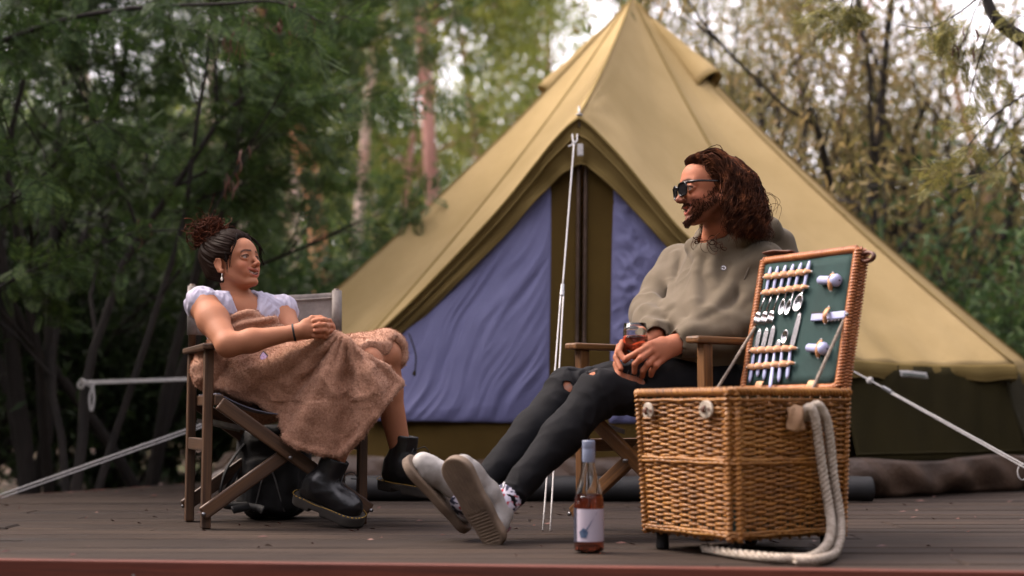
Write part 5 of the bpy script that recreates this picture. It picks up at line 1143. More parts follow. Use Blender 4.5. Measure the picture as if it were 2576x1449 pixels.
def head_sdf(L, male):
    """head in its own frame: x forward, y left, z up, eye line at z = 0; about 0.22 m tall"""
    A = L.copy(); A[:, 1] = np.abs(A[:, 1])                       # mirror
    d = ell(A, (-0.012, 0, 0.036 - 0.004 * male), (0.094, 0.073, 0.082 - 0.010 * male))
    fw = 0.056 if male else 0.0485; d = smin(d, ell(A, (0.030, 0, -0.026), (0.058, fw, 0.076)), 0.03)
    d = smin(d, ell(A, (0.052, 0, 0.035), (0.040, 0.050, 0.045)), 0.03)            # forehead
    jw = 1.10 if male else 1.0
    d = smin(d, cap(A, (-0.004, (0.051 if male else 0.047) * jw, -0.040), (0.060, 0.014 * jw, -0.092), 0.014, 0.012), 0.024)
    d = smin(d, sph(A, (0.077, 0, -0.094), 0.0140 * jw), 0.026)                    # chin
    d = smin(d, ell(A, (0.062, 0.037, -0.032), (0.020, 0.015, 0.018)), 0.020)       # cheek, lifted by the smile
    d = smin(d, cap(A, (0.087, 0.006, 0.021), (0.072, 0.043, 0.020), 0.0066 + 0.003 * male, 0.006 + 0.001 * male), 0.016)   # brow
    d = smax(d, -sph(A, (0.103, 0.031, 0.000), 0.0160), 0.012)                      # eye socket
    d = smin(d, sph(A, (0.0752, 0.0315, -0.001), 0.0137), 0.003)                    # eyeball
    d = smin(d, chain(A, [(0.082, 0.018, 0.001), (0.0878, 0.028, 0.0088), (0.084, 0.040, 0.0062), (0.074, 0.047, -0.001)], [0.003, 0.0034, 0.0034, 0.003], 0.003), 0.005)   # upper lid
    d = smin(d, chain(A, [(0.082, 0.019, -0.003), (0.0850, 0.030, -0.0100), (0.078, 0.043, -0.0062)], [0.003, 0.003, 0.003], 0.003), 0.006)
    d = smin(d, chain(A, [(0.0885, 0, 0.012), (0.0995, 0, -0.012), (0.1120 - 0.001 * male, 0, -0.0305)], [0.0058, 0.0062, 0.0082 + 0.0015 * male], 0.01), 0.012)   # nose
    d = smin(d, ell(A, (0.100, 0.0105, -0.034), (0.010, 0.0066, 0.0070)), 0.007)
    d = smax(d, -ell(A, (0.106, 0.0065, -0.0415), (0.005, 0.003, 0.004)), 0.003)
    d = smin(d, cap(A, (0.080, 0, -0.055), (0.070, 0.026, -0.057), 0.012, 0.011), 0.018)   # muzzle
    d = smin(d, chain(A, [(0.0920, 0.0, -0.0515), (0.0880, 0.014, -0.0520), (0.0750, 0.0320, -0.0435)], [0.0046, 0.0040, 0.0020], 0.004), 0.006)   # upper lip
    d = smin(d, chain(A, [(0.0890, 0.0, -0.0735), (0.0850, 0.014, -0.0695), (0.0740, 0.0320, -0.0460)], [0.0054, 0.0050, 0.0020], 0.004), 0.006)   # lower lip
    Am = A.copy(); Am[:, 2] -= 0.52 * np.maximum(A[:, 1] - 0.008, 0)
    d = smax(d, -ell(Am, (0.090, 0, -0.0632), (0.017, 0.0275, 0.0068)), 0.003)          # open smile
    d = smin(d, ell(Am, (0.070, 0, -0.0578), (0.0140, 0.0230, 0.0052)), 0.001)           # teeth
    d = smax(d, -cap(A, (0.096, 0.016, -0.036), (0.076, 0.038, -0.062), 0.0028, 0.002), 0.010) if male else d   # smile crease
    e = ell(A, (-0.012, 0.0755, -0.008), (0.0190, 0.0075, 0.0285), ax=[[0.94, 0.30, -0.17], [-0.30, 0.95, 0.0], [0.17, 0, 0.98]])   # ear
    e = smax(e, -ell(A, (-0.004, 0.0855, -0.004), (0.0100, 0.0060, 0.0185)), 0.005); e = smin(e, sph(A, (-0.002, 0.0755, -0.034), 0.0085), 0.006)
    e = smin(e, chain(A, [(0.002, 0.079, 0.012), (-0.014, 0.083, 0.018), (-0.026, 0.082, 0.006), (-0.024, 0.080, -0.015)], [0.003] * 4, 0.003), 0.004)
    return smin(d, e, 0.008)
def face_color(L, base, lip, brow, beard=None, male=False):
    A = L.copy(); A[:, 1] = np.abs(A[:, 1]); c = np.tile(f32(base[:3]), (len(L), 1)); n = pn(L * 70, 3) * 0.5 + 0.5
    ck = np.exp(-(((A[:, 0] - 0.07) / 0.03) ** 2 + ((A[:, 1] - 0.042) / 0.02) ** 2 + ((A[:, 2] + 0.03) / 0.02) ** 2)); c = blend(c, (base[0] * 1.1, base[1] * 0.74, base[2] * 0.68), ck * 0.6)
    ns = np.exp(-((L - f32((0.112, 0, -0.03))) ** 2).sum(1) / 0.012 ** 2); c = blend(c, (base[0] * 1.08, base[1] * 0.72, base[2] * 0.66), ns * 0.6)
    if beard is not None:
        m = sstep(-0.030, -0.052, A[:, 2] - 0.35 * (A[:, 0] - 0.05)) * sstep(-0.045, -0.015, A[:, 0]) * sstep(-0.122, -0.100, A[:, 2]); m *= 1 - np.exp(-(((A[:, 1]) / 0.030) ** 2 + ((A[:, 2] + 0.060) / 0.013) ** 2) ** 2) * (A[:, 0] > 0.065)
        mo = np.exp(-(((A[:, 2] + 0.0455 + 0.10 * A[:, 1]) / 0.0060) ** 2)) * (A[:, 1] < 0.036) * (A[:, 0] > 0.07)
        m = np.maximum(m * (0.80 + 0.25 * n), mo * 1.0) * (A[:, 2] > -0.15); c = blend(c, beard, m * 0.68)
    lipm = np.maximum(np.exp(-((A[:, 2] + 0.0515 - 0.40 * np.maximum(A[:, 1] - 0.010, 0)) / 0.0040) ** 4), np.exp(-((A[:, 2] + 0.0735 - 1.40 * np.maximum(A[:, 1] - 0.012, 0)) / 0.0056) ** 4)) * (A[:, 1] < 0.031) * (A[:, 0] > 0.070); c = blend(c, lip, lipm * 0.85)
    zm = A[:, 2] - 0.52 * np.maximum(A[:, 1] - 0.008, 0); inm = (np.abs(zm + 0.0632) < 0.0074) & (A[:, 1] < 0.0245) & (A[:, 0] > 0.055) & (A[:, 0] < 0.0865); c[inm] = f32((0.10, 0.02, 0.02))
    te = inm & (zm > -0.0630) & (A[:, 0] < 0.0835); c[te] = f32((0.86, 0.80, 0.74))
    ed = np.linalg.norm(A - f32((0.0752, 0.0315, -0.001)), axis=1); ey = (ed < 0.0146) & (A[:, 0] > 0.079); c[ey] = f32((0.26, 0.21, 0.18))
    ir = ey & (np.hypot(A[:, 1] - 0.030, A[:, 2] + 0.0005) < 0.0066); c[ir] = f32((0.030, 0.014, 0.008))
    ls = np.exp(-((A[:, 2] - 0.0066 + 6 * (A[:, 1] - 0.030) ** 2 * 3) / 0.0032) ** 2) * (A[:, 0] > 0.070) * (A[:, 1] > 0.017) * (A[:, 1] < 0.048); c = blend(c, (0.012, 0.007, 0.005), ls * 1.6)
    bz = 0.0225 + 0.10 * (A[:, 1] - 0.010) - 6.5 * np.maximum(A[:, 1] - 0.030, 0) ** 2 * 4; bm = np.exp(-((A[:, 2] - bz) / (0.0050 if male else 0.0036)) ** 2) * (A[:, 1] > 0.010) * (A[:, 1] < 0.049) * (A[:, 0] > 0.05); c = blend(c, brow, bm * 1.5)
    return c
def finger(P, pts, r0=0.0088, r1=0.0068):
    n = len(pts); return chain(P, pts, [r0 + (r1 - r0) * i / (n - 1) for i in range(n)], 0.004)
def bbox(pts, m): P = np.array(pts); return P.min(0) - m, P.max(0) + m
# ---------------------------------------------------------------- woman in the left armchair
# boots
M['boot'] = plain('black_boot_leather', C(20, 20, 23), C(13, 13, 15), 18, 0.34, 0.35, 30, bdist=0.006); M['boot_sole'] = plain('dark_boot_sole', C(52, 46, 40), C(34, 30, 27), 14, 0.8)
def outline(L, sx=1.0):
    """2-D shoe outline distance (x toe direction)"""
    Q = np.stack([L[:, 0], L[:, 1], np.zeros(len(L), np.float32)], 1)
    return smin(cap(Q, (-0.098 * sx, 0, 0), (-0.03, -0.002, 0), 0.035, 0.033), cap(Q, (-0.03, -0.002, 0), (0.082 * sx, 0.004, 0), 0.033, 0.044), 0.03)
def boot_frame(mid, toe_dir, up, shaft, ax_):
    B = Frame(mid, toe_dir, up); ank = B.w1((ax_, 0, 0.078)); return B, ank, ank + nrm(shaft) * 0.115
def boot(fr, parent, name='boot', h=0.0036):
    B, ank, top = fr; sd_ = B.A[1]
    def upper(P):
        L = B.loc(P); d = cap(L, (-0.085, 0, 0.055), (-0.07, 0, 0.085), 0.037, 0.038); d = smin(d, chain(L, [(-0.06, 0, 0.085), (0.0, 0, 0.070), (0.055, 0.002, 0.058), (0.085, 0.003, 0.055)], [0.043, 0.040, 0.038, 0.036], 0.03), 0.03)
        d = smax(d, outline(L) - 0.006, 0.012); d = smin(d, cap(P, ank, top + (top - ank) * 0.2, 0.045, 0.048), 0.03)
        a = nrm(top - ank); d = smax(d, (P - f32(top)) @ f32(a), 0.003); d = smax(d, -cap(P, top - a * 0.02, top + a * 0.06, 0.040), 0.003); return smax(d, 0.034 - L[:, 2], 0.002)
    lo, hi = bbox([B.w1((0.13, 0, 0)), B.w1((-0.14, 0, 0)), top], 0.075); sdf_obj(name, upper, lo, hi, h, M['boot'], parent, disp=lambda V: 0.0014 * pn(V * 30, 2) + 0.0010 * ridge(np.stack([V[:, 0] * 14, V[:, 1] * 14, V[:, 2] * 34], 1), 7))
    def sole(P):
        L = B.loc(P); d = smax(outline(L) - 0.008 * 1, np.abs(L[:, 2] - 0.018) - 0.018, 0.006); d = smax(d, -rbox(L, (-0.030, 0, 0.0), (0.022, 0.1, 0.014), 0.006), 0.004)
        return d
    sdf_obj('boot_sole', sole, lo, hi, h, M['boot_sole'], parent)
    # stitched welt
    ths = np.linspace(0, 2 * np.pi, 72, endpoint=False); pts = []
    for t in ths:
        rr = np.linspace(0, 0.2, 120); Q = np.stack([rr * np.cos(t) - 0.005, rr * np.sin(t), np.zeros(120)], 1).astype(np.float32); k = np.argmax(outline(Q) - 0.0085 > 0); pts.append(B.w1((Q[k, 0], Q[k, 1], 0.0375)))
    P = np.array(pts); mb = MB(); S = spline(np.vstack([P, P[:1]]), 288)
    for i in range(0, 286, 4): mb.tube(S[i:i + 3], 0.0017, 4)
    mb.build('welt_stitching', plain('yellow_thread', C(178, 142, 52), C(150, 116, 40), 30, 0.7), parent, smooth=True)
    mb = MB()                                                               # laces
    for i in range(6):
        c = B.w1((0.028 - 0.016 * i, 0, 0.108 + 0.004 * i)) if i < 4 else ank + nrm(top - ank) * (0.03 + 0.025 * (i - 4)) + B.A[0] * 0.047
        w_ = 0.022; mb.tube([c - sd_ * w_ - B.A[2] * 0.010, c - sd_ * w_ * 0.5, c + sd_ * w_ * 0.5, c + sd_ * w_ - B.A[2] * 0.010], 0.0022, 5)
    c = ank + nrm(top - ank) * 0.07 + B.A[0] * 0.05
    for s in (-1, 1): mb.tube(spline([c, c + sd_ * s * 0.03 + B.A[0] * 0.02 + [0, 0, 0.01], c + sd_ * s * 0.05 + B.A[0] * 0.025 - [0, 0, 0.015], c + sd_ * s * 0.02 + B.A[0] * 0.02 - [0, 0, 0.01]], 14), 0.0018, 4)
    mb.build('lace', M['black_rubber'], parent, smooth=True)
_h, _t = at(744, 1260, 4.90), at(908, 1322, 4.80); _t[2] = 0.002
BOOT_N = boot_frame((_h + _t) / 2 + np.array([0, 0, -0.002]), _t - _h, (0.12, -0.25, 1), (0.42, -0.10, 1.0), -0.038)
BOOT_F = boot_frame(at(1034, 1240, 4.95), (0.80, -0.58, -0.10), (-0.05, -0.1, 1), (0.10, -0.02, 1.0), -0.045)
def woman():
    base = (-0.86, 5.08, 0.0)
    W_ = empty('person', base, 'woman with a curly hair bun, white blouse and black boots seated at left', 'person')
    H = Frame((0, 0, 0), (0.855, -0.52, 0), pitch=16, roll=-3, sc=0.93); H.o = at(553, 667, 4.925) - H.w1((-0.008, -0.075, -0.008))
    sr, sl = at(512, 765, 4.88), at(706, 782, 5.05); er, wr_ = at(574, 868, 4.70), at(742, 836, 4.72); el, wl = at(742, 862, 4.93), at(772, 838, 4.84)
    nb = at(603, 766, 5.00); chest = at(620, 822, 5.02); belly = at(640, 900, 5.05); pel = np.array([-0.86, 5.08, 0.49])
    kn = at(922, 914, 4.83); an = BOOT_N[1] * 0.7 + BOOT_N[2] * 0.3; hr, hl = pel + [0.02, -0.09, 0], pel + [0.06, 0.06, 0.03]
    kf = at(968, 893, 4.93); af = BOOT_F[1] * 0.7 + BOOT_F[2] * 0.3
    nk = H.w1((-0.030, 0, -0.060))
    # right hand (near) and left hand clasped
    h0, h1 = at(766, 830, 4.715), at(798, 822, 4.715)
    rk = [at(800, 806, 4.715), at(803, 818, 4.70), at(803, 831, 4.70), at(799, 843, 4.71)]
    lk = [at(829, 808, 4.76), at(832, 820, 4.75), at(832, 833, 4.75), at(828, 845, 4.76)]
    def body(P):
        d = near(P, H.w1((0.01, 0, 0)), 0.125, lambda Q: smax(head_sdf(H.loc(Q), 0), -sph(H.loc(Q), (0.060, 0, -0.150), 0.042), 0.02) * H.sc)
        d = smin(d, cap(P, nk, nb + [0, 0.01, 0.0], 0.041, 0.044), 0.014)
        ax = nrm(sl - sr); d2 = cap(P, sr + [0, 0, -0.005], sl + [0, 0, -0.005], 0.042); d2 = smin(d2, cap(P, sr * 0.62 + nb * 0.38 + [0, 0, 0.002], nb, 0.026, 0.030), 0.025); d2 = smin(d2, cap(P, sl * 0.62 + nb * 0.38 + [0, 0, 0.002], nb, 0.026, 0.030), 0.025)
        d2 = smin(d2, ell(P, chest, (0.118, 0.085, 0.10)), 0.05); d2 = smin(d2, cap(P, chest, belly, 0.10, 0.10), 0.05); d2 = smin(d2, cap(P, belly, pel, 0.105, 0.12), 0.05)
        d = smin(d, d2, 0.035)
        d = smin(d, chain(P, [sr, sr * 0.6 + er * 0.4, er], [0.050, 0.050, 0.039], 0.03), 0.035); d = smin(d, chain(P, [er, er * 0.65 + wr_ * 0.35, wr_], [0.038, 0.038, 0.0245], 0.02), 0.02)
        d = smin(d, chain(P, [sl, el], [0.047, 0.038], 0.03), 0.035); d = smin(d, chain(P, [el, wl], [0.037, 0.0245], 0.02), 0.02)
        # legs
        d = smin(d, chain(P, [hr, kn], [0.082, 0.056], 0.03), 0.04); d = smin(d, chain(P, [kn, kn * 0.65 + an * 0.35, an], [0.054, 0.052, 0.036], 0.03), 0.02)
        d = smin(d, chain(P, [hl, kf], [0.080, 0.054], 0.03), 0.04); d = smin(d, chain(P, [kf, kf * 0.68 + af * 0.32 + [-0.012, 0.0, 0], af], [0.055, 0.050, 0.034], 0.03), 0.015)
        d = smin(d, sph(P, kf + [0.006, -0.02, -0.005], 0.046), 0.02)
        # hands
        def hands(P):
            hd = cap(P, wr_, h0, 0.024, 0.030); hd = smin(hd, rbox(P, (h0 + h1) / 2 + [0.004, 0.004, 0], (0.034, 0.015, 0.033), 0.014), 0.015)
            for k in rk: hd = smin(hd, finger(P, [h0 * 0.5 + k * 0.5, k, k + [0.022, 0.020, -0.004], k + [0.022, 0.046, -0.008]], 0.0105, 0.0085), 0.006)
            hd = smin(hd, chain(P, [wl, at(806, 828, 4.79), at(822, 826, 4.775)], [0.026, 0.032, 0.030], 0.02), 0.02)
            for i, k in enumerate(lk): hd = smin(hd, finger(P, [k + [-0.006, 0.03, 0], k, k + [-0.016, -0.044, 0.001], k + [-0.044, -0.056, -0.003]], 0.0095, 0.0078), 0.003)
            hd = smin(hd, finger(P, [at(768, 815, 4.72), at(785, 801, 4.72), at(806, 800, 4.73), at(818, 806, 4.735)], 0.0115, 0.0088), 0.008)
            hd = smin(hd, finger(P, [at(815, 815, 4.77), at(805, 803, 4.75), at(792, 808, 4.73)], 0.011, 0.0085), 0.005)
            return hd
        d = smin(d, near(P, (h0 + h1) / 2 + [0.01, 0.03, 0], 0.10, hands), 0.015)
        return d
    sk = C(158, 106, 78); 
    def col(V):
        L = H.loc(V); c = face_color(L, sk, C(140, 66, 58), C(30, 18, 14)); far = (np.linalg.norm(L, axis=1) > 0.14); c[far] = f32(sk[:3])
        for k in rk + lk + [kf]: c = blend(c, (sk[0] * 1.05, sk[1] * 0.74, sk[2] * 0.66), np.exp(-((V - f32(k)) ** 2).sum(1) / 0.018 ** 2) * 0.5)
        return c
    lo, hi = bbox([H.w1((0, 0, 0.12)), sr, sl, er, an, af, kf, h1, H.o], 0.16)
    hi[2] = H.w1((0, 0, 0.13))[2] + 0.03; sdf_obj('body', body, lo, hi, 0.0046, M['skin'], W_, col, 1, None, [(H.w1((0.01, 0, -0.01)), 0.135, 0.0020), ((h0 + h1) / 2 + [0.015, 0.03, 0], 0.075, 0.0024)])
    # blouse with loose cap sleeves
    def blouse(P):
        d = ell(P, chest + [0, 0, -0.01], (0.130, 0.100, 0.115)); d = smin(d, cap(P, sr + [0.01, 0, -0.01], sl + [-0.01, 0, -0.01], 0.056), 0.04); d = smin(d, cap(P, chest, belly, 0.115, 0.115), 0.05)
        d = smin(d, cap(P, nb * 0.45 + sr * 0.55 + [0, 0, -0.004], nb * 0.4 + sl * 0.6 + [0, 0, -0.004], 0.036), 0.03)
        wv = 0
        cs = ell(P, sr + [-0.006, 0.004, 0.002], (0.0550, 0.0550, 0.054)); cs = np.abs(cs + wv) - 0.0035; ud = nrm(er - sr); cs = smax(cs, (P - f32(sr + ud * 0.052)) @ f32(nrm(ud * 0.8 + np.array([0.75, -0.1, 0.3]))), 0.006)
        cl = ell(P, sl + [0.006, 0, -0.002], (0.052, 0.051, 0.055)); cl = np.abs(cl + wv) - 0.0035; cl = smax(cl, -(P[:, 2] - (sl[2] - 0.055 + 0.4 * (P[:, 0] - sl[0]))), 0.006)
        d = d + wv * 0.8
        d = smax(d, -cap(P, at(614, 748, 4.93), at(640, 800, 4.86), 0.052, 0.030), 0.008); d = smax(d, -cap(P, nk, nb + [0.0, 0.0, -0.01], 0.050, 0.056), 0.010)
        d = smax(d, -cap(P, sr * 0.86 + er * 0.14 + [-0.01, -0.015, 0], er, 0.060, 0.055), 0.004)
        d = smin(d, cs, 0.006); d = smin(d, cl, 0.008)
        return d
    lo, hi = bbox([sr, sl, belly, chest], 0.13); sdf_obj('blouse', blouse, lo, hi, 0.0032, plain('white_cotton', C(172, 168, 184), C(148, 144, 162), 22, 0.85, 0.3, 300), W_, None, 1, lambda V: 0.002 * pn(V * 26, 4) + 0.0045 * ridge(V * f32((44, 44, 14)) + 0.5 * pn(V * 20, 3)[:, None], 8))
    # hair: smooth drawn-back cap, bun of curls, loose wisps
    HM = NT('dark_brown_hair'); n = HM.noise(HM.coord('grain', (5, 90, 90)), 1.0, 3); a = HM.n('ShaderNodeAttribute', attribute_name='col').outputs['Color']
    HM.bsdf(HM.mix(HM.math('MULTIPLY', n, 0.6), a, (0.004, 0.003, 0.002, 1)), 0.55, HM.bump(n, 0.5, 0.003), **{'Specular IOR Level': 0.05}); HM = HM.m
    bunc = at(528, 594, 5.02); bl = H.loc(f32(bunc)[None])[0]
    def hairf(P):
        L = H.loc(P); A = L.copy(); A[:, 1] = np.abs(A[:, 1]); d = ell(A, (-0.022, 0, 0.046), (0.110, 0.091, 0.102)); d = smin(d, ell(A, (-0.056, 0, -0.014), (0.070, 0.074, 0.082)), 0.03); d = smin(d, ell(A, (-0.075, 0, 0.070), (0.062, 0.070, 0.060)), 0.04)
        fx = np.interp(L[:, 2], [-0.05, -0.02, 0.0, 0.03, 0.06, 0.085, 0.11], [-0.03, 0.004, 0.020, 0.044, 0.060, 0.066, 0.075]) + 0.004 * np.sin(L[:, 2] * 90) + 0.014 * sstep(0.0, 0.03, L[:, 1]) * sstep(0.0, 0.03, L[:, 2])
        d = smax(d, L[:, 0] - fx, 0.010)                                   # hairline
        d = smax(d, -ell(A, (-0.006, 0.086, -0.012), (0.024, 0.03, 0.034)), 0.008)   # clear the ear
        d = smax(d, -(L[:, 2] + 0.075 + 0.6 * (L[:, 0] + 0.02)), 0.01); b = sph(L, bl, 0.046); return smin(d, b, 0.02) * H.sc
    lo, hi = bbox([H.w1((-0.12, 0, 0.1)), H.w1((0.09, 0.09, 0.1)), H.w1((0.0, -0.09, -0.1)), bunc + [-0.06, 0, 0.06], bunc - [0, 0.06, 0]], 0.05)
    dk, rd = C(32, 19, 13), C(66, 32, 18)
    fa = nrm(bl - np.array([0.05, 0, 0.06])); fu = nrm(np.cross(fa, (0, 1, 0))); fv = np.cross(fa, fu)
    def strands(V):
        L = H.loc(V) - f32((0.05, 0, 0.06)); ph = np.arctan2(L @ f32(fu), L @ f32(fv)); t = L @ f32(fa); n0 = np.zeros_like(t)
        return 0.0030 * pn(np.stack([ph * 9, t * 12, n0], 1), 5) + 0.0022 * pn(np.stack([ph * 24, t * 14, n0 + 3], 1), 7)
    hc = sdf_obj('hair', hairf, lo, hi, 0.0026, HM, W_, disp=strands, color=lambda V: blend(np.tile(f32(dk[:3]), (len(V), 1)), rd, np.exp(-((V - f32(bunc + [-0.005, 0, 0.035])) ** 2).sum(1) / 0.045 ** 2) * 0.8))
    mb = MB(); r = np.random.default_rng(8)
    for i in range(760):                                                    # bun curls
        c = bunc + r.normal(size=3) * [0.023, 0.020, 0.018]; u = nrm(r.normal(size=3)); v = nrm(np.cross(u, r.normal(size=3))); rr = r.uniform(0.008, 0.026); t0 = r.uniform(0, 6); L = r.uniform(2.5, 5.5)
        mb.tube([c + rr * (math.cos(t0 + t) * u + math.sin(t0 + t) * v) + np.cross(u, v) * 0.006 * t + [0, 0, 0.004 * t] for t in np.linspace(0, L, 14)], np.linspace(0.0023, 0.0008, 14), 3)
    for i in range(26):                                                     # flyaways of the bun
        p = bunc + r.normal(size=3) * 0.03 + [-0.01, 0, 0.02]; d = nrm(p - bunc + [-0.01, 0, 0.02]); mb.tube(spline([p, p + d * 0.03 + r.normal(size=3) * 0.01, p + d * 0.055 + r.normal(size=3) * 0.014], 9), np.linspace(0.0018, 0.0005, 9), 3)
    mb.build('bun_curl', plain('auburn_hair', C(74, 36, 20), C(32, 16, 11), 70, 0.7, **{'Specular IOR Level': 0.04}), W_, smooth=True)
    mb = MB()
    for pts in ([(0.050, 0.030, 0.116), (0.084, 0.050, 0.070), (0.080, 0.060, 0.015), (0.086, 0.066, -0.018)], [(0.062, -0.030, 0.100), (0.070, -0.062, 0.055), (0.048, -0.076, 0.005), (0.040, -0.078, -0.035)], [(0.050, 0.032, 0.116), (0.088, 0.050, 0.060), (0.096, 0.060, 0.02)], [(0.03, -0.078, 0.03), (0.034, -0.080, -0.01), (0.028, -0.080, -0.05)]):
        for k in range(5): mb.tube(H.w(spline([np.array(q) + r.normal(size=3) * 0.003 for q in pts], 16)), np.linspace(0.0022, 0.0006, 16), 3)
    mb.build('hair_strand', plain('dark_hair_strands', C(30, 19, 15), C(14, 9, 8), 70, 0.6, **{'Specular IOR Level': 0.05}), W_, smooth=True)
    # earring, bracelet
    p = H.w1((-0.002, -0.078, -0.044)); mb = MB(); mb.tube([p, p - [0, 0, 0.012]], 0.0012, 5); mb.lathe([(0, -0.026), (0.004, -0.022), (0.0045, -0.018), (0.002, -0.012), (0, -0.011)], p, 10); mb.build('earring', plain('pearl', C(230, 224, 214), C(210, 200, 190), 9, 0.2), W_, smooth=True)
    d = nrm(wr_ - er); u = nrm(np.cross(d, (0, 1, 0))); v = np.cross(d, u); c = wr_ - d * 0.003
    mb = MB(); mb.tube([c + 0.0272 * (math.cos(t) * u + math.sin(t) * v) for t in np.linspace(0, 6.28, 28, endpoint=False)], 0.0030, 6, closed=True, flat=1.5, ref=d); mb.build('bracelet', M['black_rubber'], W_, smooth=True)
    return W_, dict(an=an, af=af, kn=kn, kf=kf, chest=chest, belly=belly, pel=pel, er=er, sl=sl, sr=sr, hl=hl, hr=hr)
WOMAN, WJ = woman()
boot(BOOT_N, WOMAN); boot(BOOT_F, WOMAN)
# ---------------------------------------------------------------- sherpa blanket over her lap
def sherpa():
    t = NT('tan_sherpa'); co = t.coord('Object'); n1 = t.noise(co, 420, 3, 0.7); n2 = t.noise(co, 6, 3); n3 = t.noise(co, 140, 3, 0.6)
    f = t.math('ADD', t.math('MULTIPLY', n1, 0.55), t.math('MULTIPLY', n3, 0.45)); col = t.ramp(f, [(0.34, C(126, 89, 71)), (0.52, C(180, 134, 108)), (0.70, C(212, 170, 146))]); col = t.mix(t.math('MULTIPLY', n2, 0.25), col, C(112, 72, 50))
    t.bsdf(col, 0.95, t.bump(f, 0.8, 0.005), **{'Sheen Weight': 0.15, 'Sheen Roughness': 0.6, 'Sheen Tint': (1, 0.85, 0.7, 1)}); return t.m
def blanket():
    J = WJ; B_ = empty('blanket', (-0.7, 4.85, 0.1), 'fluffy tan blanket wrapped round the seated woman and hanging over her knees', 'blanket')
    NEARP = [(556, 886), (640, 868), (760, 852), (828, 838), (862, 842), (930, 895), (1006, 962), (985, 1005), (930, 1082), (858, 1150), (812, 1146), (752, 1128), (712, 1104), (692, 1075), (690, 1058), (640, 1022), (560, 990), (512, 968), (498, 930)]
    N2 = [tuple(at(x, y, 4.78)[[0, 2]]) for x, y in NEARP]; K = at(875, 838, 4.78)
    fl = [(838, 834), (900, 822), (972, 836), (1008, 868), (1014, 925), (1000, 930), (940, 930), (860, 900)]
    def y0(x, z):
        b = np.interp(x, [-1.08, -0.95, -0.70, -0.50, -0.44, -0.36], [4.98, 4.87, 4.775, 4.725, 4.735, 4.80]); b = b + 0.12 * np.maximum(0.40 - z, 0) + 0.10 * np.maximum(z - 0.60, 0)
        ph = np.arctan2(x - K[0], K[2] - z + 0.02); rr = np.hypot(x - K[0], z - K[2])
        rip = 0.026 * np.sin(ph * 8.5 + 2.4 * rr + 0.8) * sstep(0.03, 0.18, rr) + 0.008 * np.sin(ph * 19 + 1)
        return b + rip
    EDGE = [(lambda q: np.array([q[0], float(y0(np.array([q[0]]), np.array([q[2]]))[0]) - 0.004, q[2]]))(at(px_, py_, 4.78)) for px_, py_ in ((846, 842), (880, 862), (930, 899), (970, 932), (1000, 962), (980, 1002), (950, 1045), (910, 1095), (860, 1142), (812, 1139), (752, 1121), (716, 1100))]
    def f(P):
        x, y, z = P[:, 0], P[:, 1], P[:, 2]; pd = poly2d(x, z, N2); sh = smax(pd + 0.006, np.abs(y - y0(x, z)) * 0.8 - 0.010, 0.010)
        lap = smin(cap(P, J['hr'] + [-0.02, 0.0, 0.0], J['kn'], 0.104, 0.078), cap(P, J['hl'], J['kf'] + [-0.03, 0, 0], 0.098, 0.074), 0.06); lap = smin(lap, ell(P, J['pel'] + [-0.03, 0, -0.01], (0.17, 0.15, 0.12)), 0.06)
        lap = np.maximum(lap, -(z - 0.425 - 0.15 * np.minimum(x + 0.75, 0))); lap = np.maximum(lap, x - (-0.470 + 0.9 * (y - 4.82)))   # stop before the bare knee
        tor = cap(P, J['chest'] + [0.014, -0.040, 0.0], J['belly'] + [0, -0.02, 0], 0.134, 0.140); tor = smin(tor, ell(P, at(548, 930, 4.97), (0.085, 0.10, 0.085)), 0.04); tor = smin(tor, cap(P, J['belly'], J['pel'] + [-0.04, 0.0, 0], 0.135, 0.150), 0.05)
        top = J['chest'][2] + 0.046 - 0.30 * np.abs(x - J['chest'][0] - 0.035); tor = smax(tor, z - top, 0.020)
        arm = cap(P, J['sr'], J['er'], 0.056, 0.05); tor = smax(tor, -arm, 0.01)
        d = smin(lap, tor, 0.03); d = smin(d, sh, 0.02); d = smin(d, near(P, (-0.50, 4.78, 0.45), 0.27, lambda Q: chain(Q, EDGE, [0.012] * len(EDGE), 0.01)), 0.012)
        # flap turned over the far knee
        k = cap(P, J['hl'] * 0.4 + J['kf'] * 0.6 + [0, 0, 0.004], J['kf'] + [-0.006, 0.012, 0.008], 0.072, 0.071); k = np.abs(k) - 0.008
        cut = (z - np.interp(x, [-0.56, -0.49, -0.41, -0.37], [0.560, 0.588, 0.640, 0.655])) + 1.1 * np.maximum(y - 4.915, 0) * 5; k = smax(k, -cut, 0.008); k = smax(k, 0.515 - z, 0.01)
        d = smin(d, k, 0.010)
        d = smax(d, -cap(P, J['kf'] + [0.02, -0.05, -0.03], J['kf'] + [0.06, -0.06, -0.12], 0.035, 0.05), 0.006)
        return d
    def disp(V):
        x, z = V[:, 0], V[:, 2]; up = sstep(0.64, 0.70, z) * (x < -0.72)
        return 0.009 * np.sin((z - 0.35 * (x + 0.93)) * 170 + 2.5 * pn(V * 7, 9)) * up + 0.009 * ridge(V * f32((9, 9, 13)), 3) * (1 - up) * (z > 0.42) + 0.004 * pn(V * 22, 5)
    V, F = sdf_mesh(f, (-1.14, 4.62, 0.20), (-0.30, 5.30, 0.90), 0.0046, 2, disp)
    V += (np.random.default_rng(2).normal(size=V.shape) * 0.0005); SH = sherpa(); link('cloth', mesh_np('cloth', V, F), SH, B_)
    rg = np.random.default_rng(5); N_ = vnormals(V, F); i = rg.integers(0, len(V), 90000); P = V[i] + rg.normal(size=(90000, 3)) * 0.0016; D = N_[i] + rg.normal(size=(90000, 3)) * 0.65 + np.array([0, 0, -0.15]); D /= np.linalg.norm(D, axis=1)[:, None]
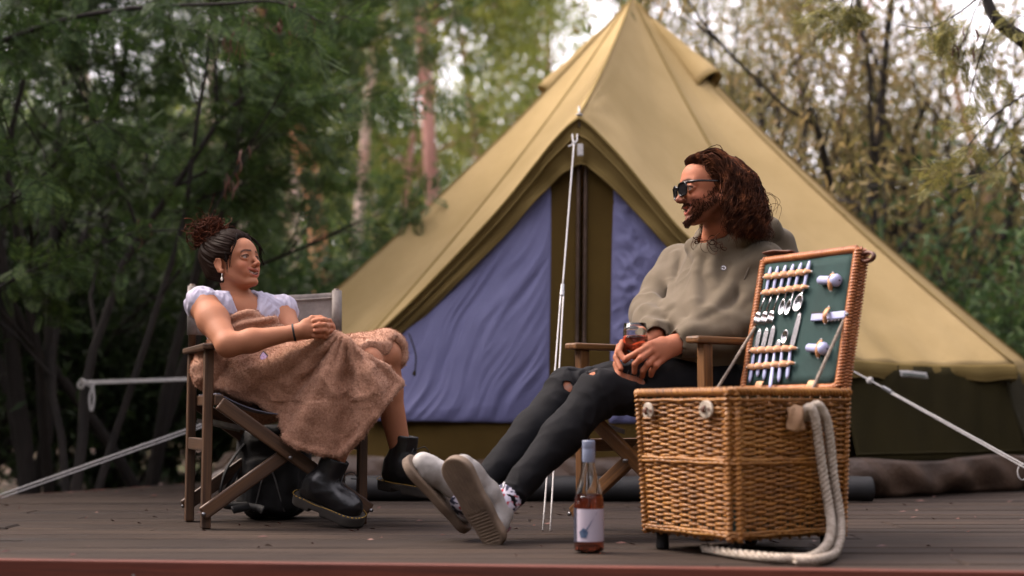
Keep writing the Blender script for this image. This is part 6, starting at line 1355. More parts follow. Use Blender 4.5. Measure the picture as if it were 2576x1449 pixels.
    S = np.cross(D, rg.normal(size=(90000, 3))); S /= np.linalg.norm(S, axis=1)[:, None]; L = rg.uniform(0.004, 0.0085, (90000, 1)); W1 = rg.uniform(0.0006, 0.0011, (90000, 1))
    PV = np.stack([P - S * W1, P + S * W1, P + D * L], 1).reshape(-1, 3); po = link('fleece_pile', mesh_np('fleece_pile', PV, np.arange(270000).reshape(-1, 3), False), SH, B_); po['kind'] = 'stuff'
    # small printed tag showing in the folds
    p = trace(f, 664, 905); q = trace(f, 676, 893); r_ = trace(f, 655, 893); mb = MB()
    n = nrm(np.cross(trace(f, 680, 910) - p, trace(f, 664, 880) - p)); n = n if n[1] < 0 else -n
    A = [trace(f, x, y) + n * 0.005 for x, y in ((654, 910), (676, 914), (680, 900), (664, 884), (655, 898))]; mb.add(A, [(0, 1, 2, 3, 4)]); tg = mb.build('tag', plain('tag_border', C(30, 26, 34), C(20, 18, 24), 9, 0.7), B_, solid=0.002)
    c = np.mean(A, 0); mb = MB(); mb.add([c + (a - c) * 0.72 + n * 0.003 for a in A], [(0, 1, 2, 3, 4)]); mb.build('tag_print', plain('lilac_print', C(176, 150, 190), C(110, 86, 120), 160, 0.7), tg)
    return f
BLANKET = blanket()
# ---------------------------------------------------------------- man in the right armchair
# sneakers
M['sneaker'] = plain('worn_white_leather', C(166, 163, 160), C(120, 115, 110), 16, 0.55, 0.3, 30); M['sneaker_sole'] = plain('dirty_rubber_sole', C(124, 106, 88), C(84, 70, 58), 10, 0.8)
def sneaker(B, parent):
    ol = lambda L: outline(L, 1.12)
    def upper(P):
        L = B.loc(P); d = cap(L, (-0.100, 0, 0.050), (-0.085, 0, 0.085), 0.037, 0.034); d = smin(d, chain(L, [(-0.075, 0, 0.090), (-0.01, 0, 0.075), (0.06, 0.003, 0.052), (0.100, 0.004, 0.046)], [0.037, 0.037, 0.036, 0.032], 0.03), 0.03)
        d = smax(d, ol(L) - 0.007, 0.014) - 0.0015 * pn(P * 40, 2); d = smax(d, -chain(L, [(-0.075, 0, 0.125), (-0.04, 0, 0.128)], [0.034, 0.030], 0.01), 0.006); return smax(d, 0.022 - L[:, 2], 0.003)
    lo, hi = bbox([B.w1((0.15, 0, 0)), B.w1((-0.15, 0, 0)), B.w1((0, 0, 0.13))], 0.07); sdf_obj('sneaker', upper, lo, hi, 0.0040, M['sneaker'], parent)
    def sole(P):
        L = B.loc(P); d = smax(ol(L) - 0.009, np.abs(L[:, 2] - 0.013) - 0.0135, 0.006); g1 = np.sin(L[:, 0] * 440 + L[:, 1] * 250) * np.sin(L[:, 0] * 440 - L[:, 1] * 250); g2 = np.sin(L[:, 0] * 620)
        g = np.where(L[:, 0] > -0.035, g1, g2); return d + np.where((L[:, 2] < 0.008) & (ol(L) < -0.004), 0.0022 * sstep(-0.2, 0.5, g), 0)
    sdf_obj('sneaker_sole', sole, lo, hi, 0.0028, M['sneaker_sole'], parent, None, 0)
    mb = MB()
    for i in range(6):
        x = 0.050 - 0.019 * i; c = np.array([x, 0, 0.095 + (0.05 - x) * 0.36])
        for s in (-1, 1): mb.tube(B.w([c + [0.004, -0.024 * s, -0.010], c + [0, 0, 0.001 + 0.001 * s], c + [-0.010, 0.024 * s, -0.009]]), 0.0032, 5)
    for s in (-1, 1): mb.tube(B.w(spline([(-0.045, 0, 0.128), (-0.03, 0.02 * s, 0.135), (-0.01, 0.045 * s, 0.12), (-0.02, 0.05 * s, 0.095)], 12)), 0.0026, 5)
    mb.build('lace', plain('white_lace', C(206, 204, 206), C(180, 178, 180), 60, 0.85), parent, smooth=True)
    tg = MB(); tg.grid(lambda u, v: B.w1((-0.132 - 0.003 * math.sin(v * 3), -0.016 + 0.032 * u, 0.045 + 0.035 * v)), 5, 5); tg.build('heel_tab', plain('red_heel_tab', C(120, 44, 46), C(40, 42, 66), 40, 0.7), parent, smooth=True, solid=0.003)
hb = at(1240, 1358, 4.16); hb[2] = 0.016; tp = at(1132, 1170, 4.12); SN_N = Frame((hb + tp) / 2, tp - hb, (0.55, 0.80, 0.25))
hb2, tp2 = at(1166, 1334, 4.36), at(1012, 1158, 4.30); SN_F = Frame((hb2 + tp2) / 2, tp2 - hb2, (0.80, -0.28, 0.53))
def man():
    W_ = empty('person', (0.60, 4.66, 0), 'long haired bearded man in sunglasses and olive hoodie seated holding a glass', 'person')
    H = Frame((0, 0, 0), (-0.978, -0.21, 0), pitch=-2, roll=2, sc=1.07); H.o = at(1697, 503, 4.575) - H.w1((0.1235, 0, -0.030))
    nk, nb = H.w1((-0.03, 0, -0.06)), at(1806, 622, 4.70)
    sl, sr = at(1925, 668, 4.60), at(1708, 668, 4.90); el, wl = at(1898, 822, 4.56), at(1716, 862, 4.46); er, wr_ = at(1634, 790, 4.74), at(1648, 846, 4.52)
    chest = at(1815, 725, 4.72); belly = at(1770, 850, 4.62); pel = np.array([0.60, 4.66, 0.475])
    hl, hr = pel + [0.05, -0.075, 0], pel + [-0.05, 0.075, 0]
    kl = at(1508, 988, 4.44); kr = at(1430, 985, 4.58); al = SN_N.w1((-0.070, 0, 0.105)); ar = SN_F.w1((-0.070, 0, 0.105))
    GL = at(1598, 850, 4.44)                                              # glass centre
    # left hand over right hand round the glass
    pk = [at(1636, 868, 4.40), at(1640, 882, 4.395), at(1650, 895, 4.40), at(1664, 905, 4.41)]          # left knuckles
    lf = [[pk[0], at(1606, 886, 4.385), at(1580, 900, 4.395), at(1572, 908, 4.42)], [pk[1], at(1612, 902, 4.375), at(1597, 916, 4.385), at(1596, 936, 4.40)],
          [pk[2], at(1630, 916, 4.38), at(1618, 932, 4.39), at(1616, 946, 4.41)], [pk[3], at(1650, 920, 4.39), at(1640, 934, 4.40), at(1638, 944, 4.41)]]
    rf = [[at(1590, 872, 4.48), at(1566, 862, 4.45), at(1556, 884, 4.42), at(1572, 906, 4.40)], [at(1592, 885, 4.48), at(1558, 872, 4.46), at(1549, 900, 4.425), at(1562, 928, 4.40)], [at(1598, 895, 4.48), at(1556, 885, 4.47), at(1549, 918, 4.44), at(1560, 945, 4.415)]]
    def hands(P):
        d = cap(P, wl, wl * 0.75 + pk[1] * 0.25, 0.030, 0.033); c = (wl + pk[1] * 1.4 + pk[2] * 0.6) / 3
        for k in pk: d = smin(d, cap(P, wl * 0.9 + k * 0.1, k, 0.022, 0.0125), 0.014)
        for q in lf: d = smin(d, finger(P, q, 0.0115, 0.0085), 0.005)
        d = smin(d, finger(P, [wl * 0.7 + pk[0] * 0.3, at(1664, 858, 4.43), at(1640, 866, 4.42), at(1622, 870, 4.41)], 0.016, 0.010), 0.010)
        r = cap(P, wr_, at(1605, 885, 4.49), 0.028, 0.030)
        for q in rf: r = smin(r, finger(P, q, 0.0110, 0.0088), 0.004)
        return smin(d, r, 0.003)
    def body(P):
        d = near(P, H.w1((0.01, 0, 0)), 0.135, lambda Q: smax(head_sdf(H.loc(Q), 1), -sph(H.loc(Q), (0.065, 0, -0.150), 0.035), 0.02) * H.sc); d = smin(d, cap(P, nk, nb, 0.054, 0.060), 0.02)
        d = smin(d, cap(P, sl, sr, 0.055), 0.05); d = smin(d, cap(P, chest, belly, 0.11, 0.105), 0.05); d = smin(d, cap(P, belly, pel, 0.105, 0.11), 0.05)
        d = smin(d, chain(P, [sl, el, wl], [0.05, 0.040, 0.027], 0.02), 0.03); d = smin(d, chain(P, [sr, er, wr_], [0.05, 0.040, 0.027], 0.02), 0.03)
        d = smin(d, chain(P, [hl, kl, al], [0.094, 0.062, 0.036], 0.02), 0.03); d = smin(d, chain(P, [hr, kr, ar], [0.094, 0.062, 0.036], 0.02), 0.03)
        return smin(d, near(P, at(1625, 890, 4.44), 0.12, hands), 0.012)
    sk = C(160, 101, 74); bd = C(44, 24, 17)
    def col(V):
        L = H.loc(V); c = face_color(L, sk, C(176, 96, 84), C(34, 20, 15), bd, True); far = np.linalg.norm(L, axis=1) > 0.15; c[far] = f32(sk[:3])
        for k in pk + [q[1] for q in lf + rf] + [q[3] for q in lf + rf]: c = blend(c, (sk[0] * 1.0, sk[1] * 0.70, sk[2] * 0.62), np.exp(-((V - f32(k)) ** 2).sum(1) / 0.012 ** 2) * 0.6)
        return c
    lo, hi = bbox([H.w1((0, 0, 0.13)), sl, sr, ar, al, el, er, pel], 0.10); sdf_obj('body', body, lo, hi, 0.0050, M['skin'], W_, col, 1, None, [(H.w1((0.015, 0, -0.01)), 0.140, 0.0021), (at(1622, 890, 4.44), 0.095, 0.0026)])
    # ------------------------------------------------------------ hoodie
    def hood0(P):
        d = cap(P, chest + [0, 0, 0.01], belly + [0, 0, 0.01], 0.142, 0.142); d = smin(d, cap(P, sl + [-0.012, 0, -0.006], sr + [0.012, 0, -0.006], 0.074), 0.06); d = smin(d, cap(P, belly, pel + [-0.01, -0.01, 0.02], 0.148, 0.140), 0.05)
        d = smin(d, cap(P, nb + [0.01, 0, -0.01], (sl + sr) / 2, 0.075, 0.085), 0.06)
        d = smin(d, chain(P, [sl, sl * 0.5 + el * 0.5 + [0.008, 0, 0], el, el * 0.55 + wl * 0.45, wl + nrm(el - wl) * 0.012], [0.072, 0.070, 0.064, 0.060, 0.048], 0.03), 0.022)
        d = smin(d, chain(P, [sr, sr * 0.5 + er * 0.5, er, er * 0.55 + wr_ * 0.45, wr_ + nrm(er - wr_) * 0.015], [0.070, 0.068, 0.062, 0.056, 0.046], 0.03), 0.022)
        return d
    def T(x, y): return trace(hood0, x, y)
    folds = [([(1762, 628), (1752, 690), (1748, 760), (1752, 820)], 0.013), ([(1800, 640), (1790, 690), (1800, 720)], 0.011), ([(1700, 640), (1690, 700), (1682, 780)], 0.012), ([(1862, 670), (1840, 720), (1790, 780), (1730, 822)], 0.014), ([(1885, 740), (1850, 790), (1780, 822), (1720, 838)], 0.013),
             ([(1870, 700), (1880, 760), (1905, 800)], 0.013), ([(1935, 770), (1890, 790), (1850, 800)], 0.012), ([(1925, 800), (1870, 815), (1800, 832)], 0.012), ([(1640, 745), (1660, 765), (1690, 772)], 0.010), ([(1622, 775), (1650, 790), (1680, 795)], 0.010), ([(1625, 808), (1650, 815), (1672, 818)], 0.010), ([(1700, 800), (1740, 835), (1790, 842), (1850, 835)], 0.015), ([(1690, 868), (1760, 872), (1840, 880)], 0.015), ([(1930, 630), (1890, 660), (1860, 690)], 0.011)]
    FD = [([T(*p) for p in pts], r) for pts, r in folds]
    side = nrm(sl - sr); back = np.array([0.79, 0.61, 0])
    cuffl, cuffr = nrm(wl - el), nrm(wr_ - er)
    def hoodie(P):
        d = hood0(P)
        for pts, r in FD: d = smin(d, near(P, np.mean(pts, 0), 0.16, lambda Q: chain(Q, pts, [r * 0.5] + [r] * (len(pts) - 2) + [r * 0.4], 0.01)), 0.030)
        # hood lying on the back, collar
        up_ = np.array([0, 0, 0.038]); q0, q1, q2, q3, q4 = nb + side * 0.078 + back * 0.02 + up_, nb + back * 0.085 + up_, nb - side * 0.078 + back * 0.02 + up_, nb + side * 0.052 - back * 0.062 + [0, 0, -0.006], nb - back * 0.086 + [0, 0, -0.034]
        hd = chain(P, [q4, q3, q0, q1, q2, nb - side * 0.056 - back * 0.058 + [0, 0, -0.004], q4], [0.018, 0.023, 0.028, 0.034, 0.028, 0.022, 0.018], 0.025)
        hd = smin(hd, chain(P, [q3 - [0, 0, 0.03], q0 - [0, 0, 0.04], q1 - [0, 0, 0.04]], [0.024, 0.034, 0.04], 0.02), 0.03)
        hd = smin(hd, ell(P, nb + back * 0.115 + [0.03, 0, -0.035], (0.085, 0.095, 0.075)), 0.03); hd = smin(hd, chain(P, [at(1862, 600, 4.60), at(1938, 574, 4.74), at(1962, 612, 4.80), at(1975, 665, 4.80)], [0.030, 0.026, 0.044, 0.056], 0.02), 0.05); hd = smin(hd, cap(P, at(1938, 574, 4.74), at(1850, 590, 4.92), 0.026, 0.03), 0.03); hd = smax(hd, -ell(P, at(1880, 562, 4.76), (0.060, 0.085, 0.050)), 0.014)
        d = smin(d, hd, 0.012); d = smax(d, -cap(P, nb + [0, 0, 0.02] - back * 0.012, nk, 0.060, 0.066), 0.008)
        # open cuffs
        for w1, c_, r in ((wl, cuffl, 0.040), (wr_, cuffr, 0.038)):
            d = smin(d, cap(P, w1 - c_ * 0.045, w1 + c_ * 0.006, 0.044 + 0.004, 0.045), 0.006); d = smax(d, -cap(P, w1 - c_ * 0.01, w1 + c_ * 0.08, r), 0.003)
        hemz = pel[2] - 0.045; d = smax(d, hemz - P[:, 2] + 0.10 * (P[:, 0] - pel[0]), 0.012)
        # sewn seam at the shoulder
        return d
    lo, hi = bbox([sl, sr, el, er, wl, wr_, pel, nb + back * 0.2], 0.14); lo[2] = 0.40; hm = NT('olive_fleece'); co = hm.coord('Object'); n1 = hm.noise(co, 350, 2); n2 = hm.noise(co, 5, 3)
    hm.bsdf(hm.ramp(n2, [(0.3, C(86, 77, 63)), (0.7, C(100, 90, 75))]), 0.92, hm.bump(n1, 0.35, 0.002), **{'Sheen Weight': 0.08, 'Specular IOR Level': 0.15}); ho = sdf_obj('hoodie', hoodie, lo, hi, 0.0046, hm.m, W_, None, 2, lambda V: 0.004 * ridge(V * f32((9, 9, 5)) + 0.5 * pn(V * 6, 2)[:, None], 12) + 0.001 * pn(V * f32((24, 24, 16)), 4))
    def HT(x, y): return trace(hoodie, x, y)
    c = HT(1820, 676); n = nrm(np.cross(HT(1832, 676) - c, HT(1820, 660) - c)); n = n if n[1] < 0 else -n; u = nrm(np.cross(n, (0, 0, 1))); mb = MB(); mb.lathe([(0, 0.003), (0.010, 0.003), (0.0115, 0.0)], c + n * 0.002, 16, ax=np.array([u, np.cross(n, u), n])); pt = mb.build('chest_patch', plain('grey_patch', C(116, 112, 112), C(92, 88, 88), 90, 0.8), ho, smooth=True)
    mb = MB(); mb.tube([c + n * 0.005 + 0.006 * (u * math.cos(t) + np.cross(n, u) * math.sin(t)) for t in np.linspace(0.4, 5.6, 14)], 0.0016, 4); mb.build('patch_emblem', plain('white_thread', C(226, 224, 230), C(200, 200, 206), 9, 0.7), pt, smooth=True)
    for pts in ([(1940, 640), (1912, 645), (1888, 668), (1872, 705)],):
        mb = MB(); mb.tube(spline([HT(*p) + np.array([0, -0.002, 0.001]) for p in pts], 24), 0.0028, 5); mb.build('seam', plain('hoodie_seam', C(92, 82, 70), C(80, 72, 60), 9, 0.9), ho, smooth=True)
    # ------------------------------------------------------------ jeans
    rips = [at(1432, 975, 4.50), at(1490, 935, 4.50), at(1588, 948, 4.42)]
    def jeans0(P):
        d = chain(P, [hl, hl * 0.4 + kl * 0.6, kl, kl * 0.6 + al * 0.4, al + nrm(kl - al) * 0.03], [0.104, 0.082, 0.070, 0.057, 0.042], 0.03)
        d2 = chain(P, [hr, hr * 0.4 + kr * 0.6, kr, kr * 0.6 + ar * 0.4, ar + nrm(kr - ar) * 0.03], [0.104, 0.080, 0.069, 0.056, 0.042], 0.03); return smin(smin(d, d2, 0.012), ell(P, pel + [0.02, 0.01, -0.005], (0.17, 0.16, 0.105)), 0.04)
    RP = [trace(jeans0, 1430, 974), trace(jeans0, 1492, 934), trace(jeans0, 1590, 948)]; RA = [nrm(trace(jeans0, 1444, 984) - trace(jeans0, 1412, 962)), nrm(trace(jeans0, 1510, 940) - trace(jeans0, 1474, 932)), nrm(trace(jeans0, 1612, 958) - trace(jeans0, 1566, 940))]
    def jeans(P):
        d = jeans0(P)
        for c, a, L in zip(RP, RA, (0.030, 0.030, 0.040)): d = smax(d, -cap(P, c - a * L, c + a * L, 0.016, 0.013), 0.002)
        return smax(smax(d, P[:, 2] - 0.60, 0.01), 0.40 - P[:, 2] - 0.5 * (0.62 - P[:, 0]) * (P[:, 0] < 0.62), 0.02)
    lo, hi = bbox([hl, hr, kl, kr, al, ar], 0.13); lo[2] = 0.06; dm = NT('charcoal_denim'); co = dm.coord('Object'); n1 = dm.noise(co, 6, 4); n2 = dm.noise(co, 500, 2)
    dm.bsdf(dm.ramp(n1, [(0.3, C(13, 13, 15)), (0.75, C(23, 23, 26))]), 0.85, dm.bump(n2, 0.35, 0.002), **{'Specular IOR Level': 0.15}); 
    def jd(V):
        d = 0.003 * ridge(V * 13, 8) + 0.001 * pn(V * 40, 9)
        for k, q in ((kl, kl - hl), (kr, kr - hr), (al, kl - al), (ar, kr - ar)):          # bunched folds behind the knees and at the ankles
            q = nrm(q); s = (V - f32(k)) @ f32(q); w_ = np.exp(-(s / 0.07) ** 2) * (np.linalg.norm(V - f32(k), axis=1) < 0.16); d = d + 0.0050 * w_ * (1 - 2 * np.abs(np.sin(s * 55 + 3 * pn(V * 9, 3))))
        return d
    jo = sdf_obj('jeans', jeans, lo, hi, 0.0046, dm.m, W_, None, 1, jd)
    mb = MB(); rg = np.random.default_rng(3)                                                 # threads across the rips
    for c, a, L in zip(RP, RA, (0.030, 0.030, 0.040)):
        v = nrm(np.cross(a, (0, -1, 0.3)))
        for k in range(6): p = c + a * rg.uniform(-L, L) + np.array([0, -0.004, 0.002]); mb.tube([p - v * 0.013, p + np.array([0, -0.003, 0]), p + v * 0.013], 0.0008, 3)
    mb.build('frayed_thread', plain('frayed_thread', C(120, 112, 108), C(80, 74, 72), 40, 0.9), jo)
    # ------------------------------------------------------------ socks
    mb = MB()
    for a_, k_ in ((al, kl), (ar, kr)):
        d = nrm(k_ - a_); mb.tube([a_ - d * 0.07, a_ - d * 0.02, a_ + d * 0.05], [0.040, 0.041, 0.044], 16)
    sm = NT('patterned_sock'); co = sm.coord('Object'); v = sm.noise(co, 42, 1); sm.bsdf(sm.ramp(v, [(0.40, C(40, 42, 62)), (0.44, C(176, 172, 186)), (0.58, C(176, 172, 186)), (0.62, C(150, 36, 44))]), 0.9); mb.build('sock', sm.m, W_, smooth=True)
    # ------------------------------------------------------------ hair: locks falling to the shoulders
    def cap_h(P):
        L = H.loc(P); A = L.copy(); A[:, 1] = np.abs(A[:, 1]); d = ell(A, (-0.022, 0, 0.030), (0.100, 0.086, 0.084)); d = smin(d, ell(A, (-0.050, 0, -0.055), (0.062, 0.086, 0.085)), 0.04)
        fx = np.interp(L[:, 2], [-0.12, -0.05, 0.0, 0.035, 0.060, 0.078, 0.10, 0.13], [-0.03, -0.006, 0.012, 0.036, 0.060, 0.080, 0.088, 0.09]); d = smax(d, L[:, 0] - fx, 0.012); return d * H.sc
    lo, hi = bbox([H.w1((0.09, 0, 0.12)), H.w1((-0.13, 0.09, 0)), H.w1((-0.1, -0.09, -0.15))], 0.05)
    HM = NT('brown_curly_hair'); g = HM.noise(HM.coord('Object'), 40, 3); HM.bsdf(HM.ramp(g, [(0.35, C(34, 19, 13)), (0.55, C(66, 38, 25)), (0.72, C(118, 72, 46))]), 0.75, **{'Specular IOR Level': 0.05}); HM = HM.m
    sdf_obj('hair', cap_h, lo, hi, 0.0040, HM, W_, None, 1, lambda V: 0.006 * pn(H.loc(V) * f32((26, 26, 9)), 5))
    r = np.random.default_rng(12); mb = MB()
    def put(pts, amp, thin):
        S = spline(pts, 28); t = np.linspace(0, 1, 28); w_ = amp * np.clip(t * 1.6 - 0.35, 0, 1) ** 1.2; f = r.uniform(14, 26); ph = r.uniform(0, 6.28); o = S - np.array([-0.03, 0, 0]); o[:, 2] = 0; o /= np.linalg.norm(o, axis=1)[:, None] + 1e-6; tv = np.cross(o, (0, 0, 1.0))
        S = S + (w_ * np.sin(t * f + ph))[:, None] * tv + (w_ * np.cos(t * f + ph))[:, None] * o + (0.004 * np.sin(t * 9 + ph * 3))[:, None] * tv
        mb.tube(H.w(S), np.interp(t, [0, 0.2, 0.8, 1], [0.0008, 0.0016, 0.0014, 0.0004]) * thin, 3)
    for i in range(2900):
        az = r.uniform(-2.75, 2.75); top = r.random() < 0.45                       # azimuth measured from the back of the head
        zc = r.uniform(0.02, 0.100) if top else r.uniform(-0.03, 0.06); rad = math.sqrt(max(0.05, 1 - ((zc - 0.030) / 0.086) ** 2))
        if abs(az) > 1.75 and zc < 0.085: az *= 0.6
        p0 = np.array([-0.022 - 0.100 * rad * math.cos(az), 0.086 * rad * math.sin(az), zc])
        aw = np.clip(az, -1.75, 1.75) * 0.95 + r.normal() * 0.1; out = np.array([-math.cos(aw), math.sin(aw), 0]); ln = r.uniform(0.10, 0.24) if not top else r.uniform(0.16, 0.27)
        zb = max(-0.155, 0.03 - ln) + r.normal() * 0.012
        p1 = np.array([-0.026, 0, 0.03]) + out * np.array([0.104, 0.094, 0]) * r.uniform(0.97, 1.10); p2 = np.array([-0.034, 0, -0.06]) + out * np.array([0.104, 0.098, 0]) * r.uniform(0.95, 1.22); p3 = np.array([-0.038, 0, zb]) + out * np.array([0.098, 0.094, 0]) * r.uniform(0.8, 1.35)
        put([p0, p0 * 0.45 + p1 * 0.55 + [0, 0, 0.006 if top else 0.0], p1] + ([p2, p3] if zb < -0.07 else [p2 * 0.6 + p1 * 0.4]), r.uniform(0.008, 0.024), r.uniform(0.55, 1.1))
    for i in range(520):                                                       # swept back from the forehead
        a = r.uniform(-1, 1); s = 1 if a > -0.25 else -1; j = lambda k: r.normal(size=3) * k
        put([np.array([0.072 - 0.034 * a * a, 0.058 * a, 0.078 - 0.010 * a * a]) + j(0.003), np.array([0.064 - 0.02 * a * a, 0.058 * a + 0.010 * s, 0.099]) + j(0.004), np.array([0.0, 0.068 * s, 0.100]) + j(0.006), np.array([-0.015 - 0.03 * r.random(), 0.098 * s, 0.03]) + j(0.006), np.array([-0.02 - 0.04 * r.random(), 0.102 * s, -0.07]) + j(0.010), np.array([-0.02 - 0.05 * r.random(), 0.098 * s, -0.12 - 0.04 * r.random()]) + j(0.010)], r.uniform(0.006, 0.015), r.uniform(0.6, 1.1))
    for i in range(230):                                                       # temple locks
        j = lambda k: r.normal(size=3) * k; z0 = r.uniform(0.025, 0.088); x0 = 0.028 + 0.45 * (z0 - 0.03) + r.uniform(-0.02, 0.012)
        for s in ((1,) if i % 3 else (-1,)): put([np.array([x0, 0.070 * s, z0]), np.array([x0 - 0.022, 0.090 * s, z0 + 0.004]) + j(0.003), np.array([-0.012, 0.100 * s, 0.0]) + j(0.006), np.array([-0.015, 0.102 * s, -0.07]) + j(0.009), np.array([-0.02 - 0.03 * r.random(), 0.098 * s, -0.115 - 0.04 * r.random()]) + j(0.010)], r.uniform(0.008, 0.018), r.uniform(0.6, 1.1))
    for i in range(18):                                                        # ringlets at the collar and under the chin
        c = H.w1((r.uniform(-0.02, 0.05), r.uniform(0.02, 0.085), -0.165)) if i < 8 else H.w1((r.uniform(0.0, 0.055), -0.070, -0.150)); c = c + r.normal(size=3) * 0.010; rr = r.uniform(0.008, 0.016); t0 = r.uniform(0, 6)
        mb.tube([c + rr * np.array([math.cos(t0 + t), 0.5 * math.sin(t0 + t + 1), math.sin(t0 + t)]) + np.array([0, 0, -0.004 * t]) for t in np.linspace(0, 6.5, 18)], np.linspace(0.0017, 0.0006, 18), 4)
    for i in range(5):                                                        # flyaway loops at the nape
        c = at(1905, 510, 4.66) + r.normal(size=3) * 0.012; mb.tube(spline([c, c + [0.03, 0, 0.02], c + [0.055, 0, -0.01] + r.normal(size=3) * 0.008, c + [0.045, 0, -0.045] + r.normal(size=3) * 0.008], 14), np.linspace(0.0012, 0.0005, 14), 3)
    mb.build('hair_lock', HM, W_, smooth=True)
    mb = MB()                                                                  # beard and moustache hairs
    NB = 1300; a = r.uniform(-1, 1, NB); u = r.random(NB); ab = np.abs(a); x = 0.084 - 0.085 * ab ** 1.2; y = 0.058 * np.sign(a) * ab ** 0.7; z = np.interp(ab, [0, 0.25, 0.6, 1], [-0.100, -0.086, -0.062, -0.030]) - 0.010 + np.interp(ab, [0, 0.25, 0.35, 1], [0.016, 0.020, 0.046, 0.046]) * u ** 1.5
    ms = r.random(NB) < 0.16; x[ms] = 0.093; y[ms] = r.uniform(-0.030, 0.030, ms.sum()); z[ms] = -0.0455 - 0.10 * np.abs(y[ms]) + r.normal(size=ms.sum()) * 0.002
    Pw = f32(H.w(np.stack([x, y, z], 1))); dr = f32(np.stack([np.full(NB, 0.75), np.sign(y) * ab * 0.6, np.zeros(NB)], 1) @ H.A)
    for _ in range(4): Pw = Pw - body(Pw)[:, None] * dr                       # settle on the jaw
    dl = np.stack([x * 0.6, y, np.full(NB, -0.10)], 1) + r.normal(size=(NB, 3)) * 0.03; dl /= np.linalg.norm(dl, axis=1)[:, None]; q = dl @ H.A
    for i in range(NB):
        p = Pw[i].astype(float); L = 0.5 if ms[i] else 1.0; mb.tube([p - q[i] * 0.002, p + q[i] * 0.006 * L, p + q[i] * 0.012 * L + r.normal(size=3) * 0.002], [0.0010, 0.0009, 0.0004], 3)
    mb.build('beard', plain('beard_hair', C(70, 42, 28), C(34, 20, 14), 90, 0.7, **{'Specular IOR Level': 0.05}), W_)
    # ------------------------------------------------------------ sunglasses
    gm = plain('black_acetate', C(18, 16, 18), C(12, 11, 12), 9, 0.18); mb = MB()
    for s in (-1, 1):
        c = np.array([0.108, 0.034 * s, -0.002]); nrm_ = nrm(np.array([1, 0.16 * s, -0.08])); uu = nrm(np.cross((0, 0, 1), nrm_)); vv = np.cross(nrm_, uu); ring_ = []
        for t in np.linspace(0, 2 * math.pi, 28, endpoint=False):
            ct, st = math.cos(t), math.sin(t); sq = (abs(ct) ** 3.2 + abs(st) ** 3.2) ** (-1 / 3.2); ring_.append(c + uu * ct * sq * 0.0255 + vv * st * sq * (0.0185 if st > 0 else 0.0205))
        mb.tube(H.w(ring_), 0.0030, 6, closed=True); mb.cur = 1; n0 = len(mb.v); mb.add(H.w([c] + ring_), [(0, 1 + i, 1 + (i + 1) % 28) for i in range(28)]); mb.cur = 0
        mb.tube(H.w([(0.100, 0.060 * s, 0.014), (0.070, 0.077 * s, 0.015), (0.0, 0.084 * s, 0.012), (-0.02, 0.084 * s, 0.002)]), [0.0048, 0.0040, 0.0030, 0.0028], 6)
        mb.tube(H.w([c + uu * (0.024 if s > 0 else -0.024) + vv * 0.014, (0.098, 0.062 * s, 0.014)]), 0.0048, 6)
    mb.tube(H.w([(0.112, -0.010, 0.004), (0.116, 0, 0.007), (0.112, 0.010, 0.004)]), 0.0034, 6)
    lm = NT('dark_lens'); lm.bsdf((0.010, 0.009, 0.010, 1), 0.25, None, **{'Specular IOR Level': 0.12}); mb.build('sunglasses', [gm, lm.m], W_, smooth=True)
    return W_, dict(al=al, ar=ar, kl=kl, kr=kr, GL=GL)
MAN, MJ = man()
sneaker(SN_N, MAN); sneaker(SN_F, MAN)
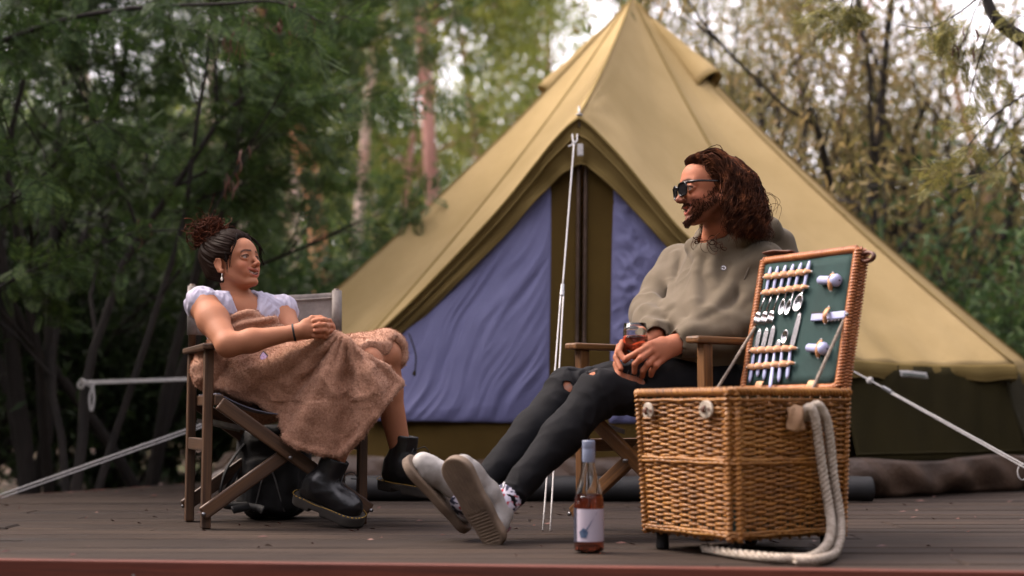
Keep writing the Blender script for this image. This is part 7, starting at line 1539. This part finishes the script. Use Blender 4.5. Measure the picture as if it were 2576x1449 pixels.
# ---------------------------------------------------------------- wine glass in his hands
def wineglass():
    c = MJ['GL'] + np.array([0, 0, -0.050]); e = empty('wine_glass', c, 'stemless glass of rose wine in the seated man\'s hands', 'glass')
    o = [(0.0, 0.0), (0.018, 0.001), (0.028, 0.008), (0.036, 0.024), (0.0395, 0.045), (0.0385, 0.070), (0.0345, 0.096)]; i = [(max(0, r - 0.0016), z + (0.005 if z < 0.01 else 0.0015)) for r, z in o[:-1]] + [(0.0333, 0.096)]
    mb = MB(); mb.lathe(o + i[::-1], c, 36); mb.build('bowl', M['glass'], e, smooth=True)
    wp = [(0, 0.0056)] + [(r + 0.0004, z + 0.0004) for r, z in i if 0 < r and z < 0.052] + [(0.0370, 0.056), (0.0355, 0.0572), (0, 0.0572)]; mb = MB(); mb.lathe(wp, c, 36); mb.build('wine', M['rose'], e, smooth=True)
wineglass()
# ---------------------------------------------------------------- black backpack under the woman's chair
def backpack():
    c = at(690, 1190, 5.25); c[2] = 0.17; e = empty('backpack', (c[0], c[1], 0), 'black backpack standing under the woman\'s chair', 'backpack')
    def f(P):
        d = rbox(P, c, (0.13, 0.09, 0.165), 0.07); return smin(d, rbox(P, c + [0.01, -0.09, -0.05], (0.095, 0.035, 0.10), 0.035), 0.02)
    sdf_obj('bag', f, c - 0.26, c + 0.26, 0.007, plain('black_nylon', C(17, 16, 17), C(11, 10, 11), 12, 0.85, 0.3, 200), e, disp=lambda V: 0.008 * pn(V * 14, 3) + 0.004 * ridge(V * 20, 5))
    for s, pts in ((0, [c + [-0.10, -0.07, 0.10], c + [-0.16, -0.10, 0.0], c + [-0.17, -0.11, -0.11], at(625, 1272, 5.08), at(585, 1283, 5.0)]), (1, [c + [-0.12, -0.06, 0.02], c + [-0.15, -0.12, -0.10], at(648, 1278, 5.1), at(662, 1284, 5.06)])):
        S = spline(pts, 30); S[:, 2] = np.maximum(S[:, 2], 0.006); mb = MB(); mb.tube(S, 0.016, 6, flat=0.25); mb.build('strap', M['black_rubber'], e, smooth=True)
    mb = MB(); mb.tube(spline([c + [-0.05, -0.127, -0.14], c + [0.0, -0.130, 0.02], c + [0.06, -0.127, -0.14]], 20), 0.003, 4); mb.build('zip', M['metal'], e, smooth=True)
    mb = MB(); mb.tube(spline([c + [-0.04, 0, 0.165], c + [-0.02, 0, 0.21], c + [0.03, 0, 0.21], c + [0.05, 0, 0.165]], 16), 0.009, 6, flat=0.5); mb.build('grab_handle', M['black_rubber'], e, smooth=True)
backpack()
